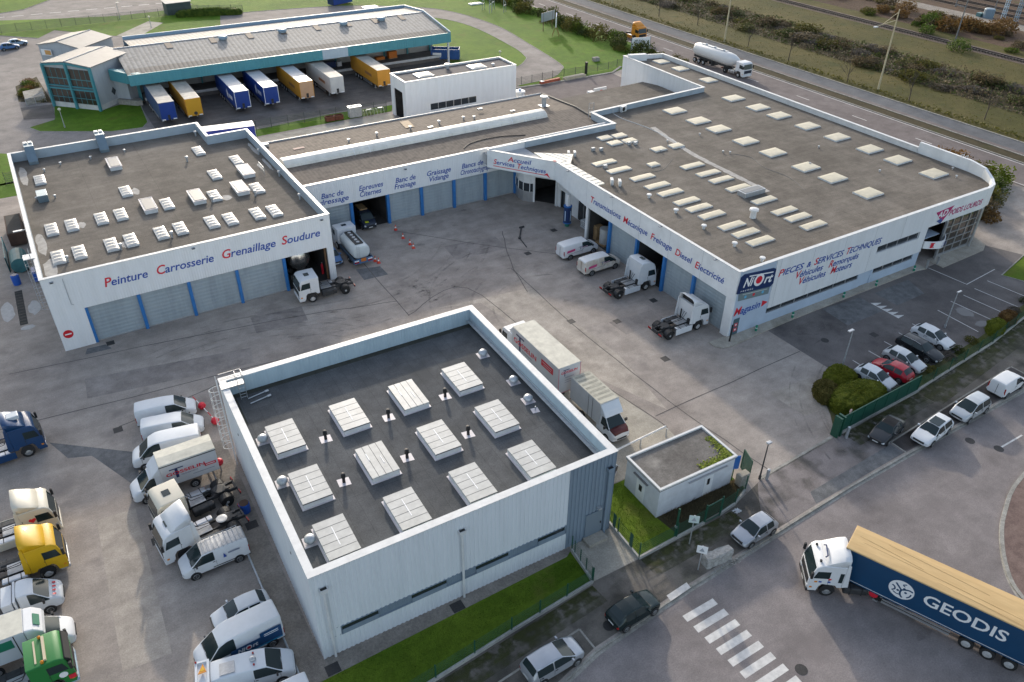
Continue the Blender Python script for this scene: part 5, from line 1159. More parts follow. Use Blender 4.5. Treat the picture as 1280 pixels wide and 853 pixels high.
# ================================================================== VEHICLES
def paint(name, col, rough=0.5, metal=0.0, coat=0.05): return mat('paint_' + name, col, rough, metal, var=0.06, scale=1.3, coat=coat)
p_white = paint('white', (0.66, 0.67, 0.68)); p_white2 = paint('white_cool', (0.60, 0.63, 0.66)); p_cream = paint('cream', (0.60, 0.56, 0.46))
p_dirty = mat('paint_dirty_white', (0.60, 0.59, 0.56), .5, var=.25, scale=.9, rust=(0.42, 0.34, 0.24))
p_silver = paint('silver', (0.42, 0.44, 0.47), .3, .5); p_silverw = paint('pale_silver', (0.52, 0.54, 0.55), .3, .4); p_black = paint('black', (0.012, 0.014, 0.016), .2); p_dkgreen = paint('dark_green', (0.010, 0.022, 0.022), .2, .2)
p_char = paint('charcoal', (0.025, 0.028, 0.032), .3); p_red = paint('red', (0.42, 0.008, 0.022), .25); p_maroon = mat('paint_maroon', (0.10, 0.018, 0.018), .5, var=.2, scale=2)
p_blue = paint('deep_blue', (0.005, 0.045, 0.135), .3, .1, .5); p_yellow = paint('yellow', (0.62, 0.36, 0.004)); p_green = paint('green', (0.012, 0.17, 0.03)); p_orange = paint('orange', (0.62, 0.23, 0.01))
p_navycar = paint('navy', (0.012, 0.02, 0.04)); p_ltblue = paint('light_blue', (0.28, 0.40, 0.52)); p_azure = paint('azure', (.05, .14, .32))
m_rub = mat('tyre_rubber', (0.014, 0.014, 0.014), .85); m_rim = mat('wheel_rim', (0.36, 0.37, 0.38), .4, .6, var=.15, scale=4); m_rimw = mat('painted_rim', (0.42, 0.42, 0.42), .5, var=.3, scale=4)
m_trim = mat('black_trim', (0.016, 0.016, 0.017), .6); m_cargl = mat('car_glass', (0.016, 0.028, 0.030), .12, spec=.45); m_lamp = mat('headlamp', (0.55, 0.58, 0.60), .1, spec=.8); m_tail = mat('tail_lamp', (0.32, 0.008, 0.008), .2)
m_plate = mat('number_plate', (0.62, 0.62, 0.60), .5); m_amber = mat('amber_lamp', (.62, .22, .01), .3); m_chassis = mat('chassis_grey', (0.045, 0.046, 0.048), .6, .2, var=.4, scale=3); m_alplate = mat('chequer_plate', (0.40, 0.41, 0.42), .45, .6, var=.25, scale=4)
m_tankalu = mat('fuel_tank_alloy', (0.50, 0.51, 0.52), .3, .8, var=.1, scale=3); m_roofdust = mat('dusty_cream_roof', (0.56, 0.54, 0.46), .7, var=.22, scale=1.1); m_roofsteel = mat('box_roof', (0.48, 0.50, 0.52), .5, var=.25, scale=.9)

#            x     zs   zb    zr    wl   wb   wr
ST = {
 'hatch': ([(1.98, .36, .60, .63, .60, .58, .42), (1.86, .24, .70, .73, .80, .74, .56), (1.45, .22, .80, .85, .85, .80, .64), (.95, .22, .90, .96, .86, .83, .68), (.22, .22, .93, 1.40, .87, .84, .62), (-.42, .22, .94, 1.46, .87, .84, .62), (-.50, .22, .94, 1.46, .87, .84, .62), (-1.25, .22, .97, 1.42, .86, .83, .60), (-1.68, .24, 1.0, 1.06, .84, .80, .62), (-1.90, .30, .86, .90, .78, .74, .58), (-1.97, .40, .66, .70, .66, .62, .46)], 3, 7, {3, 4, 6}, 1.26, .31, 1.0),
 'estate': ([(2.36, .38, .62, .65, .62, .60, .42), (2.22, .24, .72, .75, .82, .76, .58), (1.75, .22, .83, .88, .87, .83, .66), (1.05, .22, .92, .98, .89, .86, .70), (.30, .22, .95, 1.40, .90, .87, .64), (-.42, .22, .96, 1.46, .90, .87, .64), (-.50, .22, .96, 1.46, .90, .87, .64), (-1.75, .22, .99, 1.42, .88, .85, .62), (-2.10, .24, 1.02, 1.08, .86, .82, .64), (-2.28, .30, .88, .92, .80, .76, .60), (-2.35, .40, .68, .72, .68, .64, .48)], 3, 7, {3, 4, 6}, 1.38, .32, 1.0),
 'mpv': ([(2.10, .38, .68, .71, .62, .60, .42), (1.98, .24, .80, .84, .82, .76, .58), (1.62, .22, .92, .97, .87, .83, .66), (1.22, .22, 1.00, 1.05, .89, .86, .70), (.28, .22, 1.02, 1.56, .90, .87, .66), (-.42, .22, 1.03, 1.63, .90, .87, .66), (-.50, .22, 1.03, 1.63, .90, .87, .66), (-1.70, .22, 1.05, 1.58, .88, .86, .64), (-1.98, .24, 1.07, 1.14, .86, .83, .66), (-2.08, .30, .90, .94, .80, .77, .60), (-2.12, .40, .68, .72, .68, .64, .48)], 3, 7, {3, 4, 6}, 1.34, .32, 1.0),
 'cabrio': ([(2.15, .36, .58, .61, .60, .58, .42), (2.02, .22, .68, .71, .80, .74, .56), (1.55, .2, .78, .83, .86, .82, .66), (.88, .2, .86, .92, .88, .85, .70), (.25, .2, .88, 1.30, .88, .85, .62), (-.25, .2, .89, 1.37, .88, .85, .62), (-.33, .2, .89, 1.37, .88, .85, .62), (-1.0, .2, .92, 1.30, .88, .85, .58), (-1.45, .22, .93, .97, .86, .82, .66), (-1.95, .28, .86, .90, .80, .76, .60), (-2.12, .38, .64, .68, .66, .62, .46)], 3, 7, {3, 4, 6}, 1.28, .31, 1.0),
 'van': ([(2.52, .42, .78, .82, .66, .64, .46), (2.40, .26, .92, .97, .86, .80, .62), (2.10, .24, 1.06, 1.12, .93, .88, .72), (1.72, .24, 1.16, 1.22, .95, .92, .76), (.85, .24, 1.20, 1.88, .95, .92, .74), (.05, .24, 1.20, 1.95, .95, .93, .76), (-.05, .24, 1.20, 1.95, .95, .93, .76), (-2.20, .24, 1.20, 1.95, .95, .93, .76), (-2.46, .26, 1.18, 1.86, .93, .91, .74), (-2.50, .34, 1.05, 1.74, .90, .88, .70)], 3, None, {3, 4}, 1.62, .34, 1.0),
 'highvan': ([(2.80, .42, .82, .86, .70, .66, .50), (2.70, .26, 1.00, 1.05, .92, .86, .68), (2.40, .24, 1.18, 1.24, .99, .94, .78), (2.08, .24, 1.28, 1.34, 1.01, .98, .82), (1.30, .24, 1.32, 2.12, 1.01, .98, .76), (.80, .24, 1.32, 2.38, 1.01, .98, .80), (.35, .24, 1.32, 2.45, 1.01, .99, .84), (-2.40, .24, 1.32, 2.45, 1.01, .99, .84), (-2.72, .26, 1.30, 2.40, 1.0, .98, .84), (-2.76, .34, 1.1, 2.30, .97, .95, .80)], 3, None, {3, 4, 5}, 1.85, .34, 1.0),
 'smallvan': ([(2.08, .40, .70, .74, .62, .60, .44), (1.96, .25, .84, .88, .82, .76, .58), (1.60, .22, .98, 1.03, .87, .82, .68), (1.25, .22, 1.06, 1.11, .88, .85, .72), (.50, .22, 1.08, 1.68, .88, .85, .70), (-.22, .22, 1.08, 1.78, .88, .86, .70), (-.30, .22, 1.08, 1.78, .88, .86, .70), (-1.85, .22, 1.08, 1.78, .88, .86, .70), (-2.04, .24, 1.06, 1.70, .86, .84, .68), (-2.08, .32, .95, 1.58, .83, .81, .64)], 3, None, {3, 4}, 1.36, .31, 1.0),
 'truckcab': ([(2.80, .42, .82, .86, .70, .66, .50), (2.70, .26, 1.00, 1.05, .92, .86, .68), (2.40, .24, 1.18, 1.24, .99, .94, .78), (2.08, .24, 1.28, 1.34, 1.01, .98, .82), (1.30, .24, 1.32, 2.08, 1.01, .98, .76), (.90, .24, 1.32, 2.25, 1.01, .98, .80), (.42, .24, 1.32, 2.25, 1.01, .98, .84), (.22, .26, 1.32, 2.2, 1.0, .97, .82)], 3, None, {3, 4}, 1.85, .34, 1.0),
}
_CAR = {}; _XTRA = {}
def car_meshes(kind):
    """cage lofted along the car, smoothed, then cut into body and glass and lamps"""
    if kind in _CAR: return _CAR[kind]
    st, ws, rw, side, ax, wr_, _ = ST[kind]
    vs = []; n = 13; st = [(q if i_ != 3 else q[:6] + (q[5] - .05,)) for i_, q in enumerate(st)]
    for (x, zs, zb, zr, wl, wb, wr) in st:
        zm = zs + (zb - zs) * .52; tall = (zr - zb) > .25
        half = [(wl * .94, zs), (wl, zs + (zb - zs) * .22), (wl, zm), (wb, zb), (wr, zr - (.05 if tall else .015)), (wr * .93, zr), (0, zr + .035)]
        ring = [(x, y, z) for y, z in half] + [(x, -y, z) for y, z in reversed(half[:-1])]
        vs += ring
    fs = []; mi = []
    keys = ['body', 'trim', 'windscreen', 'rear_window', 'side_window', 'headlight', 'tail_light', 'roof']
    m = len(st)
    for i in range(m - 1):
        for b in range(n):
            q = (i * n + b, i * n + (b + 1) % n, (i + 1) * n + (b + 1) % n, (i + 1) * n + b); fs.append(q)
            bb = b if b < 6 else (11 - b if b < 12 else -1)
            k = 'body'
            if bb in (-1, 0): k = 'trim'
            if bb == 3 and i in side: k = 'side_window'
            if bb == 5 and i == ws: k = 'windscreen'
            if rw is not None and bb == 5 and i == rw: k = 'rear_window'
            if rw is not None and bb in (4, ) and i == rw: k = 'body'
            if bb == 2 and i == 0: k = 'headlight'
            if i == m - 2 and bb == 2 and kind != 'truckcab': k = 'tail_light'
            if bb == 5 and i > ws and (rw is None or i < rw) : k = 'roof'
            mi.append(keys.index(k))
    fs.append(tuple(range(n - 1, -1, -1))); mi.append(0)
    fs.append(tuple((m - 1) * n + b for b in range(n))); mi.append(0)
    me = bpy.data.meshes.new('cage'); me.from_pydata(vs, [], fs); me.polygons.foreach_set('material_index', mi)
    for _ in keys: me.materials.append(None)
    bm = bmesh.new(); bm.from_mesh(me); bmesh.ops.recalc_face_normals(bm, faces=bm.faces)
    cl = bm.edges.layers.float.get('crease_edge') or bm.edges.layers.float.new('crease_edge')
    for e in bm.edges:
        if len(e.link_faces) == 2 and e.link_faces[0].material_index != e.link_faces[1].material_index:
            a = {keys[f.material_index] for f in e.link_faces}
            e[cl] = 1.0 if a & {'windscreen', 'side_window', 'rear_window'} else .35
        if kind in ('van', 'highvan', 'smallvan') and all(v.co.x < st[-3][0] - .01 for v in e.verts): e[cl] = max(e[cl], .5)
    vl = bm.verts.layers.float.get('crease_vert') or bm.verts.layers.float.new('crease_vert')
    for v_ in bm.verts:
        ks = {keys[f.material_index] for f in v_.link_faces}
        if ks & {'windscreen', 'side_window', 'rear_window'} and len(ks) > 1: v_[vl] = .7
    bm.to_mesh(me); bm.free()
    o = bpy.data.objects.new('cage', me); C.objects.link(o)
    s = o.modifiers.new('s', 'SUBSURF'); s.levels = 2; s.render_levels = 2
    dg = bpy.context.evaluated_depsgraph_get(); dg.update()
    em = o.evaluated_get(dg).to_mesh()
    groups = {}
    for p in em.polygons:
        k = keys[p.material_index]
        if k in ('side_window', 'headlight', 'tail_light'): k = k + ('|L' if p.center.y > 0 else '|R')
        groups.setdefault(k, []).append(tuple(p.vertices))
    co = [tuple(v.co) for v in em.vertices]
    res = []
    for k, fl in groups.items():
        ids = {}; nv = []; nf = []
        for f in fl:
            nf.append(tuple(ids.setdefault(i, len(ids)) for i in f))
        for i in ids: nv.append(co[i])
        mm = bpy.data.meshes.new(k.split('|')[0]); mm.from_pydata(nv, [], nf); mm.update()
        mm.polygons.foreach_set('use_smooth', [True] * len(mm.polygons)); res.append((k.split('|')[0], mm))
    bpy.data.objects.remove(o)
    # running gear
    W = max(s_[4] for s_ in st); r = wr_
    wt = MB().lathe([(0, r - .06), (.02, r - .01), (.05, r), (.17, r), (.2, r - .01), (.22, r - .06)], (0, 0, 0), (0, -1, 0), 22).mesh('wheel', True)
    rm = MB().lathe([(.0, r * .68), (.012, r * .64), (-.02, r * .5), (-.03, r * .2), (0.0, r * .16), (.005, r * .1)], (0, -.22, 0), (0, -1, 0), 16).mesh('rim', True)
    ar = MB().lathe([(0, r + .07), (.02, r + .065)], (0, 0, 0), (0, -1, 0), 26).mesh('wheel_arch', False)
    mir = MB().box(-.06, .06, -.1, .1, -.07, .07).mesh('mirror')
    pl = MB().box(-.008, .008, -.26, .26, -.06, .06).mesh('number_plate')
    hb = MB().box(-.06, .06, -.5, .5, -.07, .07).mesh('grille')
    zb_ = st[4][2]; wp = MB().box(-.05, .05, -st[3][6] * .9, st[3][6] * .9, -.012, .012).mesh('wiper_panel')
    sm_ = MB().box(-.010, .010, -.02, .004, .36, zb_ - .06).mesh('door_seam'); hd = MB().box(-.09, .09, -.015, .015, -.015, .015).mesh('door_handle')
    seams = (st[3][0] - .12, (st[5][0] + st[6][0]) / 2) + ((st[7][0] + .12,) if kind in ('estate', 'mpv') else ())
    _XTRA[kind] = (wp, sm_, hd, seams)
    _CAR[kind] = (res, wt, rm, ar, mir, pl, hb, W, r, ax, st)
    return _CAR[kind]

def car(kind, name, label, cat, x, y, heading, body, group=None, roof=None, trim=None, hood=None, rimm=None, z=0.0, roofbars=False, sx=1.0, rear_glass=False):
    res, wt, rm, ar, mir, pl, hb, W, r, ax, st = car_meshes(kind)
    wp, sm_, hd, seams = _XTRA[kind]
    t = thing(name, label, cat, (x, y, z), R(heading), group)
    t.scale = (sx, 1, 1)
    mm = {'body': body, 'trim': trim or m_trim, 'windscreen': m_cargl, 'rear_window': m_cargl, 'side_window': m_cargl, 'headlight': m_lamp, 'tail_light': m_tail, 'roof': roof or body}
    bodyo = None
    for k, me in res:
        nm = {'trim': 'sill'}.get(k, k)
        o = link(nm, me, mm[k], t)
        if k == 'body': bodyo = o
    for sx_ in (1, -1):
        for sy in (1, -1):
            wx = ax * sx_
            a = link('wheel_arch', ar, m_trim, t); a.location = (wx, sy * (W - .012), r + .01); a.rotation_euler = (0, 0, 0 if sy < 0 else math.pi)
            wo = link('wheel', wt, m_rub, t); wo.location = (wx, sy * (W - .19), r); wo.rotation_euler = (0, 0, 0 if sy < 0 else math.pi)
            ro = link('rim', rm, rimm or m_rim, wo)
    cowl = st[3]
    for sy in (1, -1):
        o = link('mirror', mir, trim if trim and kind in ('van', 'highvan') else (m_trim if 'van' in kind or kind == 'truckcab' else body), t); o.location = (cowl[0] - .30, sy * (cowl[5] + .10), cowl[2] + .10); o.rotation_euler = (0, 0, 0)
    o = link('number_plate', pl, m_plate, t); o.location = (st[0][0] + .0, 0, .47)
    if kind != 'truckcab': o = link('number_plate', pl, m_plate, t); o.location = (st[-1][0] - .005, 0, .62)
    o = link('grille', hb, m_trim, t); o.location = (st[0][0] - .03, 0, .62)
    link('wiper_panel', wp, m_trim, t).location = (cowl[0] - .01, 0, cowl[3] + .012)
    for s_ in (1, -1):
        for xs_ in seams:
            o = link('door_seam', sm_, m_trim, t); o.location = (xs_, s_ * (W - .006), 0); o.rotation_euler = (0, 0, 0 if s_ > 0 else math.pi)
        for xs_ in seams[1:]:
            o = link('door_handle', hd, m_trim if body is not p_black else p_char, t); o.location = (xs_ + .16, s_ * (W - .004), cowl[2] - .09)
    if kind in ('van', 'highvan', 'smallvan'):
        zt = st[-2][3]
        o = MB().box(st[-1][0] - .02, st[-1][0] + .02, -.015, .015, .45, zt - .2).build('door_seam', m_trim, t)
        if rear_glass:
            for s_ in (-1, 1): MB().box(st[-1][0] - .03, st[-1][0] + .01, s_ * .42 - .3, s_ * .42 + .3, 1.15, 1.62).build('rear_window', m_cargl, t)
        for s_ in (-1, 1): MB().box(st[-1][0] - .012, st[-1][0] + .05, s_ * (W - .1) - .05, s_ * (W - .1) + .05, .85, 1.3).build('tail_light', m_tail, t)
    return t

# kerbside and car park
car('hatch', 'parked_car', 'silver three-door hatchback beside the grey boulder on the pavement', 'car', -17.35, -21.1, 182.6, p_silver, sx=.97)
car('hatch', 'parked_car', 'dark green hatchback parked on the pavement just left of the zebra crossing', 'car', -29.95, -22.1, 2.4, p_dkgreen)
car('mpv', 'parked_car', 'silver people carrier in the kerbside bay nearest the camera', 'car', -36.9, -22.55, 2.2, p_silver)
t = car('cabrio', 'parked_car', 'charcoal convertible with black cloth hood below the green sliding gate', 'car', 1.45, -18.6, 192, p_char, roof=mat('hood_cloth', (.012, .012, .013), .9))
t = car('estate', 'parked_car', 'white estate with a large dark glass roof in the kerbside bay', 'car', 4.85, -20.75, 187, p_white)
MB().box(-.95, .25, -.48, .48, 1.478, 1.488).build('glass_roof', m_cargl, t)
car('mpv', 'parked_car', 'pale silver compact people carrier between the glass-roofed estate and the white street van', 'car', 10.6, -20.6, 182.5, p_silverw)
car('smallvan', 'delivery_van', 'small white van with cream rear doors parked far along the kerb', 'van', 17.15, -20.15, 3, p_white, rear_glass=False)
car('hatch', 'parked_car', 'old white three-door hatchback at the left end of the row beside the rounded bushes', 'car', 7.0, -13.0, -82, p_white2, rimm=m_trim)
car('hatch', 'parked_car', 'red hatchback reversed into the car park row', 'car', 9.55, -13.0, 96, p_red)
car('hatch', 'parked_car', 'silver-white hatchback parked between the red car and the black estate', 'car', 12.05, -12.5, -84, p_silverw, sx=1.06)
t = car('estate', 'parked_car', 'long black estate with silver roof rails in the car park', 'car', 15.1, -12.05, -86, p_black)
for s_ in (-1, 1): MB().tube([(.2, s_ * .6, 1.44), (-.4, s_ * .6, 1.52), (-1.7, s_ * .58, 1.47)], .022).build('roof_rail', m_alu, t)
car('hatch', 'parked_car', 'white coupe-like hatchback at the right end of the parked row by the lamp post', 'car', 18.2, -11.35, -86, p_white, sx=1.1)
car('hatch', 'parked_car', 'blue-grey car second from the edge at the far left car park', 'car', -56.4, 160.6, 10, p_azure); car('hatch', 'parked_car', 'pale blue car nearer the depot at the far left car park', 'car', -54.6, 163.3, 10, p_ltblue)
# vans at the mechanics bays
mg_pink = mat('print_pink', (.55, .06, .20), .5); mg_line = mat('print_grey', (.22, .24, .30), .5)
def livery(t, y=-.958):
    MB().extr([(-2.15, 1.02), (-1.05, 1.12), (-1.0, 1.42), (-2.1, 1.32)], y - .012, y - .0).build('pink_print', mg_pink, t)
    MB().extr([(-.55, 1.42), (.1, 1.47), (.1, 1.54), (-.55, 1.49)], y - .012, y).extr([(-.3, 1.1), (-.2, 1.1), (-.2, 1.46), (-.3, 1.46)], y - .011, y - .001).build('letter_mark', mg_line, t)
    MB().extr([(-.12, 1.24), (.75, 1.31), (.75, 1.39), (-.12, 1.32)], y - .013, y).build('print_line', mat('print_faded', (.55, .35, .45), .5), t)
    MB().extr([(-2.0, .84), (.1, .92), (.1, .96), (-2.0, .88)], y - .012, y).build('print_line', mg_line, t)
t = car('van', 'delivery_van', 'clean white panel van with pink print, nearest the white column', 'van', -3.0, 23.1, .5, p_white, 'white vans with pink print', sx=1.06); livery(t)
t = car('van', 'delivery_van', 'mud-splashed white panel van with pink print beside the white tractor unit', 'van', -2.97, 18.65, .5, p_dirty, 'white vans with pink print', roof=p_white, sx=1.06); livery(t)
# lorry park vans
car('van', 'delivery_van', 'white panel van farthest from the camera, nose to the upper red ball barrier', 'van', -53.1, 16.0, -9.5, p_white2)
car('van', 'delivery_van', 'white panel van second in the row, nose beside the lower red barrier ball', 'van', -53.05, 13.3, -12, p_white2)
car('highvan', 'delivery_van', 'tall white van facing left, beside the small box lorry with red lettering', 'van', -54.1, 10.5, 170, p_white2)
t = car('van', 'delivery_van', 'white van with ribbed roof rack and small blue lettering', 'van', -53.6, -2.8, 181, p_white, roof=m_alplate, sx=.96)
mb = MB()
for k in range(9): mb.tube([(.55 - .33 * k, -.78, 1.99), (.55 - .33 * k, -.6, 2.06), (.55 - .33 * k, .6, 2.06), (.55 - .33 * k, .78, 1.99)], .022)
mb.tube([(.6, -.72, 2.04), (-2.2, -.72, 2.04)], .02); mb.tube([(.6, .72, 2.04), (-2.2, .72, 2.04)], .02); mb.build('roof_rack', m_galv, t)
for s_ in (1,):
    MB().extr([(-.95, 1.35), (-1.8, 1.35), (-1.8, 1.47), (-.95, 1.47)], .955, .966).build('print_line', mg_line, t)
    MB().extr([(-.55, 1.12), (-.82, 1.12), (-.62, 1.55)], .955, .966).build('letter_mark', m_ltblue, t)
    MB().extr([(.3, .55), (-1.3, .55), (-1.3, .62), (.3, .62)], .945, .968).build('side_moulding', m_trim, t)
car('hatch', 'parked_car', 'white hatchback tucked behind the blue and white van', 'car', -53.2, -8.5, 181, p_white2)
t = car('highvan', 'delivery_van', 'white high-roof van with dark blue flanks bearing the corner shop logo', 'van', -54.0, -11.0, 183, p_white, trim=p_navycar)
bl_ = mat('livery_blue', (.010, .065, .17), .3, coat=.5); bl2 = mat('livery_cyan', (.02, .25, .45), .4)
for yy, sgn_ in ((1.016, 1), (-1.016, -1)):
    a, b = (yy - .004, yy + .004)
    MB().extr([(.95, .75), (-.1, .75), (-2.62, .75), (-2.62, 1.85), (-1.2, 1.85), (-1.2, 1.5), (.7, 1.5)], a, b).build('blue_panel', bl_, t)
    MB().extr([(.9, .62), (-2.6, .62), (-2.6, .74), (.9, .74)], a, b).build('cyan_stripe', bl2, t)
    if sgn_ > 0:
        text('Ni', m_signwhite, t, (.35, yy + .006, .98), (-.15, yy + .006, .98), .34, .004, .2, .04)
        text('rt', m_signwhite, t, (-.62, yy + .006, .98), (-1.0, yy + .006, .98), .34, .004, .2, .04)
        MB().cyl((-.38, yy + .003, 1.12), (-.38, yy + .012, 1.12), .21, 18).build('sign_ring', m_signwhite, t); MB().cyl((-.38, yy + .012, 1.12), (-.38, yy + .018, 1.12), .13, 18).build('sign_disc', m_ltred, t)
        MB().extr([(-1.45, 1.55), (-2.4, 1.55), (-2.4, 1.62), (-1.45, 1.62)], a, b + .006).extr([(-1.45, 1.4), (-2.4, 1.4), (-2.4, 1.46), (-1.45, 1.46)], a, b + .006).build('print_line', m_signwhite, t)
t = car('van', 'utility_van', 'white works van with roof beacon and a folded yellow triangle sign at its rear', 'van', -53.75, -13.6, -12, p_white2)
MB().lathe([(0, .2), (.1, .2), (.16, .16), (.2, .03)], (.1, 0, 1.98), (0, 0, 1), 14).build('roof_vent', m_galv, t)
for yy in (.42, -.42): MB().lathe([(0, .06), (.1, .06), (.14, .02)], (.15, yy, 1.98), (0, 0, 1), 8).build('beacon', m_tail, t)
MB().box(-1.9, -1.0, -.55, .3, 1.985, 2.01).build('roof_hatch', m_alplate, t)
fr = MB(); fr.ring((-3.35, -2.5, -.95, .95), 1.85, 1.95, .14); fr.box(-3.25, -2.55, -.8, .8, 1.8, 1.83); fr = fr.build('sign_frame', p_white2, t)
tr_ = MB().prism([(-3.15, -.05), (-2.65, .0), (-2.85, .62)], 2.0, 2.06).build('warning_triangle', p_orange, fr); MB().prism([(-3.05, .1), (-2.75, .1), (-2.85, .45)], 2.062, 2.07).build('triangle_face', p_yellow, tr_)
for yy in (-.88, .88): MB().lathe([(0, .06), (.08, .06), (.1, .02)], (-3.28, yy, 1.95), (0, 0, 1), 8).build('marker_lamp', m_tail, t)
car('van', 'delivery_van', 'white van cut off by the bottom edge below the works van', 'van', -53.6, -16.7, 180, p_white)
car('hatch', 'parked_car', 'blue-grey car in the gap between the left workshop and the milk-white tanker', 'car', -29.85, 36.6, -90, p_azure)
t = car('van', 'delivery_van', 'black van with a lime bonnet panel inside the tanker test bay', 'van', -22.6, 43.9, -90, p_navycar, sx=.9)
MB().prism([(1.82, -.1), (2.35, -.15), (2.3, -.62), (1.85, -.55)], 1.10, 1.19).build('lime_panel', mat('lime', (.50, .52, .02), .5), t); MB().box(-1.8, .2, -.5, .5, 2.05, 2.2).build('roof_load', m_wood, t)

def truck_wheel(parent, x, y, r=.5, w=.3, out=-1, rim=None, dual=False):
    wt = MB().lathe([(0, r * .62), (.0, r - .05), (.03, r), (w - .03, r), (w, r - .05), (w, r * .62)], (x, y - out * 0, r), (0, out, 0), 26)
    o = wt.build('wheel', m_rub, parent, smooth=True)
    yo = y + out * w
    MB().lathe([(-.04, r * .62), (.0, r * .6), (-.1 if dual else .02, r * .45), (-.1 if dual else .06, r * .25), (.03, r * .22), (.04, r * .1)], (x, yo, r), (0, out, 0), 18).build('rim', rim or m_rimw, o, smooth=True)
    return o

def extr_round(prof, w, ins=.05, rad=.09):
    """profile loft across the width with softened sides"""
    cx = sum(p[0] for p in prof) / len(prof); cz = sum(p[1] for p in prof) / len(prof); n = len(prof)
    mb = MB(); secs = [(-w, ins), (-w + rad * .35, ins * .3), (-w + rad, 0), (w - rad, 0), (w - rad * .35, ins * .3), (w, ins)]
    for y, k in secs:
        for x, z in prof:
            d = Vector((x - cx, z - cz)); L = d.length; d = d * ((L - k) / L); mb.v.append((cx + d.x, y, cz + d.y))
    for j in range(len(secs) - 1):
        for i in range(n): mb.f.append((j * n + i, j * n + (i + 1) % n, (j + 1) * n + (i + 1) % n, (j + 1) * n + i))
    mb.f += [tuple(range(n)), tuple(range((len(secs) - 1) * n + n - 1, (len(secs) - 1) * n - 1, -1))]
    return mb

def tractor_cab(t, col, style, vis=True, lower=None, grille=None, w=1.22, fx=3.3, rx=1.0):
    """cab with parts; style: 'high' one-piece tall roof, 'spoiler' roof with hollow deflector, 'low' plain"""
    top = {'high': [(fx - .30, 2.85), (fx - .52, 3.25), (fx - 1.05, 3.55), (rx + .3, 3.68), (rx, 3.6)], 'spoiler': [(fx - .30, 2.80), (fx - .55, 3.02), (fx - .9, 3.1), (rx, 3.12)], 'low': [(fx - .26, 2.75), (fx - .42, 2.92), (fx - .7, 2.98), (rx, 2.98)]}[style]
    prof = [(rx, 1.02), (1.28, 1.0), (1.42, 1.22), (2.38, 1.22), (2.58, .98), (2.66, .5), (fx - .08, .46), (fx, .72), (fx + .02, 1.15), (fx, 1.72)] + top
    if rx > 1.28: prof = [(rx, 1.2), (2.38, 1.22)] + prof[4:]
    cab = extr_round(prof, w).build('cab', col, t, smooth=True)
    xb, zb_, xt, zt = fx + .012, 1.78, top[0][0] + .03, top[0][1] - .06
    MB().add([(xb, -w + .14, zb_), (xb, w - .14, zb_), (xt, w - .17, zt), (xt, -w + .17, zt), (xb - .06, -w + .14, zb_), (xb - .06, w - .14, zb_), (xt - .06, w - .17, zt), (xt - .06, -w + .17, zt)], [(0, 1, 2, 3), (7, 6, 5, 4), (0, 4, 5, 1), (1, 5, 6, 2), (2, 6, 7, 3), (3, 7, 4, 0)]).build('windscreen', m_cargl, t)
    for s in (-1, 1):
        y0, y1 = (w - .012, w + .012) if s > 0 else (-w - .012, -w + .012)
        MB().extr([(fx - .22, 1.80), (fx - .42, 2.50), (fx - 1.28, 2.56), (fx - 1.28, 1.86)], y0, y1).build('side_window', m_cargl, t)
        MB().extr([(fx - 1.36, 1.72), (fx - 1.30, 1.72), (fx - 1.30, 1.66), (fx - 1.36, 1.66)], y0, y1).extr([(fx - 1.30, 1.25), (fx - 1.28, 1.25), (fx - 1.28, 2.6), (fx - 1.30, 2.6)], y0, y1).build('door_seam', m_trim, t)
        MB().box(fx - .12, fx + .06, s * (w + .12) - .10, s * (w + .12) + .10, 1.92, 2.5).build('mirror', m_trim if vis else col, t, bevel=.03)
        MB().box(fx - .05, fx + .05, s * (w - .28) - .2, s * (w - .28) + .2, .72, .92).build('headlight', m_lamp, t, bevel=.02)
        MB().box(fx - .3, fx - .12, s * (w - .02) - .03, s * (w - .02) + .03, .8, .95).build('indicator', m_amber, t)
    MB().extr([(fx - .02, .98), (fx + .05, .98), (fx + .05, 1.58), (fx - .02, 1.58)], -w + .22, w - .22).build('grille', grille or m_trim, t, bevel=.02)
    MB().box(2.72, fx + .06, -w + .02, w - .02, .36, .66).build('bumper', lower or col, t, bevel=.05)
    MB().box(fx + .062, fx + .07, -.26, .26, .45, .57).build('number_plate', m_plate, t)
    for s in (-1, 1): MB().extr([(1.35 + .55 * (1 - math.cos(a * math.pi / 8)), .55 + .72 * math.sin(a * math.pi / 8)) for a in range(9)], s * w - (.02 if s > 0 else .0), s * w + (.0 if s > 0 else .02)).build('wheel_arch', m_trim, t)
    if style == 'spoiler':
        # deflector shell open at the back
        mb = MB(); sx_ = [(fx - .75, 3.02, 3.02), (fx - 1.3, 3.1, 3.4), (rx + .3, 3.12, 3.8), (rx - .14, 3.12, 3.95)]
        vs = []
        for x, z0, z1 in sx_:
            wz = w - .06; vs += [(x, -wz, z0), (x, -wz + .04, z1 - .22 * (z1 - z0)), (x, -wz + .35, z1), (x, wz - .35, z1), (x, wz - .04, z1 - .22 * (z1 - z0)), (x, wz, z0)]
        fs = [(i * 6 + j, i * 6 + j + 1, (i + 1) * 6 + j + 1, (i + 1) * 6 + j) for i in range(3) for j in range(5)]
        mb.add(vs, fs); d = mb.build('roof_deflector', col, t, smooth=True)
        sm = d.modifiers.new('thick', 'SOLIDIFY'); sm.thickness = .05; sm.offset = -1
        mb = MB().box(rx + .25, rx + .3, -w + .22, w - .22, 3.13, 3.62); mb.build('deflector_back', m_trim, d)
    for s in (-1, 1):
        if style != 'low': MB().extr([(rx - .42, 1.15), (rx, 1.05), (rx, 3.4), (rx - .2, 3.3)], s * (w - .03) - .02, s * (w - .03) + .02).build('side_deflector', col, t)
    return cab

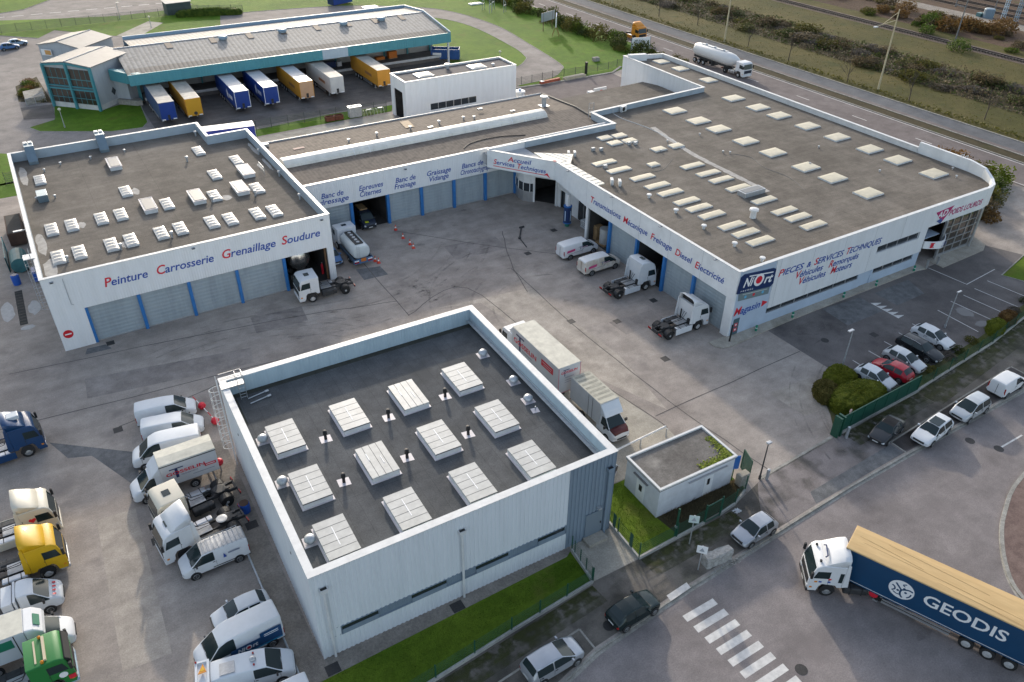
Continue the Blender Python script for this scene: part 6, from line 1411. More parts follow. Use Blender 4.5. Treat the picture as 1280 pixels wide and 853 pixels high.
def chassis(t, x0=-3.0, x1=2.6, skirt=None, tanks=True, plate=True, fifth=True, rear_axles=(-1.9,), mud=True, front=True, rim=None, w=1.22):
    mb = MB()
    for s in (-1, 1): mb.box(x0, x1, s * .42 - .05, s * .42 + .05, .72, .98)
    for x in (x0 + .05, -1.2, -.1, .8): mb.box(x - .06, x + .06, -.38, .38, .74, .94)
    mb.build('chassis_rail', m_chassis, t)
    if front:
        for s in (-1, 1): truck_wheel(t, 1.9, s * (w - .31), .5, .29, s, rim)
    for ax_ in rear_axles:
        for s in (-1, 1):
            truck_wheel(t, ax_, s * (w - .58), .5, .56, s, rim, dual=True)
            if mud:
                pr = []
                for k in range(9): a = math.pi * (0.08 + .84 * k / 8); pr.append((ax_ + .58 * math.cos(a), .5 + .58 * math.sin(a)))
                pr += [(p[0] * 1 + (ax_ - p[0]) * .06, p[1] - .035) for p in reversed(pr)]
                MB().extr(pr, s * (w - .3) - .3, s * (w - .3) + .3).build('mudguard', m_trim, t)
        MB().cyl((ax_, -.7, .5), (ax_, .7, .5), .1, 8).lathe([(-.2, .05), (-.12, .22), (.12, .22), (.2, .05)], (ax_, 0, .5), (1, 0, 0), 12).build('axle', m_chassis, t)
    if tanks:
        for s in (-1, 1):
            tk = MB().box(-.95, .75, s * .88 - .3, s * .88 + .3, .38, .98).build('fuel_tank', m_tankalu if s < 0 else m_chassis, t, bevel=.12, seg=3)
            for k in (-.5, .3): MB().box(k - .03, k + .03, s * .88 - .31, s * .88 + .31, .37, .99).build('tank_strap', m_trim, tk)
    if plate: MB().box(-.5, .9, -.5, .5, 1.0, 1.03).build('deck_plate', m_alplate, t)
    if fifth:
        f = MB().lathe([(0, .5), (.09, .5), (.1, .44)], (-1.75, 0, 1.06), (0, 0, 1), 20).box(-2.5, -1.85, -.36, -.12, 1.04, 1.15).box(-2.5, -1.85, .12, .36, 1.04, 1.15).build('fifth_wheel', m_chassis, t)
        MB().box(-2.35, -1.2, -.48, .48, .98, 1.055).build('coupling_plate', m_trim, t)
    for s in (-1, 1):
        MB().box(x0 - .08, x0, s * .85 - .22, s * .85 + .22, .72, .86).build('tail_light', m_tail, t)
        if skirt is not None: MB().box(-1.2, 1.02, s * (w + .01) - .02, s * (w + .01) + .02, .32, 1.0).build('side_skirt', skirt, t, bevel=.01)
    MB().box(x0 - .05, x0 + .03, -1.1, 1.1, .62, .74).build('rear_beam', m_chassis, t)
    mb = MB(); mb.box(.75, .95, -.95, -.55, 1.0, 1.5); mb.cyl((.8, .5, 1.0), (.8, .5, 2.1), .08, 8); mb.tube([(.9, -.2, 2.0), (.4, -.2, 1.3), (-.6, -.1, 1.2)], .03); mb.tube([(.9, .1, 2.0), (.5, .1, 1.25), (-.9, .05, 1.15)], .025)
    mb.build('air_lines', m_trim, t)

def tractor(name, label, x, y, heading, col, style, group=None, skirt=None, lower=None, z=0.0, cat='lorry cab', w=1.22, hatch=True, rim=None):
    t = thing(name, label, cat, (x, y, z), R(heading), group)
    tractor_cab(t, col, style, lower=lower, w=w); chassis(t, skirt=skirt, w=w, rim=rim)
    if hatch:
        zt = {'high': 3.615, 'spoiler': None, 'low': 2.985}[style]
        if zt: MB().box(1.75, 2.3 if style == 'low' else 2.15, -.32, .32, zt - .06, zt + .035).build('roof_hatch', m_cargl, t)
    return t

# ---- tractor units
tractor('tractor_unit', 'white low-roofed tractor unit standing across the open paint-shop bay', -33.1, 29.5, 177, p_white, 'low', lower=p_white)
tc = tractor('tractor_unit', 'white boxy tractor unit nosed into the open mechanics bay beside the muddy van', -3.2, 13.07, .4, p_white2, 'high', skirt=p_white2, lower=p_white2)
tractor('tractor_unit', 'white tractor unit with hollow roof deflector at the bay nearest the corner sign', -3.6, 3.85, -.5, p_white, 'spoiler', skirt=p_white, lower=p_white)
t = tractor('tractor_unit', 'deep blue tall-roofed tractor unit alone at the left edge of the lorry park', -66.2, 17.65, 3.1, p_blue, 'spoiler', lower=p_blue, skirt=p_blue, rim=m_rim)
MB().box(1.3, 2.2, -.4, .4, 3.5, 3.85).build('air_conditioner', mat('cool_white', (.55, .58, .60), .4), t, bevel=.05)
t = tractor('tractor_unit', 'cream tractor unit with open deflector and heart badge behind the yellow one', -66.1, 7.1, 0, p_cream, 'spoiler', lower=p_cream, skirt=p_cream)
MB().extr([(1.75, 1.95), (1.5, 2.2), (1.55, 2.35), (1.68, 2.37), (1.75, 2.3), (1.82, 2.37), (1.95, 2.35), (2.0, 2.2)], -1.236, -1.222).build('heart_badge', m_ltred, t)
MB().extr([(1.1, 1.6), (1.13, 1.6), (1.13, 2.4), (1.1, 2.4)], -1.236, -1.222).build('badge_line', m_trim, t)
tractor('tractor_unit', 'bright yellow tractor unit with hollow roof deflector in the lorry park', -66.05, 2.95, 0, p_yellow, 'spoiler', lower=m_galv)
tractor('tractor_unit', 'cream-roofed older tractor unit hidden behind the white one in the right row', -53.3, 3.2, 187, p_cream, 'low')
t = tractor('tractor_unit', 'white tractor unit with roof hatch and open deflector beside the rack van', -53.6, -.1, 187, p_white, 'spoiler', lower=p_white)
MB().box(1.95, 2.5, -.34, .34, 3.04, 3.14).build('roof_hatch', m_cargl, t)
MB().lathe([(0, .42), (.03, .42), (.05, .3)], (-1.4, 0, 1.15), (0, 0, 1), 18).build('turntable', m_alplate, t)
t = thing('flatbed_lorry', 'green lorry cab with roof light bar at the bottom left', 'lorry', (-66.7, -7.1, 0), 0)
tractor_cab(t, p_green, 'low', lower=p_ltblue, grille=m_trim); chassis(t, tanks=True, fifth=False)
MB().box(2.05, 2.2, -.95, .95, 3.0, 3.14).box(1.55, 1.65, -.9, .9, 2.99, 3.03).build('light_bar', mat('bar_cream', (.55, .47, .32), .5), t)
for yy in (-1.0, 1.0): MB().lathe([(0, .1), (.12, .1), (.18, .03)], (1.95, yy, 3.0), (0, 0, 1), 10).build('beacon', m_amber, t)
MB().extr([(3.32, 1.95), (3.05, 2.75), (3.14, 2.8), (3.42, 2.45)], -1.1, 1.1).build('sun_visor', m_trim, t)
MB().lathe([(0, .25), (.02, .25)], (2.7, -1.24, 1.5), (0, -1, 0), 14).build('oval_badge', m_signwhite, t); MB().box(2.9, 3.3, -1.27, -1.23, .9, 1.25).build('corner_panel', m_ltred, t)
t = thing('tractor_unit', 'orange tractor unit driving along the dual carriageway', 'lorry cab', (68.9, 103.3, .03), R(-90)); tractor_cab(t, p_orange, 'spoiler', lower=m_trim); chassis(t, skirt=p_orange)

# ---- box trailers
def trailer(name, label, x, y, heading, L=13.6, side=None, roof=None, front=None, rear=None, z0=1.05, H=2.95, W=2.55, group=None, axles=3, legs=True, zg=0.0, guard=True, cat='trailer'):
    t = thing(name, label, cat, (x, y, zg), R(heading), group); h = L / 2
    b = MB().box(-h, h, -W / 2, W / 2, z0, z0 + H).build('box_body', side, t, bevel=.03)
    MB().box(-h + .03, h - .03, -W / 2 + .03, W / 2 - .03, z0 + H, z0 + H + .02).build('roof', roof or m_roofsteel, t)
    mb = MB()
    for xx in (-h - .012, h - .03):
        mb.box(xx, xx + .042, -W / 2 - .01, -W / 2 + .07, z0, z0 + H); mb.box(xx, xx + .042, W / 2 - .07, W / 2 + .01, z0, z0 + H); mb.box(xx, xx + .042, -W / 2 + .07, W / 2 - .07, z0 + H - .08, z0 + H + .015)
    mb.build('corner_frame', rear or side, t)
    MB().box(-h - .025, -h - .002, -W / 2 + .08, -.02, z0 + .08, z0 + H - .1).box(-h - .025, -h - .002, .02, W / 2 - .08, z0 + .08, z0 + H - .1).build('rear_door', rear or side, t)
    MB().box(h + .002, h + .02, -W / 2 + .08, W / 2 - .08, z0 + .04, z0 + H - .1).build('front_panel', front or side, t)
    mb = MB()
    for s in (-1, 1): mb.box(-h + .2, h - .3, s * .5 - .06, s * .5 + .06, z0 - .28, z0 - .003)
    for k in range(7): mb.box(-h + .5 + k * (L - 1.2) / 6 - .05, -h + .5 + k * (L - 1.2) / 6 + .05, -W / 2 + .1, W / 2 - .1, z0 - .12, z0 - .004)
    mb.build('chassis_rail', m_chassis, t)
    c = -h + (3.55 if axles == 3 else 2.2)
    for k in range(axles):
        ax_ = c + (k - (axles - 1) / 2) * 1.31
        for s in (-1, 1): truck_wheel(t, ax_, s * (W / 2 - .42), .48, .38, s)
        MB().cyl((ax_, -W / 2 + .3, .48), (ax_, W / 2 - .3, .48), .08, 8).build('axle', m_chassis, t)
    if legs:
        for s in (-1, 1): MB().box(h - 2.9, h - 2.75, s * .75 - .07, s * .75 + .07, .1, z0 - .1).box(h - 3.0, h - 2.65, s * .75 - .15, s * .75 + .15, .0, .1).build('landing_leg', m_galv, t)
    if guard:
        for s in (-1, 1): MB().box(c + 2.4, h - 3.2, s * (W / 2 - .04) - .02, s * (W / 2 - .04) + .02, .5, .68).box(c + 2.4, h - 3.2, s * (W / 2 - .04) - .02, s * (W / 2 - .04) + .02, .8, .92).build('side_guard', m_alu, t)
    MB().box(-h - .04, -h + .08, -W / 2 + .1, W / 2 - .1, .5, .66).build('rear_bumper', m_chassis, t)
    for s in (-1, 1): MB().box(-h - .05, -h - .005, s * (W / 2 - .35) - .25, s * (W / 2 - .35) + .25, .72, .9).build('tail_light', m_tail, t)
    return t
c_blue = mat('curtain_blue', (.006, .042, .235), .45, var=.1, scale=.5); c_orange = mat('curtain_orange', (.60, .27, .025), .5, var=.12, scale=.6); c_peach = mat('curtain_faded_orange', (.56, .34, .20), .5, var=.12, scale=.6); c_white = mat('curtain_white', (.58, .57, .55), .5, var=.12, scale=.6); c_grey = mat('curtain_greyblue', (.045, .085, .19), .5, var=.15, scale=.6)
r_w = mat('trailer_roof_white', (.56, .56, .57), .5, var=.2, scale=.5); r_d = mat('trailer_roof_dirty', (.42, .39, .34), .7, var=.35, scale=.6)
gy = 'box trailers docked at the freight depot'
for i, (x, sd, fr, rf, lb) in enumerate(((-36.55, c_grey, c_blue, r_d, 'blue-fronted trailer with a stained roof, docked at the left end'), (-32.3, c_orange, mat('amber_front', (.60, .31, .015), .5), r_d, 'amber trailer docked second, between two blue-fronted trailers'),
                                     (-24.1, c_blue, c_blue, r_w, 'deep blue trailer with white roof, left of the blue pair'), (-19.0, c_blue, c_blue, r_w, 'deep blue trailer with white roof, right of the blue pair'),
                                     (-12.55, c_orange, c_peach, r_w, 'faded orange trailer with peach front, beside the white one'), (-6.8, c_white, c_white, r_d, 'white trailer docked between two orange ones'), (2.45, c_orange, c_orange, r_d, 'orange trailer docked on its own at the right'))):
    t = trailer('box_trailer', lb, x, 101.3, -90, side=sd, front=fr, roof=rf, group=gy)
    if i in (2, 3): MB().box(6.75, 6.83, -1.29, -1.2, 1.05, 4.02).box(6.75, 6.83, 1.2, 1.29, 1.05, 4.02).box(6.76, 6.82, -1.2, 1.2, 3.93, 4.02).build('front_frame', m_signwhite, t)
    if i != 1: MB().box(6.82, 6.9, -.2, .2, 1.15, 1.9).build('coupling_panel', m_chassis, t)
    else: MB().cyl((6.82, .1, 1.5), (6.86, .1, 1.5), .3, 14).build('coupling_panel', m_chassis, t)
    for s in (-1, 1): MB().box(6.82, 6.87, s * .9 - .28, s * .9 + .28, 1.08, 1.25).build('marker_plate', m_signwhite, t)
    if i in (2, 3):
        MB().extr([(1.2, 1.9), (1.9, 1.6), (2.2, 2.5), (1.6, 3.3), (1.1, 2.7)], -1.29, -1.277).build('emblem', m_signwhite, t)
        for k in range(4): MB().extr([(2.6 + k * .6, 2.0), (3.05 + k * .6, 2.0), (3.05 + k * .6, 2.7), (2.6 + k * .6, 2.7)], -1.288, -1.278).build('print_letter', m_signwhite, t)
    if i in (4, 5, 6): MB().extr([(.5, 2.1), (3.8, 2.1), (3.8, 2.6), (.5, 2.6)], -1.285, -1.277).build('print_line', mat('print_brown', (.28, .12, .05), .5), t)
t = trailer('box_trailer', 'blue-sided trailer with white roof parked close behind the left workshop', -31.6, 78.2, -8, L=9.5, side=mat('side_ultramarine', (.008, .03, .25), .4), roof=r_w, axles=2, rear=p_white)

# ---- articulated lorry turning at the crossing
t = thing('articulated_lorry', 'white tractor unit pulling the long navy trailer out of the side street', 'lorry cab', (-14.8, -28.05, -.11), R(142.3))
tractor_cab(t, p_white, 'spoiler', lower=m_trim, grille=m_trim); chassis(t, rim=m_rim)
for s in (-1, 1): MB().extr([(1.08, 1.55), (1.35, 1.55), (1.35, 2.5), (1.08, 2.5)], s * 1.222 - .012, s * 1.222 + .012).build('rear_quarter_window', m_cargl, t)
MB().tube([(2.35, -.55, 3.35), (2.2, -.5, 3.42), (2.3, .5, 3.42), (2.45, .55, 3.3)], .05).build('roof_horn', m_navy, t)
for p_ in ((2.75, .75), (2.75, -.75), (1.9, 1.0)): MB().box(p_[0] - .07, p_[0] + .07, p_[1] - .07, p_[1] + .07, 3.05, 3.2).build('marker_lamp', m_black, t)
for dx_, dz_, m_ in ((1.85, 1.75, m_ltred), (1.85, 1.45, m_ltblue), (2.75, 1.4, m_amber), (2.45, 1.42, m_ltblue)): MB().extr([(dx_, dz_), (dx_ + .2, dz_), (dx_ + .2, dz_ + .14), (dx_, dz_ + .14)], 1.22, 1.234).build('door_badge', m_, t)
gh = R(112.5); gd = Vector((math.cos(gh), math.sin(gh)))
gc = Vector((-14.55, -27.0)) - gd * 6.8
m_gnavy = mat('curtain_navy', (.003, .050, .125), .4, var=.12, scale=.7, coat=.2)
def tarp():
    m, t_, b = _mat('sand_tarpaulin'); L_ = t_.links.new
    tc = t_.nodes.new('ShaderNodeTexCoord'); n = t_.nodes.new('ShaderNodeTexNoise'); mp = t_.nodes.new('ShaderNodeMapping'); mp.inputs['Scale'].default_value = (.5, 1.6, 1)
    L_(tc.outputs['Object'], mp.inputs[0]); L_(mp.outputs[0], n.inputs['Vector']); n.inputs['Scale'].default_value = 1.3; n.inputs['Detail'].default_value = 5
    r = t_.nodes.new('ShaderNodeValToRGB'); r.color_ramp.elements[0].color = (.50, .335, .15, 1); r.color_ramp.elements[1].color = (.56, .385, .18, 1); r.color_ramp.elements[0].position = .3; r.color_ramp.elements[1].position = .65
    L_(n.outputs['Fac'], r.inputs[0]); L_(r.outputs[0], b.inputs['Base Color']); b.inputs['Roughness'].default_value = .7
    bp = t_.nodes.new('ShaderNodeBump'); bp.inputs['Strength'].default_value = .5; bp.inputs['Distance'].default_value = .05; L_(n.outputs['Fac'], bp.inputs['Height']); L_(bp.outputs[0], b.inputs['Normal']); return m
m_tarp = tarp()
t = trailer('curtain_trailer', 'long navy curtain trailer with sand-coloured roof and white GEODIS lettering', gc.x, gc.y, 112.5, side=m_gnavy, roof=m_tarp, H=2.9, zg=-.11, front=m_gnavy, rear=m_gnavy)
mb = MB(); pr = [(-1.29, 3.93), (-1.27, 4.02), (-.8, 4.06), (.8, 4.06), (1.27, 4.02), (1.29, 3.93)]
mb.extx(pr, -6.84, 6.84); mb.build('roof_tarpaulin', m_tarp, t, bevel=.03)
mb = MB()
for yy, x0_, x1_ in ((.35, -5, 6), (-.5, -2, 4.5), (.9, -6, 1), (-.1, 2, 6.4)): mb.tube(smooth([(x0_, yy + .25, 4.065), ((x0_ + x1_) / 2, yy, 4.07), (x1_, yy - .2, 4.062)], 5), .009, 4)
mb.build('tarpaulin_fold', m_tarp, t)
MB().box(-6.8, 6.8, 1.277, 1.285, 1.2, 1.24).build('curtain_rail', m_signwhite, t); MB().box(-6.8, 6.8, -1.285, -1.277, 1.2, 1.24).build('curtain_rail', m_signwhite, t)
yy = 1.277
text('GEODIS', m_signwhite, t, (1.35, yy, 2.28), (-3.75, yy, 2.28), .95, .008, 0, .018)
g_ = MB().lathe([(0, .82), (.006, .82)], (2.75, yy + .001, 2.55), (0, 1, 0), 34).build('globe_emblem', m_signwhite, t)
def ribbon(pts, wd, y0, y1):
    mb = MB(); l, r = strip_pts([Vector(p) for p in pts], wd)
    for i in range(len(pts) - 1): mb.extr([l[i], r[i], r[i + 1], l[i + 1]], y0, y1)
    return mb
mb = MB()
for pts, wd in (([(2.75, 2.55), (2.95, 2.75), (3.2, 3.0)], .12), ([(2.75, 2.55), (2.5, 2.72), (2.25, 2.8), (2.05, 2.75)], .12), ([(2.75, 2.55), (2.78, 2.3), (2.7, 2.05), (2.55, 1.9)], .12), ([(3.38, 2.7), (3.2, 2.6), (3.15, 2.4), (3.3, 2.2)], .1), ([(3.2, 2.15), (2.95, 2.05), (2.75, 2.1)], .08), ([(2.1, 2.5), (2.15, 2.25), (2.3, 2.05)], .09), ([(2.55, 3.2), (2.75, 3.05), (2.6, 2.95)], .08)):
    q = ribbon(smooth(pts, 3), wd, yy + .008, yy + .012); mb.add(q.v, q.f)
for px_, pz_ in ((2.95, 2.4), (2.45, 2.45), (2.6, 2.75)): mb.lathe([(0, .09), (.004, .09)], (px_, yy + .008, pz_), (0, 1, 0), 10)
mb.build('emblem_pattern', m_gnavy, g_)
MB().lathe([(0, .3), (.5, .3)], (4.2, .6, .75), (0, 1, 0), 16).build('spare_cylinder', m_ltred, t)

# ---- rigid lorries
t = thing('box_lorry', 'long white box lorry with red GOSSELIN lettering beside the ribbed warehouse', 'lorry', (-20.34, 5.6, 0), R(90))
MB().box(-5.75, 2.38, -1.25, 1.25, 1.1, 4.0).build('box_body', mat('box_white', (.58, .58, .585), .45, var=.08, scale=.6), t, bevel=.02)
MB().box(-5.72, 2.35, -1.22, 1.22, 4.0, 4.03).build('roof', m_roofdust, t)
cabt = MB(); prof = [(2.5, 1.05), (2.75, 1.0), (2.85, 1.2), (3.75, 1.2), (3.9, .95), (3.95, .5), (4.55, .48), (4.62, 1.1), (4.6, 1.7), (4.35, 2.75), (4.15, 2.95), (2.5, 3.0)]
extr_round(prof, 1.18).build('cab', p_white, t, smooth=True)
MB().add([(4.62, -1.04, 1.75), (4.62, 1.04, 1.75), (4.38, 1.0, 2.72), (4.38, -1.0, 2.72)], [(0, 1, 2, 3)]).build('windscreen', m_cargl, t)
for s in (-1, 1):
    MB().extr([(4.45, 1.8), (4.25, 2.5), (3.45, 2.5), (3.45, 1.85)], s * 1.18 - .012, s * 1.18 + .012).build('side_window', m_cargl, t); MB().box(4.5, 4.68, s * 1.32 - .1, s * 1.32 + .1, 1.9, 2.5).build('mirror', m_trim, t, bevel=.02)
    MB().box(4.57, 4.66, s * .9 - .2, s * .9 + .2, .72, .92).build('headlight', m_lamp, t)
    truck_wheel(t, 3.3, s * .9, .5, .29, s); truck_wheel(t, -3.2, s * .64, .5, .56, s, dual=True)
    MB().box(-5.83, -5.77, s * .95 - .2, s * .95 + .2, .85, 1.0).build('tail_light', m_tail, t)
    MB().box(-2.3, 2.3, s * 1.2 - .02, s * 1.2 + .02, .55, .75).build('side_guard', m_alu, t)
MB().box(-5.7, 4.3, -.5, -.38, .75, 1.02).box(-5.7, 4.3, .38, .5, .75, 1.02).build('chassis_rail', m_chassis, t)
MB().extr([(2.4, 3.0), (3.3, 3.05), (2.4, 3.9)], -1.05, 1.05).build('roof_deflector', p_white, t)
def gosselin(t, x0, x1, zb, cap, yy, sgn, tail=True):
    """x0 to x1 as read; T frame in dark ink behind red name"""
    d = 1 if x1 > x0 else -1; L_ = abs(x1 - x0)
    X = lambda f: x0 + (x1 - x0) * f
    ya, yb = (yy, yy + sgn * .004) if sgn > 0 else (yy + sgn * .004, yy)
    def bar(f0, f1, z0, z1):
        a, b = sorted((X(f0), X(f1))); MB().box(a, b, ya, yb, z0, z1).build('letter_bar', m_navy, t)
    bar(.10, .46, zb + cap * 1.75, zb + cap * 2.1); bar(.235, .31, zb - cap * 1.2, zb + cap * 1.75)
    text('GOSSELIN', m_ltred, t, (X(0), yy, zb), (X(1), yy, zb), cap, .006, 0, .03, name='name_lettering')
    text('TRANSPORTS', m_navy, t, (X(.36), yy, zb - cap * .85), (X(.8), yy, zb - cap * .85), cap * .32, .006, 0, .01)
gosselin(t, 2.05, -2.05, 2.55, .52, 1.25, 1)
MB().box(-4.9, -2.9, 1.251, 1.257, 2.75, 3.45).build('red_panel', m_ltred, t)
MB().box(-4.7, -3.1, 1.258, 1.261, 3.15, 3.25).box(-4.6, -3.3, 1.258, 1.261, 2.92, 3.0).build('print_line', mat('print_pinkish', (.62, .35, .36), .5), t)
MB().box(-5.77, -5.752, -1.2, 1.2, 1.15, 3.9).build('rear_door', mat('box_white', (0, 0, 0)), t)
mb = MB(); mb.box(-5.78, -5.771, -1.24, -1.15, 1.1, 3.98); mb.box(-5.78, -5.771, 1.15, 1.24, 1.1, 3.98); mb.box(-5.78, -5.771, -1.15, 1.15, 1.1, 1.18); mb.build('warning_border', mat('border_pink', (.55, .25, .27), .6), t)
# the name again on the rear doors
text('GOSSELIN', m_ltred, t, (-5.772, .95, 3.25), (-5.772, -.85, 3.25), .26, .006, 0, .03)
MB().box(-5.778, -5.772, .05, .75, 3.6, 3.68).box(-5.778, -5.772, .5, .58, 2.95, 3.6).build('letter_bar', m_navy, t)
for z_ in (2.75, 2.45, 2.2): MB().box(-5.776, -5.772, -.5, .5, z_, z_ + .05).build('print_line', mg_line, t)

t = thing('box_lorry', 'white box lorry with a maroon bonnet standing nose to the white barrier rail', 'lorry', (-19.72, -4.1, 0), R(-90))
res = car_meshes('truckcab')
def cab_front(t, body, hood=None, dx=0.0):
    r_, wt, rm, ar, mir, pl, hb, W, r, ax, st = car_meshes('truckcab')
    mm = {'body': body, 'trim': m_trim, 'windscreen': m_cargl, 'side_window': m_cargl, 'headlight': m_lamp, 'roof': body}
    for k, me in r_:
        o = link({'body': 'cab', 'trim': 'sill', 'roof': 'cab_roof'}.get(k, k), me, mm[k], t); o.location.x = dx
    for sy in (1, -1):
        for wx in (ax, -1.85):
            a = link('wheel_arch', ar, m_trim, t); a.location = (wx + dx, sy * (W - .012), r + .01); a.rotation_euler = (0, 0, 0 if sy < 0 else math.pi)
            wo = link('wheel', wt, m_rub, t); wo.location = (wx + dx, sy * (W - .19), r); wo.rotation_euler = (0, 0, 0 if sy < 0 else math.pi); link('rim', rm, m_rimw, wo)
        o = link('mirror', mir, m_trim, t); o.location = (1.75 + dx, sy * (W + .16), 1.5); o.scale = (1, 1.3, 2)
    o = link('grille', hb, m_trim, t); o.location = (2.79 + dx, 0, .62)
    if hood is not None:
        mb = MB(); P_ = [(2.06, -.90, 1.34), (2.06, 0, 1.41), (2.06, .90, 1.34), (2.42, .86, 1.23), (2.42, 0, 1.31), (2.42, -.86, 1.23), (2.74, .72, 1.03), (2.74, 0, 1.11), (2.74, -.72, 1.03)]
        mb.add([(p[0] + dx, p[1], p[2]) for p in P_], [(0, 1, 4, 5), (1, 2, 3, 4), (5, 4, 7, 8), (4, 3, 6, 7)]); o = mb.build('bonnet', hood, t, smooth=True); sm = o.modifiers.new('thick', 'SOLIDIFY'); sm.thickness = .04; sm.offset = 1
cab_front(t, p_white, p_maroon, dx=.65)
MB().box(-3.15, 1.35, -1.02, 1.02, .95, 3.3).build('box_body', mat('box_grey_white', (.52, .525, .53), .5, var=.1, scale=.7), t, bevel=.02)
MB().box(-3.12, 1.32, -.99, .99, 3.3, 3.33).build('roof', mat('box_roof_mossy', (.42, .405, .33), .7, var=.3, scale=.8), t)
mb = MB()
for k in range(7): mb.box(-2.9 + .58 * k, -2.62 + .58 * k, -.85, .85, 3.331, 3.336)
mb.build('roof_panel', mat('roof_panel_dark', (.27, .265, .22), .7, var=.3, scale=2), t)
MB().extr([(1.35, 2.2), (2.2, 2.25), (1.85, 2.7), (1.35, 3.22)], -.98, .98).build('roof_deflector', p_white2, t, bevel=.06)
for s in (-1, 1):
    MB().box(-.35, -.31, s * 1.02 - .012, s * 1.02 + .012, .95, 3.28).box(.25, .29, s * 1.02 - .012, s * 1.02 + .012, .95, 3.28).build('panel_seam', m_trim, t); MB().box(-3.2, -3.14, s * .8 - .15, s * .8 + .15, .75, .9).build('tail_light', m_tail, t)
MB().box(-3.1, 1.2, -.45, .45, .6, .94).build('chassis_rail', m_chassis, t)

t = thing('box_lorry', 'small box lorry with cream tarpaulin roof and red GOSSELIN lettering in the lorry park', 'lorry', (-54.85, 6.85, 0), R(180.5))
cab_front(t, p_white2)
MB().box(-3.95, .38, -1.03, 1.03, .95, 3.15).build('box_body', mat('box_white', (0, 0, 0)), t, bevel=.02)
mb = MB(); mb.extx([(-1.04, 3.1), (-1.0, 3.2), (0, 3.28), (1.0, 3.2), (1.04, 3.1)], -3.97, .4); mb.build('roof_tarpaulin', m_roofdust, t, bevel=.02)
MB().extr([(.38, 2.25), (.4, 3.05), (1.0, 2.45), (1.2, 2.2)], -.95, .95).build('roof_deflector', p_white2, t, bevel=.05)
gosselin(t, .05, -2.95, 1.95, .30, 1.03, 1)
MB().box(-3.8, -2.9, 1.031, 1.036, 1.75, 2.02).build('red_panel', m_ltred, t); MB().box(-3.7, -3.0, 1.037, 1.04, 1.85, 1.92).build('print_line', m_signwhite, t); MB().box(-3.6, -1.9, 1.031, 1.035, 1.4, 1.45).build('print_line', mg_line, t)
MB().box(-3.97, .42, 1.0, 1.045, 3.02, 3.1).build('roof_trim', m_trim, t)
MB().box(-3.9, .3, -.45, .45, .6, .94).build('chassis_rail', m_chassis, t)

t = thing('box_lorry', 'white box lorry with green side panel beside the green cab', 'lorry', (-65.9, -4.2, 0), R(-2))
cab_front(t, p_white)
MB().box(-4.2, .38, -1.05, 1.05, .95, 3.1).build('box_body', mat('box_blue_white', (.50, .53, .56), .45, var=.06, scale=.7), t, bevel=.02)
MB().box(-4.17, .36, -1.02, 1.02, 3.1, 3.13).build('roof', m_roofdust, t)
MB().extr([(.38, 2.2), (.38, 3.1), (.9, 3.0), (1.35, 2.55), (1.45, 2.2)], -1.0, 1.0).build('roof_deflector', p_white, t, bevel=.08, seg=3)
gp = MB().box(-2.5, -.35, -1.062, -1.052, 2.1, 2.85).build('green_panel', mat('panel_green', (.01, .16, .09), .5), t)
for k in range(3): MB().extr([(-2.35, 2.22 + .2 * k), (-1.5 + .15 * k, 2.22 + .2 * k), (-1.35 + .15 * k, 2.32 + .2 * k), (-2.2, 2.32 + .2 * k)], -1.068, -1.063).build('yellow_stroke', mat('stroke_yellow', (.50, .52, .03), .5), gp)
MB().box(1.05, 1.08, -.5, .5, 2.55, 2.62).build('deflector_emblem', mat('panel_green', (0, 0, 0)), t); MB().extr([(.92, 3.0), (1.22, 2.72), (1.26, 2.74), (.96, 3.03)], -.55, .35).build('green_badge', mat('panel_green', (0, 0, 0)), t)
for x_ in (-2.0, -.2): MB().box(x_ - .03, x_ + .03, -1.06, -1.052, .95, 3.08).build('panel_seam', m_trim, t)

t = thing('pickup_lorry', 'light blue-white tipper pickup with red striped bonnet between the yellow and white cabs', 'lorry', (-66.2, -.45, 0), R(-3))
cab_front(t, p_white2)
MB().box(-2.9, .1, -1.0, 1.0, .8, .95).build('load_bed', m_chassis, t)
MB().box(-2.9, .1, -1.02, -.96, .95, 1.4).box(-2.9, .1, .96, 1.02, .95, 1.4).box(-2.92, -2.86, -.96, .96, .95, 1.4).build('drop_side', p_white2, t)
MB().box(.05, .2, -.95, .95, .95, 2.1).build('headboard', p_white2, t)
MB().box(-.7, -.05, -.9, .9, 1.3, 1.95).build('tool_locker', p_white2, t, bevel=.03)
mb = MB().lathe([(0, .45), (1.0, .45), (1.05, .3)], (-2.0, -.3, 1.0), (0, 0, 1), 16); mb.build('drum', mat('drum_grey', (.20, .24, .24), .6), t)
for k in range(4): 
    y_ = .55 - .36 * k; MB().add([(2.28, y_, 1.345), (2.48, y_ + .02, 1.275), (2.50, y_ - .13, 1.275), (2.30, y_ - .15, 1.355)], [(0, 1, 2, 3)]).build('red_stripe', m_ltred, t)

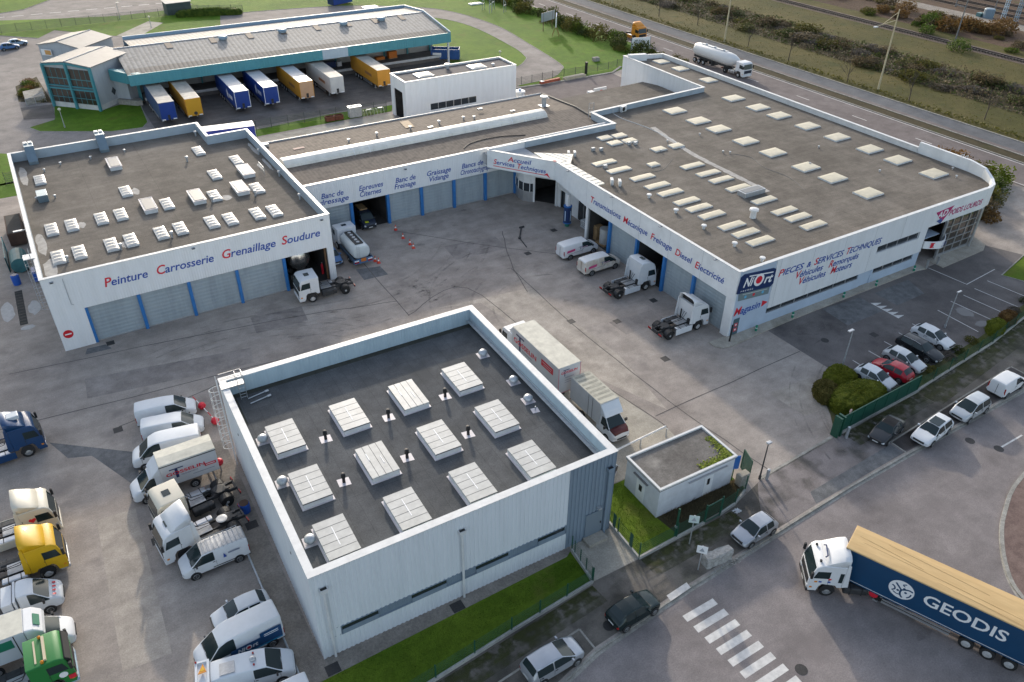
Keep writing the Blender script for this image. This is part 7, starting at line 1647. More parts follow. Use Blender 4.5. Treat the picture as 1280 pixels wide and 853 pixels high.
# ---- milk-white tanker between the workshops
t = thing('tank_lorry', 'pale blue-white rigid tanker parked outside the Banc de Redressage bay', 'lorry', (-27.05, 36.7, 0), R(90))
extr_round([(1.5, 1.05), (1.9, 1.15), (2.6, 1.15), (2.75, .5), (3.55, .48), (3.6, 1.7), (3.4, 2.75), (3.2, 2.92), (1.5, 2.95)], 1.2).build('cab', p_white2, t, smooth=True)
MB().add([(3.625, -1.05, 1.75), (3.625, 1.05, 1.75), (3.43, 1.0, 2.7), (3.43, -1.0, 2.7)], [(0, 1, 2, 3)]).build('windscreen', m_cargl, t)
for s in (-1, 1): MB().extr([(3.4, 1.8), (3.3, 2.5), (2.5, 2.5), (2.5, 1.8)], s * 1.2 - .012, s * 1.2 + .012).build('side_window', m_cargl, t); truck_wheel(t, 2.3, s * .9, .5, .29, s); truck_wheel(t, -1.7, s * .64, .5, .56, s, dual=True)
MB().box(2.2, 2.65, -.3, .3, 2.9, 2.99).build('roof_hatch', m_cargl, t)
mb = MB(); ns = 20; xs_ = [(-3.2, .75), (-3.12, 1.0), (-2.9, 1.1), (1.1, 1.1), (1.3, 1.0), (1.36, .75)]
for x_, k in xs_:
    for i in range(ns):
        a = 2 * math.pi * i / ns; mb.v.append((x_, 1.12 * k / 1.1 * math.copysign(abs(math.cos(a)) ** .75, math.cos(a)), 1.75 + .85 * k / 1.1 * math.copysign(abs(math.sin(a)) ** .75, math.sin(a))))
for j in range(len(xs_) - 1):
    for i in range(ns): mb.f.append((j * ns + i, j * ns + (i + 1) % ns, (j + 1) * ns + (i + 1) % ns, (j + 1) * ns + i))
mb.f += [tuple(range(ns - 1, -1, -1)), tuple(range((len(xs_) - 1) * ns, len(xs_) * ns))]
mb.build('tank', mat('tank_blue_white', (.52, .57, .58), .3, var=.06, scale=1, coat=.4), t, smooth=True)
wk = MB().ring((-2.6, 1.0, -.5, .5), 2.6, 2.72, .06).box(-2.5, .9, -.42, .42, 2.58, 2.62).build('walkway', m_chassis, t)
for k in range(5): MB().lathe([(0, .2), (.1, .2), (.14, .1)], (-2.1 + .68 * k, 0, 2.62), (0, 0, 1), 12).build('manhole_lid', m_galv, wk)
MB().box(-3.4, 2.6, -.5, .5, .6, .9).build('chassis_rail', m_chassis, t); MB().box(-3.3, 1.2, -1.2, -1.05, .7, 1.15).box(-3.3, 1.2, 1.05, 1.2, .7, 1.15).build('side_locker', mat('locker_blue', (.04, .075, .12), .5), t)
MB().box(-3.5, -3.3, -1.2, 1.2, .5, 1.05).build('rear_bumper', mat('bumper_blue', (.05, .13, .26), .5), t)
MB().box(-3.52, -3.501, -.35, .3, .72, 1.15).build('orange_plate', m_orange, t)
for s in (-1, 1): MB().box(-3.52, -3.501, s * .85 - .28, s * .85 + .28, .62, .8).build('tail_light', m_tail, t); MB().box(-3.515, -3.501, s * .85 - .28, s * .85 + .28, .84, .98).build('warning_plate', m_signwhite, t)
mb = MB(); mb.tube([(-3.2, .3, 1.1), (-3.2, .3, 2.7)], .025); mb.tube([(-3.2, .6, 1.1), (-3.2, .6, 2.7)], .025)
for k in range(6): mb.tube([(-3.2, .3, 1.3 + .25 * k), (-3.2, .6, 1.3 + .25 * k)], .015)
mb.build('ladder', m_galv, t)
# ---- white silo tanker on the dual carriageway
t = thing('silo_tanker', 'white silo tanker lorry travelling on the dual carriageway', 'lorry', (69.2, 70.2, .03), R(-90))
tractor_cab(t, p_white, 'low', lower=p_white, grille=p_navycar); chassis(t, fifth=False)
mb = MB(); ns = 18; xs_ = [(-12.3, .3), (-12.0, 1.0), (-11.4, 1.22), (-2.2, 1.22), (-1.0, 1.05), (.4, .45), (.6, .25)]
for x_, k in xs_:
    for i in range(ns):
        a = 2 * math.pi * i / ns; dz = .25 if x_ > -2 else 0; mb.v.append((x_, k * math.cos(a), 2.55 + dz * (1.22 - k) + k * math.sin(a) * (1.05 if math.sin(a) > 0 else 1.12)))
for j in range(len(xs_) - 1):
    for i in range(ns): mb.f.append((j * ns + i, j * ns + (i + 1) % ns, (j + 1) * ns + (i + 1) % ns, (j + 1) * ns + i))
mb.f += [tuple(range(ns - 1, -1, -1)), tuple(range((len(xs_) - 1) * ns, len(xs_) * ns))]
mb.build('tank', mat('silo_white', (.62, .63, .63), .35, var=.05, scale=.6), t, smooth=True)
MB().box(-10.5, -3, -.35, .35, 3.83, 3.87).build('walkway', m_galv, t)
for k in range(3):
    MB().lathe([(0, .28), (.12, .28), (.18, .15)], (-9.3 + 2.6 * k, 0, 3.86), (0, 0, 1), 12).build('manhole_lid', m_wbright, t)
MB().box(-12, -1.6, -.5, .5, .9, 1.4).build('trailer_frame', m_chassis, t)
for k in range(3):
    for s in (-1, 1): truck_wheel(t, -8.4 - 1.3 * k, s * .85, .5, .38, s)
MB().box(-6.3, -6.0, -.9, .9, .3, 1.2).build('landing_leg', m_chassis, t)

# ================================================================== VEGETATION
def leaf_mat(name, c0, c1, scale=1.2):
    m, t, b = _mat(name); L = t.links.new
    b.inputs['Roughness'].default_value = .75; b.inputs['Specular IOR Level'].default_value = .2
    tc = t.nodes.new('ShaderNodeTexCoord'); n = t.nodes.new('ShaderNodeTexNoise'); n.inputs['Scale'].default_value = scale; n.inputs['Detail'].default_value = 5
    L(tc.outputs['Object'], n.inputs['Vector']); r = t.nodes.new('ShaderNodeValToRGB'); r.color_ramp.elements[0].position = .35; r.color_ramp.elements[1].position = .68
    r.color_ramp.elements[0].color = (*c0, 1); r.color_ramp.elements[1].color = (*c1, 1); L(n.outputs['Fac'], r.inputs[0]); L(r.outputs[0], b.inputs['Base Color'])
    tl = t.nodes.new('ShaderNodeBsdfTranslucent'); L(r.outputs[0], tl.inputs[0]); ms = t.nodes.new('ShaderNodeMixShader'); ms.inputs[0].default_value = .3
    L(b.outputs[0], ms.inputs[1]); L(tl.outputs[0], ms.inputs[2]); L(ms.outputs[0], t.nodes['Material Output'].inputs['Surface'])
    return m
l_green = leaf_mat('leaf_green', (.045, .08, .012), (.12, .165, .024)); l_dark = leaf_mat('leaf_dark', (.040, .055, .014), (.090, .105, .028)); l_brown = leaf_mat('leaf_brown', (.080, .062, .034), (.165, .128, .070)); l_olive = leaf_mat('leaf_olive', (.075, .075, .018), (.15, .135, .03)); l_grey = leaf_mat('twig_grey', (.10, .085, .07), (.17, .15, .125)); l_rust = leaf_mat('leaf_rust', (.10, .055, .02), (.24, .14, .045))
l_lime = leaf_mat('leaf_lime', (.075, .11, .008), (.15, .19, .015)); l_trim = leaf_mat('leaf_clipped', (.09, .115, .010), (.20, .215, .026), 2.0)
m_bark = mat('bark', (.075, .06, .048), .95, var=.3, scale=3)

def foliage(rx, ry, rz, n, s, rr, shell=.45, flat=.0):
    """leaf-sized faces spread through an uneven crown"""
    mb = MB(); ph = [(rr.uniform(0, 6.28), rr.uniform(2, 4.5)) for _ in range(4)]
    for i in range(n):
        th = rr.uniform(0, 6.283); cz = rr.uniform(-.25 if flat else -.6, 1); sz = math.sqrt(max(0, 1 - cz * cz))
        lump = 1 + .16 * math.sin(ph[0][1] * th + ph[0][0]) + .13 * math.sin(ph[1][1] * 1.7 * th + 3 * cz + ph[1][0]) + .10 * math.sin(ph[2][1] * 2 * cz + ph[2][0])
        r = lump * (shell + (1 - shell) * rr.random() ** .5)
        p = Vector((rx * r * sz * math.cos(th), ry * r * sz * math.sin(th), rz * (r * cz)))
        a = Vector((rr.gauss(0, 1), rr.gauss(0, 1), rr.gauss(0, .7))).normalized(); b = a.orthogonal().normalized(); k = rr.uniform(.6, 1.4) * s
        mb.add([p + a * k, p + b * k * .8, p - a * k * .8, p - b * k * .7], [(0, 1, 2, 3)])
    return mb
_rr = random.Random(11)
def twigs(rx, rz, n, rr):
    mb = MB()
    for i in range(n):
        th = rr.uniform(0, 6.283); r = rx * rr.uniform(.3, .85); mb.tube([(0, 0, 0), (r * .4 * math.cos(th), r * .4 * math.sin(th), rz * .6), (r * math.cos(th + .2), r * math.sin(th + .2), rz * rr.uniform(.8, 1.25))], .03, 3)
    return mb
SHR = {}
def shrub_proto(key, rx, rz, n, s, shell=.4):
    SHR[key] = (foliage(rx, rx, rz, n, s, _rr, shell).mesh('foliage'), twigs(rx, rz, 7, _rr).mesh('stems'), rz)
for k in range(3):
    shrub_proto('big%d' % k, 2.2, 1.8, 900, .17); shrub_proto('mid%d' % k, 1.4, 1.25, 480, .15); shrub_proto('low%d' % k, 1.8, .8, 520, .15)
def shrub(name, label, key, x, y, m, group, sc=1.0, z=0.0, sz=1.0):
    f, tw, rz = SHR[key]
    t = thing(name, label, 'shrub', (x, y, z), _rr.uniform(0, 6.28), group); t.scale = (sc, sc, sc * sz)
    o = link('foliage', f, m, t); o.location.z = rz * .55
    link('stems', tw, m_bark, t)
    return t
# hedge bank between the lawn and the dual carriageway
kinds = [('big', 'dark green bush'), ('mid', 'grey-green bush'), ('low', 'low bramble clump')]
v = 90.0; i = 0
while v < 178:
    k, d = kinds[i % 3 if i % 5 else 0]
    shrub('hedge_shrub', d + ' in the hedge between the works lawn and the dual carriageway', k + str(i % 3), 61.5 + _rr.uniform(-2.1, 2.3), v, (l_dark, l_green, l_olive, l_dark)[i % 4], 'hedge bushes beside the dual carriageway', _rr.uniform(.8, 1.25), .0)
    v += _rr.uniform(1.6, 3.4); i += 1
# bramble bank beyond the carriageway
for i in range(150):
    v = _rr.uniform(14, 175); u = 97.5 + 14 * _rr.random() if i % 3 else 109 + _rr.uniform(-1.5, 1.5)
    k = ('low', 'mid', 'low', 'big')[i % 4]
    m, d = ((l_brown, 'brown'), (l_dark, 'dark green'), (l_grey, 'grey leafless'), (l_olive, 'olive'), (l_brown, 'brown'))[i % 5]
    shrub('bramble_shrub', d + ' bramble bush on the bank below the single railway line', k + str(i % 3), u, v, m, 'brambles on the railway bank', _rr.uniform(.8, 1.5), .0, .5)
# the bank reads as one tangled mass under the single bushes
rr = random.Random(21); mb = MB(); mb2 = MB(); mb3 = MB()
def tuft(m_, u, v, z, s_):
    a = Vector((rr.gauss(0, 1), rr.gauss(0, 1), rr.gauss(0, .8))).normalized(); b = a.orthogonal().normalized(); p = Vector((u, v, z)); m_.add([p + a * s_, p + b * s_ * .8, p - a * s_ * .7, p - b * s_ * .8], [(0, 1, 2, 3)])
hum = lambda u, v: .55 + .45 * math.sin(.31 * v + .5 * u) * math.sin(.17 * v - .4 * u + 1) + .35 * math.sin(.9 * v) * math.sin(.7 * u)
for i in range(17000):
    v = rr.uniform(5, 185); u = 96.5 + 16.5 * rr.random(); h = max(.12, hum(u, v)) * (1.3 if u > 100 else .7)
    tuft(mb if (rr.random() + .35 * math.sin(.21 * v) * math.sin(.3 * u)) < .55 else mb2, u, v, .05 + h * rr.random(), rr.uniform(.14, .34))
for i in range(9000):
    v = rr.uniform(5, 185); u = rr.choice((rr.uniform(84.0, 97), rr.uniform(113, 129), rr.uniform(139.5, 157), rr.gauss(85.2, .5)))
    tuft(mb3 if u < 130 else mb, u, v, .06 + rr.random() * (.14 if u > 86 else .5), rr.uniform(.07, .16) if u > 86.4 else rr.uniform(.12, .28))
o = mb.build('bramble_thicket', l_brown); tag(o, 'tangled brown bramble growth covering the bank and heath by the railway', 'brambles', kind='stuff')
o = mb2.build('bramble_thicket', l_dark); tag(o, 'dark green bramble growth spread over the bank below the railway', 'brambles', kind='stuff')
o = mb3.build('grass_tufts', l_olive); tag(o, 'olive grass tufts over the verges beside the railway', 'grass', kind='stuff')
# heath bushes past the railway
for i in range(60):
    v = _rr.uniform(28, 135); u = _rr.uniform(140, 157)
    if i < 6: u, v = ((138.8, 92.8), (134.8, 73), (142.6, 77.2), (136.8, 52.6), (139, 79.2), (127.2, 59.2))[i]
    m, d = ((l_olive, 'olive'), (l_brown, 'brown'), (l_rust, 'russet'))[i % 3] if i >= 6 else (l_green, 'green')
    shrub('heath_shrub', d + ' bush on the rough ground past the single railway line', ('low', 'mid', 'big')[i % 3] + str(i % 3), u, v, m, 'bushes past the railway', _rr.uniform(.7, 1.4), .05, .8)
# shrubs round the glazed end of the parts hall
for i in range(22):
    u = _rr.uniform(50, 64.5); v = 4 + (u - 50) * .55 + _rr.uniform(-1.5, 8)
    m, d = ((l_rust, 'russet'), (l_olive, 'olive'), (l_green, 'green'), (l_lime, 'bright green'), (l_brown, 'brown'))[i % 5]
    shrub('border_shrub', d + ' shrub in the thick planting behind the glazed corner', ('big', 'mid', 'big')[i % 3] + str(i % 3), u, v, m, 'shrubs behind the glazed corner', _rr.uniform(.7, 1.1))
for i, (u, v) in enumerate(((46.5, 2.8), (50, 16), (51, 22), (49.5, 27), (52, 33), (50.5, 40))): shrub('border_shrub', 'russet bare shrub between the largest hall and the carriageway', 'mid' + str(i % 3), u + 4, v, (l_rust, l_brown)[i % 2], 'shrubs along the long wall', .9)
for i in range(9):
    shrub('border_shrub', ('yellow', 'green', 'olive')[i % 3] + ' shrub in the bed left of the depot office', 'low' + str(i % 3), -55.4 + _rr.uniform(-1.5, 1.3), 119 + 1.7 * i, (l_olive, l_green, l_rust)[i % 3], 'shrubs beside the depot office', .65)
# small plants beside info board
for i, (u, v) in enumerate(((63.5, 86.5), (65, 83.5), (64, 80), (63, 89))): shrub('hedge_shrub', 'yellowish tussock by the roof corner and the carriageway', 'mid' + str(i % 3), u, v, l_olive, 'tussocks at the hall corner', .8)

def clipped(name, label, pts, h, m, leaf=.07, n=5000, cat='bush'):
    """clipped evergreen mass: rounded block covered with leaves"""
    t = thing(name, label, cat, (0, 0, 0)); cx = sum(p[0] for p in pts) / len(pts); cy = sum(p[1] for p in pts) / len(pts)
    t.location = (cx, cy, 0); P_ = smooth(list(pts) + [pts[0]], 5)[:-1]; P_ = [Vector((p[0] - cx, p[1] - cy)) for p in P_]; N = len(P_)
    rings = [(1.0, 0), (1.03, h * .4), (1.0, h * .7), (.88, h * .92), (.55, h * 1.03), (.1, h * 1.06)]
    mb = MB(); rr = random.Random(len(pts) * 7 + int(h * 10))
    for k, z in rings:
        for p in P_: mb.v.append((p.x * k + rr.uniform(-.06, .06), p.y * k + rr.uniform(-.06, .06), z + (rr.uniform(-.08, .08) if z else 0)))
    for j in range(len(rings) - 1):
        for i in range(N): mb.f.append((j * N + i, j * N + (i + 1) % N, (j + 1) * N + (i + 1) % N, (j + 1) * N + i))
    mb.f.append(tuple((len(rings) - 1) * N + i for i in range(N)))
    core = list(zip(mb.v, [])) ; faces = list(mb.f); vs = mb.v[:]
    b = mb.build('foliage_core', m, t)
    lf = MB()
    for i in range(n):
        f = rr.choice(faces); q = [Vector(vs[j]) for j in f[:4]]
        if len(q) < 4: continue
        a, c = rr.random(), rr.random(); p = (q[0].lerp(q[1], a)).lerp(q[3].lerp(q[2], a), c)
        nrm = (q[1] - q[0]).cross(q[3] - q[0])
        if nrm.length < 1e-6: continue
        nrm.normalize()
        if nrm.dot(p - Vector((0, 0, h * .4))) < 0: nrm = -nrm
        p = p + nrm * rr.uniform(-.04, .12); d1 = (nrm + Vector((rr.gauss(0, .8), rr.gauss(0, .8), rr.gauss(0, .8)))).normalized(); d2 = d1.orthogonal().normalized(); k = leaf * rr.uniform(.6, 1.5)
        lf.add([p + d1 * k, p + d2 * k * .7, p - d1 * k * .5, p - d2 * k * .7], [(0, 1, 2, 3)])
    lf.build('leaves', m, t)
    return t
clipped('clipped_bush', 'large rounded clipped green bush behind the green sliding gate', [(-.2, -14.4), (.8, -15.6), (3.2, -15.6), (5.6, -15.2), (5.9, -13.9), (4.6, -12.8), (2.6, -12.5), (.6, -13.0)], 1.4, l_trim, n=7000)
clipped('clipped_bush', 'yellow-green clipped bush behind the biggest one, near the lamp post', [(1.9, -11.5), (3.0, -10.2), (4.9, -9.8), (5.6, -10.7), (5.4, -12.0), (4.0, -12.3), (2.7, -12.2)], 1.1, leaf_mat('leaf_yellowgreen', (.10, .12, .008), (.19, .20, .022), 2.0), n=4500)
clipped('clipped_bush', 'brownish rounded bush at the left of the clipped group', [(.0, -11.7), (.9, -10.9), (2.0, -11.2), (2.2, -12.4), (1.2, -13.1), (-.1, -13.0)], 1.25, leaf_mat('leaf_bronze', (.085, .075, .016), (.15, .125, .034), 2.0), n=3500)
clipped('clipped_bush', 'small round green bush beside the car park fence', [(24.5, -13.8), (25.2, -12.9), (26.3, -13.0), (26.6, -13.9), (25.8, -14.5), (24.8, -14.5)], 1.35, l_trim, n=1400)
clipped('clipped_bush', 'small rusty-brown bush beside the car park fence', [(27.5, -13.3), (28.1, -12.5), (29.2, -12.6), (29.6, -13.3), (28.9, -13.9), (27.9, -13.9)], 1.2, l_rust, n=1400)
for i, (u, v) in enumerate(((9.8, -14.6), (13.4, -14.5), (17.2, -14.1), (19.0, -13.9), (21.8, -13.6), (31.5, -12.3), (34.5, -11.8), (38, -11.3))): shrub('ground_shrub', 'sparse low plant in the strip behind the car park fence', 'low' + str(i % 3), u, v, (l_dark, l_olive, l_grey)[i % 3], 'low plants behind the car park fence', .42)
clipped('hedge', 'long low clipped hedge beside the site shed at the top', [(-18.4, 173.3), (-12, 172.0), (-5, 169.6), (-4.2, 171.2), (-11, 174.3), (-17.8, 175.2)], 1.5, l_green, leaf=.16, n=1500, cat='hedge')
# weeds at the foot of the hut
mb = MB(); rr = random.Random(5)
for i in range(1100):
    x = rr.uniform(-22.3, -14.6); y = -16.0 - abs(rr.gauss(0, .75)); s_ = rr.uniform(.05, .2); a = rr.random() * 6.28
    if y < -17.9: continue
    mb.add([(x, y, .02), (x + .04 * math.sin(a), y + .04 * math.cos(a), .02), (x + s_ * math.cos(a), y + s_ * math.sin(a), s_ * rr.uniform(1, 3))], [(0, 1, 2)])
o = mb.build('weeds', l_brown); tag(o, 'dry brown weeds along the foot of the small hut', 'weeds', kind='stuff')
mb = MB()
for i in range(5200):
    a = rr.random(); x = rr.uniform(-51.3, -30.7); y = -15.95 - rr.random() ** .9 * (3.2 + (-.10) * (x + 51)); s_ = rr.uniform(.03, .075); an = rr.random() * 6.28
    mb.add([(x, y, .015), (x + .035 * math.sin(an), y + .035 * math.cos(an), .015), (x + s_ * .5 * math.cos(an), y + s_ * .5 * math.sin(an), s_ * 1.6)], [(0, 1, 2)])
for i in range(2600):
    x = rr.uniform(-26.2, -22.8); y = rr.uniform(-18.2, -11.6); s_ = rr.uniform(.03, .08); an = rr.random() * 6.28
    mb.add([(x, y, .015), (x + .035 * math.sin(an), y + .035 * math.cos(an), .015), (x + s_ * .5 * math.cos(an), y + s_ * .5 * math.sin(an), s_ * 1.6)], [(0, 1, 2)])
o = mb.build('grass_blades', leaf_mat('grass_blade', (.05, .10, .008), (.11, .17, .015), .8)); tag(o, 'short green grass blades on the lawns round the ribbed warehouse', 'grass', kind='stuff')

def bare_tree(name, label, x, y, h, group, seed):
    rr = random.Random(seed); mb = MB(); tw = MB()
    t = thing(name, label, 'tree', (x, y, 0), rr.uniform(0, 6), group)
    def br(p, d, L, r, lv):
        q = p + d * L; (mb if lv < 2 else tw).cyl(p, q, r, 5 if lv < 1 else 3, r * .6, cap=False)
        if lv >= 4: return
        for k in range((5, 4, 3, 3)[lv]):
            f = rr.uniform(.35, 1.0); nd = (d * .8 + Vector((rr.gauss(0, .5), rr.gauss(0, .5), rr.uniform(0, .5)))).normalized()
            br(p + d * L * f, nd, L * rr.uniform(.45, .7), r * .45, lv + 1)
    br(Vector((0, 0, 0)), Vector((rr.gauss(0, .03), rr.gauss(0, .03), 1)).normalized(), h * .5, h * .016, 0)
    mb.build('trunk', m_bark, t); tw.build('crown', m_bark, t)
    return t
for i, (u, v, h) in enumerate(((86.2, 71.7, 6.5), (84.9, 55.0, 6.0), (85.3, 41.1, 7.0), (88.6, 28.0, 6.5), (91.0, 105.7, 6), (88.4, 117.4, 6.5), (86.5, 84, 5.5))):
    bare_tree('bare_tree', 'thin leafless young tree on the verge between the carriageway and the bramble bank', u, v, h, 'leafless trees on the verge', i + 3)

# ================================================================== FENCES AND STREET FURNITURE
m_fgreen = mat('fence_green', (.012, .075, .045), .5, var=.1, scale=3); m_fmesh = mat_mesh('fence_mesh_green', (.015, .085, .055), .1, .23); m_fmeshg = mat_mesh('fence_mesh_grey', (.10, .115, .105), .12, .2)
m_gate = mat_mesh('gate_slats', (.010, .075, .050), .06, .93); m_base = mat('fence_base', (.36, .355, .33), .85, var=.25, scale=2)
def fence(name, label, pts, h, step, mesh_m, post_m, base=None, r=.035, posth=None, zbase=0.0):
    o = Vector((*pts[0], 0)); t = thing(name, label, 'fence', o)
    mb = MB(); bs = MB(); tot = []
    for a, b in zip(pts[:-1], pts[1:]):
        a, b = Vector(a) - o.xy, Vector(b) - o.xy; L_ = (b - a).length; n = max(1, round(L_ / step))
        mb.add([(a.x, a.y, .05 + zbase), (b.x, b.y, .05 + zbase), (b.x, b.y, h), (a.x, a.y, h)], [(0, 1, 2, 3)])
        for i in range(n): tot.append(a.lerp(b, i / n))
        if base:
            d = (b - a).normalized(); nn = Vector((-d.y, d.x)) * .08; bs.prism([a - nn, b - nn, b + nn, a + nn], 0, base)
    tot.append(Vector(pts[-1]) - o.xy)
    mb.build('mesh_panel', mesh_m, t)
    if base: bs.build('base_wall', m_base, t)
    pm = MB().box(-r, r, -r, r, 0, posth or h + .08).mesh('post')
    for p in tot: q = link('post', pm, post_m, t); q.location = (p.x, p.y, 0)
    return t
fence('mesh_fence', 'low green mesh fence on a concrete base along the mossy lawn of the ribbed warehouse', [(-54, -20.45), (-43.9, -19.6), (-37.9, -19.05), (-30.72, -18.5), (-30.35, -15.3)], 1.55, 2.6, m_fmesh, m_fgreen, base=.28)
fence('mesh_fence', 'green mesh fence on a concrete base round the sunlit side lawn by the hut', [(-26.25, -13.0), (-26.5, -18.5), (-22.8, -18.42), (-19.9, -18.36)], 1.7, 2.6, m_fmesh, m_fgreen, base=.28)
fence('mesh_fence', 'short green mesh fence right of the small garden gate', [(-18.2, -18.3), (-16.4, -18.1), (-14.6, -17.4)], 1.7, 1.8, m_fmesh, m_fgreen, base=.3)
g = thing('garden_gate', 'small green framed mesh gate in front of the hut', 'gate', (-19.85, -18.36, 0), R(2))
MB().tube([(0, 0, .1), (0, 0, 1.9), (1.6, 0, 1.9), (1.6, 0, .1), (0, 0, .15)], .045).build('gate_frame', m_fgreen, g); MB().sheet([(0, 0, .15), (1.6, 0, .15), (1.6, 0, 1.85), (0, 0, 1.85)]).build('mesh_panel', m_fmesh, g)
MB().box(-.12, -.02, -.05, .05, 0, 2.1).build('post', m_fgreen, g); MB().box(1.62, 1.72, -.05, .05, 0, 2.1).build('post', m_fgreen, g)
p = thing('tall_post', 'tall green corner post at the front corner of the hut lawn', 'post', (-22.85, -18.3, 0)); MB().box(-.06, .06, -.06, .06, 0, 3.2).build('shaft', m_fgreen, p); MB().box(-.11, .11, -.1, .1, 1.2, 1.4).build('latch_box', m_galv, p)
fence('mesh_fence', 'long green mesh fence on a concrete kerb behind the parked row of cars', [(9.4, -16.05), (23.35, -14.9), (31.1, -13.7), (48, -11.4)], 1.55, 2.55, m_fmesh, m_fgreen, base=.22)
g = thing('sliding_gate', 'solid dark green sliding gate in front of the clipped bushes', 'gate', (-2.4, -16.42, 0), math.atan2(.40, 11.7))
MB().box(0, 11.7, -.03, .03, .25, 1.85).build('gate_panel', m_gate, g); MB().box(-.05, 11.75, -.06, .06, .12, .27).box(-.05, 11.75, -.05, .05, 1.85, 1.93).build('gate_rail', m_fgreen, g)
for k in range(8): MB().box(-.03 + k * 1.67, .03 + k * 1.67, -.07, -.035, .27, 1.85).build('gate_stile', m_fgreen, g)
MB().box(0, 11.9, -.2, -.08, 0, .26).build('gate_track', m_base, g)
for k in (-.35, .1): MB().box(k - .1, k + .1, -.35, .35, 0, 2.2).build('gate_post', m_fgreen, g)
MB().lathe([(0, .18), (.05, .18)], (1.1, -.0, 2.3), (0, -1, 0), 14).cyl((1.1, 0, 1.9), (1.1, 0, 2.2), .03, 6).build('gate_lamp', mat('lamp_pinkish', (.5, .36, .33), .5), g)
fence('mesh_fence', 'thin grey mesh fence along the grass strip behind the barrel-lit range', [(-62, 80.9), (-22.2, 85.3), (-10.9, 84.9), (-1.8, 84.1)], 1.8, 2.6, m_fmeshg, mat('fence_dark', (.05, .06, .055), .6))
fence('mesh_fence', 'grey wire fence across the far grass at the top left', [(-80, 176.5), (-57, 176.3), (-35, 176.8), (-13, 176.3), (-3, 171.5)], 1.9, 3.0, m_fmeshg, mat('fence_dark', (0, 0, 0)))
fence('mesh_fence', 'green-grey mesh fence on the lawn edge beside the white wash shed', [(24.8, 85.4), (34.9, 86.0), (48.5, 85.6), (57, 88)], 1.5, 2.6, m_fmeshg, mat('fence_dark', (0, 0, 0)))
p = thing('gate_post', 'thick black post standing at the lawn fence past the white shed', 'post', (42.6, 85.3, 0)); MB().box(-.2, .2, -.2, .2, 0, 2.2).build('shaft', m_black, p); MB().box(-.24, .24, -.24, .24, 2.2, 2.35).build('cap', m_black, p)
# guard rail at the lorry park edge
g = thing('guard_rail', 'low galvanised rail along the gravel left of the ribbed warehouse', 'rail', (-51.45, 10.5, 0))
MB().cyl((0, 0, .38), (.12, -29, .38), .07, 8).build('rail', m_galv, g)
for k in range(13): MB().cyl((.005 * k, -2.4 * k, 0), (.005 * k, -2.4 * k, .38), .05, 6).build('post', m_galv, g)
g = thing('barrier_rail', 'white tubular barrier rail beside the hut and the maroon-fronted lorry', 'rail', (-22.0, -8.9, 0))
MB().cyl((0, 0, .95), (6.3, .3, .95), .09, 8).build('rail', m_wbright, g)
for k in (.3, 3.3, 6.2): MB().cyl((k, .02, 0), (k, .02, .95), .06, 6).cyl((k, .02, .1), (k + .35, .3, .0), .04, 5).build('post', m_galv, g)

def lamp_post(label, x, y, h, m, arm=None, globe=False, r=.06, name='street_lamp', cat='street lamp'):
    t = thing(name, label, cat, (x, y, 0)); MB().cyl((0, 0, 0), (0, 0, h), r * 1.3, 8, r * .7).build('pole', m, t); MB().cyl((0, 0, 0), (0, 0, .35), r * 1.9, 8).build('base', m, t)
    if globe: MB().lathe([(-.22, .08), (-.15, .2), (0, .27), (.15, .2), (.24, .03)], (0, 0, h + .2), (0, 0, 1), 12).build('globe', mat('globe_glass', (.62, .60, .46), .3), t, smooth=True)
    elif arm: MB().box(min(0, arm[0]) - .1, max(0, arm[0]) + .1, min(0, arm[1]) - .1, max(0, arm[1]) + .1, h - .04, h + .1).build('lamp_head', m_alu, t, bevel=.03)
    return t
lamp_post('grey lamp post at the left end of the car park, by the yellow-green bush', 6.2, -9.8, 4.5, m_galv, (-.5, .1)); lamp_post('grey lamp post among the painted parking bays', 21.8, -10.45, 4.4, m_galv, (.45, 0))
lamp_post('dark lamp post at the gate corner near the hut', -12.45, -16.95, 3.9, mat('post_dark', (.04, .042, .045), .5), (.25, .1))
lamp_post('small globe lamp on the grass island of the depot', -52.05, 102.3, 2.9, m_galv, globe=True); lamp_post('small globe lamp beside the footpath at the top left', -26.2, 166.5, 2.2, m_galv, globe=True); lamp_post('globe lamp behind the white wash shed', 29.8, 98, 2.9, m_galv, globe=True); lamp_post('globe lamp at the far end of the depot roof', 19.5, 169, 2.5, m_galv, globe=True)
lamp_post('grey lamp post by the wide road at the top left', -31.1, 179.5, 3.6, m_galv, (.6, 0))
t = lamp_post('tall cream lighting mast with a braced arm on the verge', 86.25, 48.75, 14.9, mat('mast_cream', (.50, .43, .28), .6), r=.14, name='lighting_mast', cat='mast')
MB().cyl((0, 0, 13.0), (-3.2, 1.6, 11.9), .06, 6).cyl((0, 0, 14.4), (-2.2, 1.1, 12.3), .04, 6).build('arm', mat('mast_cream', (0, 0, 0)), t); MB().box(-3.9, -3.0, 1.35, 1.75, 11.75, 11.95).build('lamp_head', m_wbright, t)
lamp_post('tall pale pole on the verge above the silo tanker', 85.4, 90.4, 16, mat('mast_cream', (0, 0, 0)), r=.14, name='lighting_mast', cat='mast'); lamp_post('cream pole on the verge near the top edge', 85.9, 134, 15, mat('mast_cream', (0, 0, 0)), r=.12, name='lighting_mast', cat='mast')
t = lamp_post('slim dark overhead-line pole beside the single railway track', 134.6, 65.0, 12, mat('catenary_grey', (.16, .165, .17), .5), r=.14, name='catenary_pole', cat='pole'); MB().cyl((0, 0, 7.5), (-3.0, .5, 8.2), .05, 6).build('bracket', m_galv, t)
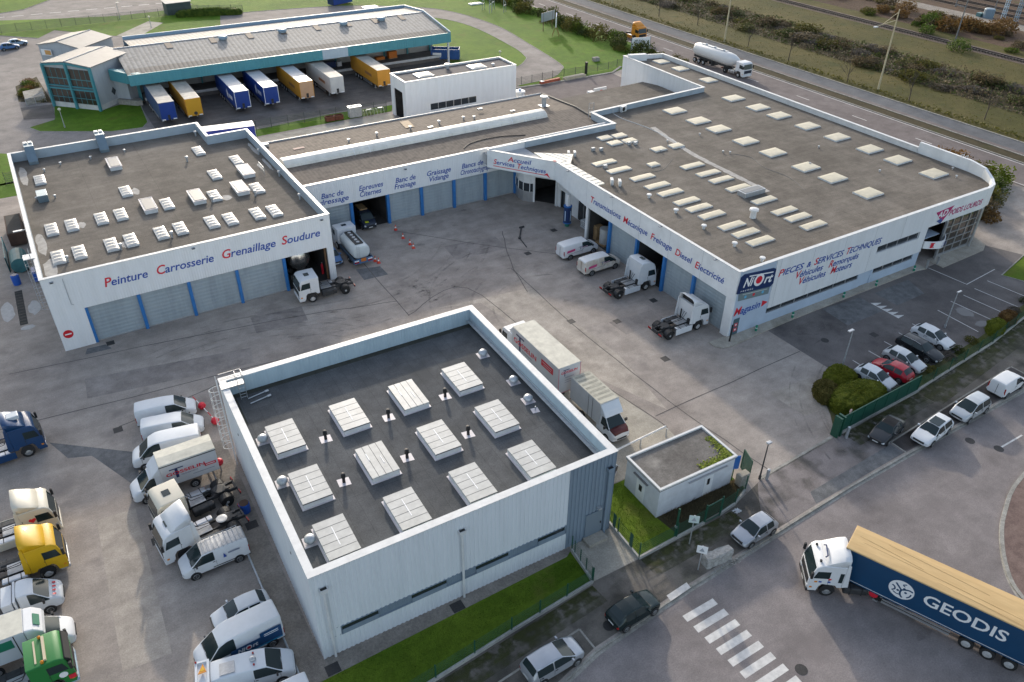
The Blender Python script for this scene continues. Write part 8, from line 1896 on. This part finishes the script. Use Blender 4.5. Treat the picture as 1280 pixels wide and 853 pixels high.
def lattice(label, x, y, h, m):
    t = thing('lattice_pylon', label, 'pylon', (x, y, 0)); mb = MB(); b = .55
    for sx in (-1, 1):
        for sy in (-1, 1): mb.cyl((sx * b, sy * .25, 0), (sx * b * .8, sy * .2, h), .09, 5)
    mb.build('leg', m, t); mb = MB(); n = int(h / .8)
    for k in range(n):
        z = .4 + k * .8
        for sy in (-1, 1): mb.cyl((-b, sy * .24, z), (b, sy * .24, z + (.4 if k % 2 else 0)), .06, 4)
    mb.build('bracing', m, t)
lattice('pale blue lattice pylon in the rail yard, nearest the grey drum', 166.2, 72.9, 11, mat('pylon_blue', (.38, .48, .56), .5)); lattice('dimmer blue lattice pylon at the right of the rail yard', 165.4, 69, 9, mat('pylon_dim', (.24, .33, .40), .5))
for u, v in ((172, 79), (175, 95), (168.5, 88)): lamp_post('thin grey post standing among the far railway tracks', u, v, 6, mat('catenary_grey', (0, 0, 0)), r=.12, name='catenary_pole', cat='pole')['group'] = 'posts among the far tracks'
t = thing('storage_drum', 'blue-grey round tank beside the far railway tracks', 'tank', (163.9, 75.6, 0)); MB().lathe([(0, 1.3), (2.1, 1.3), (2.3, 1.1), (2.4, .3)], (0, 0, 0), (0, 0, 1), 14).build('drum', mat('drum_blue_grey', (.17, .235, .29), .5), t); MB().box(-1.2, .2, 1.4, 2.6, 0, .95).build('pump_box', mat('pump_teal', (.09, .19, .20), .5), t)
# signs and boards
m_signback = mat('sign_back', (.42, .43, .42), .6, var=.15, scale=1)
t = thing('billboard', 'pale grey back of a large hoarding on two posts in the lawn hedge', 'billboard', (55.6, 119.4, 0), R(20)); MB().box(-2.6, 2.6, -.06, .06, 2.2, 4.2).build('panel', m_signback, t)
for x_ in (-1.8, 1.8): MB().cyl((x_, 0, 0), (x_, 0, 4.3), .09, 6).build('post', mat('post_rust', (.16, .085, .05), .8), t)
t = thing('billboard', 'blue slatted advertising panel on a splayed frame at the lawn edge', 'billboard', (54.4, 114.1, 0), R(55)); MB().box(-2.0, 2.0, -.1, .1, 2.3, 4.7).build('panel', mat('panel_azure', (.03, .17, .44), .5, var=.2, scale=1.5), t)
MB().box(-2.05, -1.98, -.12, .12, 2.3, 4.75).build('panel_edge', m_signwhite, t); mb = MB()
for k in (-1, 1): mb.cyl((k * .3, 0, 2.4), (k * 1.1, .8, 0), .06, 5).cyl((k * .3, 0, 2.4), (k * 1.1, -.8, 0), .06, 5)
mb.build('frame', mat('frame_ochre', (.30, .20, .06), .7), t)
t = thing('info_board', 'white plan board with faint lines standing behind the hall roof corner', 'sign', (61.8, 91.9, 0), R(-12)); MB().box(-2.2, 2.2, -.05, .05, .6, 3.5).build('panel', m_signwhite, t); MB().box(-2.28, -2.2, -.06, .06, 0, 3.55).box(2.2, 2.28, -.06, .06, 0, 3.55).build('post', mat('post_blue_grey', (.10, .15, .22), .5), t)
rr = random.Random(8); mb = MB()
for k in range(16): x_, z_ = rr.uniform(-1.9, 1.5), rr.uniform(.9, 3.2); mb.box(x_, x_ + rr.uniform(.1, .5), -.06, -.051, z_, z_ + .06)
mb.build('plan_line', mat('plan_olive', (.30, .33, .14), .6), t)
t = thing('stone_block', 'grey weathered block lying in the lawn by the carriageway hedge', 'block', (49.9, 92, 0)); MB().prism([(-.8, -.5), (.7, -.6), (.9, .4), (-.6, .6)], 0, .8).build('stone', m_conc2, t, bevel=.12); MB().box(-.2, .2, -.2, .2, .8, .86).build('cap', m_conc, t)
mb = MB(); t = thing('test_masts', 'cluster of small galvanised frame masts on the far lawn', 'frame', (53, 142.5, 0))
for x_, y_, h in ((-1, -1.2, 3.6), (2.7, -2.2, 3.0), (-.9, 2.7, 2.7), (1.4, 1.5, 3.3)): MB().tube([(x_, y_, 0), (x_, y_, h), (x_ + .7, y_ + .3, h * .8), (x_ + .9, y_ + .4, 0)], .08, 5).tube([(x_ - .3, y_ - .5, h * .6), (x_ + 1, y_ + .6, h * .6)], .06, 5).build('mast', m_galv, t)
t = thing('cover_slab', 'white slab lying on the far lawn near the frame masts', 'slab', (54, 152.3, 0)); MB().box(-1.8, 1.8, -.9, .9, 0, .3).build('slab', m_signwhite, t, bevel=.05); MB().box(-1.5, 1.5, -.7, .7, .3, .34).build('lid', m_wbright, t)
def sign_post(label, x, y, h, rz, m_panel, blue=False):
    t = thing('traffic_sign', label, 'sign', (x, y, 0), rz); MB().cyl((0, 0, 0), (0, 0, h), .045, 8).build('pole', m_galv, t)
    p = MB().box(-.38, .38, -.06, -.03, h - .75, h - .0).build('panel', m_panel, t, bevel=.02); MB().extr([(-.2, h - .55), (.2, h - .55), (0, h - .18)], -.07, -.062).build('pictogram', mat('picto_grey', (.30, .33, .36), .5), p)
sign_post('white square road sign leaning beside the grey boulder', -23.35, -21.5, 2.6, R(-48), m_signwhite); sign_post('small white sign on a thin post before the hut fence', -22.25, -19.3, 3.1, R(-40), mat('sign_mint', (.50, .60, .58), .5))
t = thing('boulder', 'long grey rough concrete block on the pavement by the road sign', 'block', (-21.65, -21.6, 0), R(-6))
bm_ = MB(); rr = random.Random(2); nx = 9
prof_ = []
for j, z in enumerate((0, .35, .75, 1.0, 1.08)):
    for i in range(nx * 2):
        sx = (i if i < nx else 2 * nx - 1 - i) / (nx - 1) * 2 - 1; sy = -1 if i < nx else 1; k = (1.03, 1.0, .97, .9, .72)[j]
        bm_.v.append((sx * 1.15 * (.96 + .04 * k) + rr.uniform(-.05, .05), sy * .36 * k + rr.uniform(-.05, .05), z + (rr.uniform(-.07, .07) if j > 2 else 0)))
M2 = nx * 2
for j in range(4):
    for i in range(M2): bm_.f.append((j * M2 + i, j * M2 + (i + 1) % M2, (j + 1) * M2 + (i + 1) % M2, (j + 1) * M2 + i))
bm_.f.append(tuple(4 * M2 + i for i in range(M2))); bm_.build('stone', mat('rough_stone', (.36, .35, .33), .95, var=.4, scale=5, bump=.8), t)
mb = MB()
for k in range(26): x_, y_ = rr.uniform(-.9, 1.6), rr.uniform(-.9, -.4); s_ = rr.uniform(.03, .1); mb.box(x_, x_ + s_, y_, y_ + s_, 0, s_ * .6)
mb.build('rubble', mat('rough_stone', (0, 0, 0)), t)
def bollard(label, x, y, h, m, r=.1, group=None, cat='bollard'):
    t = thing('bollard', label, cat, (x, y, 0), 0, group); MB().cyl((0, 0, 0), (0, 0, h), r, 10).build('shaft', m, t); MB().lathe([(0, r), (.04, r * .8), (.06, .02)], (0, 0, h), (0, 0, 1), 10).build('cap', m, t); return t
bollard('pale steel tube bollard at the right end of the gateway', -2.0, -17.15, 1.25, m_galv, .14); bollard('pale steel tube bollard at the left end of the gateway by the dark lamp', -12.0, -17.3, 1.1, m_galv, .14); bollard('tall black bollard against the corner sign wall', -.35, -.75, 2.1, m_black, .09)
for u, v in ((3.5, -.7), (8.9, -.8), (17.2, -.75), (22.7, -.85), (29.6, -.85)):
    t = bollard('short green bollard on the kerbed path below the Pieces lettering', u, v, .75, mat('bollard_green', (.01, .20, .12), .4), .13, 'green bollards along the shop front'); MB().cyl((0, 0, .45), (0, 0, .53), .135, 10).build('band', m_signwhite, t)
t = thing('sign_pillar', 'dark blue round advertising pillar around the canopy column', 'sign', (.22, 30.1, 0)); MB().cyl((0, 0, .5), (0, 0, 2.9), .52, 18).build('drum', m_navy, t); MB().cyl((0, 0, 0), (0, 0, .5), .3, 12).build('base', mat('base_green', (.02, .16, .11), .5), t); MB().cyl((0, 0, .5), (0, 0, .62), .56, 18).cyl((0, 0, 2.8), (0, 0, 2.92), .56, 18).build('rim', mat('rim_azure', (.02, .13, .40), .4), t)
for a in (200, 285): MB().box(-.06, .06, -.535, -.52, .9, 2.3).build('print_line', mat('pale_blue_print', (0, 0, 0)), t).rotation_euler = (0, 0, R(a - 270))
t = thing('utility_cabinet', 'beige electric cabinet standing at the right corner of the hut', 'cabinet', (-14.15, -16.55, 0)); MB().box(-.5, .5, -.3, .3, 0, 1.15).build('cabinet', m_conc, t, bevel=.03); MB().box(-.45, .45, -.32, -.305, .1, 1.05).build('door', m_conc2, t)
t = thing('notice_board', 'bright blue notice panel at the right corner of the hut', 'sign', (-14.6, -15.9, 0), R(-20)); MB().box(-.35, .35, -.04, .04, 1.3, 2.7).build('panel', mat('panel_azure2', (.01, .11, .36), .4), t); MB().cyl((0, .06, 0), (0, .06, 2.7), .05, 8).build('post', m_fgreen, t)
t = thing('gate_leaf', 'green mesh gate leaf folded back beside the beige cabinet', 'gate', (-13.4, -16.6, 0), R(70)); MB().tube([(0, 0, .1), (0, 0, 2.1), (1.5, 0, 2.1), (1.5, 0, .1), (0, 0, .1)], .05).build('gate_frame', m_fgreen, t); MB().sheet([(0, 0, .1), (1.5, 0, .1), (1.5, 0, 2.1), (0, 0, 2.1)]).build('mesh_panel', m_gate, t)
t = thing('rubbish_bag', 'torn white plastic sack lying on the pavement near the hut', 'litter', (-16.75, -18.7, 0)); m_ = foliage(.28, .2, .18, 60, .12, random.Random(4), .7); m_.build('sack', m_signwhite, t)
# cones
cn = thing('traffic_cone', 'orange and white traffic cone in the line across the brake-test bays', 'traffic cone', (0, 0, 0), 0, 'cones in front of the bays')
MB().box(-.2, .2, -.2, .2, 0, .05).build('base', m_ltred, cn); MB().lathe([(.05, .16), (.30, .11)], (0, 0, 0), (0, 0, 1), 12).build('lower_cone', mat('cone_orange', (.62, .07, .02), .5), cn); MB().lathe([(.30, .11), (.48, .075)], (0, 0, 0), (0, 0, 1), 12).build('band', m_signwhite, cn); MB().lathe([(.48, .075), (.75, .03)], (0, 0, 0), (0, 0, 1), 12).build('tip', mat('cone_orange', (0, 0, 0)), cn)
for i, (x, y) in enumerate(((-19.8, 40.2), (-19.95, 37.6), (-19.9, 35.6), (-19.95, 34.5), (-25.4, 33.75), (-25.2, 33.15))):
    c = cn if i == 0 else copy_tree(cn); c.location = (x, y, 0)
    if i > 3: c['label'] = 'traffic cone at the rear corner of the pale tanker'; c['group'] = 'cones behind the tanker'
t = thing('tow_bar', 'jointed dark steel bar lying on the yard in front of the reception canopy', 'bar', (-6.5, 30.0, 0)); MB().cyl((1.2, 2.6, .08), (-.6, .1, .08), .09, 6).build('long_arm', m_chassis, t); MB().cyl((-.6, .1, .08), (-1.1, -2.4, .08), .06, 6).build('short_arm', m_chassis, t); MB().lathe([(-.1, .18), (.1, .18)], (-.6, .1, .1), (0, 0, 1), 10).build('joint', m_chassis, t); MB().box(.9, 1.6, 2.5, 2.7, 0, .18).build('foot', m_chassis, t)
t = thing('wire_cage', 'white wire cage trolley in front of the recessed shop window', 'trolley', (1.9, 28.3, 0)); MB().box(-.4, .4, -.6, .6, .15, 1.1).build('basket', mat_mesh('cage_mesh', (.6, .62, .63), .12, .5), t); MB().box(-.42, .42, -.62, .62, .1, .16).build('base', m_galv, t)
t = thing('storage_silo', 'pale ribbed tank standing in the open bay beside the column', 'tank', (1.6, 23.6, 0)); MB().cyl((0, 0, .15), (0, 0, 2.1), .75, 18).build('drum', m_poly, t); MB().box(-.9, .9, -.9, .9, 0, .15).build('pallet', m_wood, t)
t = thing('pallet_stack', 'orange-brown stacked timber in the open bay by the column', 'pallets', (1.5, 25.0, 0))
for k in range(8): MB().box(-.5, .5, -.35, .35, .02 + .25 * k, .2 + .25 * k).build('pallet', m_wood, t)
t = thing('pallet_stack', 'dark stacked goods on the right side of the open bay', 'goods', (1.8, 22.1, 0)); MB().box(-.5, .5, -.35, .35, 0, 1.3).build('crate', mat('crate_ochre', (.28, .16, .04), .7), t); MB().box(-.4, .4, -.3, .3, 1.3, 2.0).build('sack', m_poly, t)
# tank in the paint shop bay
t = thing('tank_trailer', 'polished steel tank end inside the open paint-shop bay', 'tank', (-34.2, 34.4, 0), R(90))
MB().lathe([(0, .2), (.12, .8), (.3, 1.15), (.5, 1.22), (6.5, 1.22), (6.8, .6)], (0, 0, 2.1), (1, 0, 0), 24).build('tank', mat('polished_steel', (.55, .54, .52), .25, .9, var=.12, scale=1), t, smooth=True); MB().box(.3, 6.5, -.5, .5, .6, .95).build('chassis_rail', m_chassis, t)
for s in (-1, 1): truck_wheel(t, 1.4, s * .85, .5, .36, s)
MB().lathe([(0, 1.3), (.12, 1.3), (.14, 1.23)], (.6, 0, 2.1), (1, 0, 0), 24).build('band', m_chassis, t)
t = thing('gas_bottle', 'red gas bottle against the timber door frame in the paint-shop bay', 'cylinder', (-31.9, 34.0, 0)); MB().lathe([(0, .14), (1.2, .14), (1.35, .06), (1.45, .05)], (0, 0, 0), (0, 0, 1), 12).build('bottle', m_ltred, t); MB().box(-.06, .06, -.06, .06, 1.45, 1.52).build('valve', m_galv, t)
MB().box(27.95, 28.14, .4, .6, 0, 4.2).build('door_frame', mat('brown_timber', (.16, .085, .04), .8, var=.3, scale=2), A)
# workshop corner items left of the paint shop
t = thing('waste_skip', 'rusty brown skip along the left wall of the paint shop', 'skip', (-61.9, 62.2, 0)); MB().box(-.9, .9, -3, 3, .2, 1.8).build('skip_body', mat('rust_brown', (.075, .042, .03), .9, var=.5, scale=1), t); MB().box(-.75, .75, -2.8, 2.8, 1.801, 1.83).build('rubbish', m_dark, t)
t = thing('oil_tank', 'teal steel tank beside the left wall of the paint shop', 'tank', (-62.2, 53.2, 0)); MB().cyl((0, -1.6, 1.0), (0, 1.6, 1.0), .9, 16).build('drum', mat('tank_teal', (.04, .14, .15), .5, var=.3, scale=1), t); MB().box(-.8, .8, -1.2, -.9, 0, .5).box(-.8, .8, .9, 1.2, 0, .5).build('cradle', m_chassis, t)
t = thing('plastic_drum', 'bright blue plastic drum standing apart beside the oil tank', 'barrel', (-62.9, 47.9 + 1.2, 0)); MB().lathe([(0, .4), (.4, .43), (1.1, .43), (1.2, .36)], (0, 0, 0), (0, 0, 1), 16).build('drum', mat('drum_blue', (.012, .085, .40), .4), t); MB().cyl((0, 0, 1.2), (0, 0, 1.24), .3, 14).build('lid', m_navy, t)
t = thing('wheeled_bin', 'blue lidded bin against the left wall of the paint shop', 'bin', (-60.6, 49.0, 0)); MB().box(-.5, .5, -.7, .7, .15, 1.3).build('bin_body', mat('drum_blue', (0, 0, 0)), t); MB().box(-.53, .53, -.73, .73, 1.3, 1.4).build('lid', mat('bin_lid', (.015, .07, .25), .4), t)
t = thing('tool_rack', 'teal steel frame rack left of the paint shop', 'rack', (-63.4, 55.5, 0)); MB().box(-.05, .05, -3, 3, 0, 1.9).build('frame', mat_mesh('rack_mesh', (.04, .16, .16), .3, .4), t); MB().box(-.06, .06, -3, -2.9, 0, 2).box(-.06, .06, 2.9, 3, 0, 2).build('post', m_tealp, t)
# barrier poles and balls by the ribbed warehouse
t = thing('barrier_pole', 'red and white pole with a red ball, lying along the nose of the panel vans', 'barrier', (-50.2, 14.9, 0))
for k in range(7): MB().cyl((-.35 + .16 * k, 2.6 - .75 * k, .35), (-.35 + .16 * (k + 1), 2.6 - .75 * (k + 1), .35), .045, 6).build('pole_segment', (m_ltred, m_signwhite)[k % 2], t)
for x_, y_ in ((-.05, .75), (.45, -2.0)): MB().lathe([(-.36, .04), (-.25, .26), (0, .36), (.25, .26), (.36, .04)], (x_ + .1, y_, .4), (0, 0, 1), 14).build('ball', m_ltred, t, smooth=True)
t = thing('barrier_ball', 'single red ball marker behind the small box lorry', 'barrier', (-50.75, 6.7, 0)); MB().lathe([(-.34, .04), (-.24, .25), (0, .34), (.24, .25), (.34, .04)], (0, 0, .95), (0, 0, 1), 14).build('ball', m_ltred, t, smooth=True); MB().cyl((0, 0, 0), (0, 0, .7), .06, 8).build('stand', m_galv, t)
t = thing('rust_barrel', 'blue barrel with a rusty open top on the gravel strip', 'barrel', (-50.3, 1.1, 0)); MB().lathe([(0, .4), (.3, .42), (.85, .42), (.9, .4)], (0, 0, 0), (0, 0, 1), 16).build('drum', mat('drum_blue', (0, 0, 0)), t); MB().cyl((0, 0, .9), (0, 0, .93), .38, 14).build('contents', mat('rust_brown', (0, 0, 0)), t)
# engine parts behind the tractor units
t = thing('engine_parts', 'greasy gearbox and spare axle parts on the ground behind the cream-roofed cab', 'machinery', (-54.2 + 1.6, 3.0, 0))
t.location = (-50.9 - 1.6, 5.0 - .6, 0); rr = random.Random(9)
for k in range(9): x_, y_, s_ = rr.uniform(-.8, 1.2), rr.uniform(-.5, .5), rr.uniform(.15, .35); MB().lathe([(0, s_), (s_ * 1.2, s_ * .9), (s_ * 1.5, s_ * .4)], (x_, y_, .05), (rr.uniform(-.5, .5), rr.uniform(-.5, .5), 1), 10).build('part', (m_chassis, m_alu, m_galv)[k % 3], t)
# junk beside the warehouse wall
t = thing('motorcycle', 'black motorcycle parked in the gap between the ribbed warehouse and the hut', 'motorcycle', (-22.9, -10.6, 0), R(35))
for x_ in (-.72, .72): MB().lathe([(-.06, .2), (-.05, .3), (.05, .3), (.06, .2)], (x_, 0, .3), (0, 1, 0), 16).build('wheel', m_rub, t)
MB().extr([(-.5, .55), (-.2, .4), (.3, .4), (.45, .75), (.2, .92), (-.1, .8), (-.6, .85)], -.14, .14).build('frame', m_black, t, bevel=.03); MB().extr([(-.75, .84), (-.1, .78), (-.1, .86), (-.8, .95)], -.13, .13).build('seat', m_trim, t, bevel=.03); MB().tube([(.72, 0, .3), (.45, 0, .95), (.4, -.35, 1.05)], .03).tube([(.45, 0, .95), (.4, .35, 1.05)], .03).build('handlebar', m_galv, t); MB().lathe([(0, .11), (.08, .09)], (.55, 0, .85), (1, 0, 0), 12).build('headlight', m_lamp, t); MB().box(-.3, .3, -.18, .18, .3, .5).build('engine', m_alu, t)
# things on the strip behind the range
for i, x in enumerate((-12.5, -10.9)):
    t = thing('rust_crate', ('rust-brown open crate on the strip behind the range, left one', 'rust-brown open crate on the strip behind the range, next to the white cage')[i], 'crate', (x, 83.8, 0)); MB().ring((-.75, .75, -.5, .5), .1, .85, .08).build('crate_side', mat('rust_red', (.16, .055, .03), .9, var=.4, scale=2), t); MB().box(-.74, .74, -.49, .49, .1, .5).build('scrap', mat('scrap', (.15, .13, .08), .9, var=.5, scale=5), t)
t = thing('wire_cage', 'big white mesh cage on the strip behind the barrel-lit range', 'cage', (-7.9, 83.7, 0)); MB().box(-1.1, 1.1, -.5, .5, .1, 1.8).build('cage', mat('cage_white', (.42, .42, .40), .7, var=.3, scale=3), t); MB().ring((-1.15, 1.15, -.55, .55), 1.8, 1.9, .15).build('cage_top', m_galv, t)
t = thing('bike_rack', 'jumbled scaffold tubes and rack by the end of the white wash shed', 'rack', (-4.3, 83.5, 0)); rr = random.Random(6)
for k in range(14): x_ = -2.2 + .32 * k; MB().tube([(x_, -.4, 0), (x_ + rr.uniform(-.1, .1), -.3, .9), (x_ + rr.uniform(-.2, .2), .4, .8), (x_, .45, 0)], .035, 5).build('tube', (m_galv, m_chassis)[k % 2], t)
for x_ in (-1, 1.1): MB().box(x_ - .5, x_ + .4, -.1, .1, .9, 1.0).build('white_bar', m_signwhite, t)
t = thing('board_stack', 'pale stacked boards on the kerb beside the lawn fence', 'boards', (38.8, 83.9, 0), R(3)); MB().box(-2.6, 2.6, -.5, .5, 0, .5).build('stack', mat('board_pale', (.45, .40, .29), .8, var=.2, scale=2), t, bevel=.03); MB().box(-2.3, 2.3, -.4, .4, .5, .6).build('top_board', m_conc, t)
t = thing('board_stack', 'orange-red traffic barrier blocks on the kerb near the white tank', 'barrier', (33.0, 84.0, 0), R(6)); MB().box(-2.4, 2.4, -.35, .35, 0, .55).build('stack', mat('barrier_red', (.40, .10, .05), .7, var=.3, scale=2), t, bevel=.05); MB().box(-2.4, -1.7, -.36, .36, .55, .62).build('end_cap', m_signwhite, t)
# depot yard containers
t = thing('open_container', 'blue open-topped skip at the right end of the depot', 'skip', (22.6, 108.6, 0), R(-32)); MB().ring((-3, 3, -1.2, 1.2), .3, 2.3, .12).build('skip_side', mat('skip_blue', (.01, .07, .24), .5, var=.2, scale=.8), t); MB().box(-2.85, 2.85, -1.08, 1.08, .3, 1.6).build('load', mat('rust_load', (.22, .12, .06), .9, var=.4, scale=1), t); MB().box(-2.6, -.8, -1.215, -1.2, 1.0, 1.6).build('label_panel', m_signwhite, t)
t = thing('open_container', 'deep blue container parked at the top edge of the depot road', 'container', (22.3, 169.5, 0), R(20)); MB().box(-3.2, 3.2, -1.25, 1.25, .3, 2.9).build('container_body', mat('container_blue', (.01, .05, .25), .5, var=.15, scale=.8), t); MB().box(-3.24, -3.2, -1.2, 1.2, .4, 2.8).build('end_door', m_navy, t)
t = thing('white_sheet_box', 'low white box beyond the far end of the depot roof', 'box', (26.5, 159, 0)); MB().box(-1.8, 1.8, -1, 1, 0, .8).build('box', m_signwhite, t); MB().box(-1.9, 1.9, -1.1, 1.1, .8, .9).build('lid', m_wbright, t)
for i, (x, m, lb) in enumerate(((8.6, m_orange, 'low orange pallet load on the depot loading dock'), (11.4, m_orange, 'taller orange crate on the depot loading dock'))):
    t = thing('dock_goods', lb, 'crate', (x, 111, 1.15)); MB().box(-.9, .9, -.5, .5, .12, .6 + i * .8).build('crate', m, t); MB().box(-.95, .95, -.55, .55, 0, .12).build('pallet', m_wood, t)
t = thing('dock_goods', 'white boxes and dark machines on the dock beside the white trailer', 'goods', (-1.5, 110.8, 1.15)); MB().box(-2.5, .3, -.6, .6, 0, 1.1).build('machine', m_navy, t); MB().box(.7, 1.6, -.4, .4, 0, .9).build('box', m_signwhite, t)
g = thing('handrail', 'galvanised handrail beside the depot office entrance', 'handrail', (-56.5, 117.5, 0)); MB().tube([(0, 0, 0), (0, 0, 1.1), (3.0, .4, 1.9), (3.0, .4, 1.0)], .05).build('rail', m_galv, g); MB().cyl((1.5, .2, 0), (1.5, .2, 1.5), .04, 6).build('post', m_galv, g)
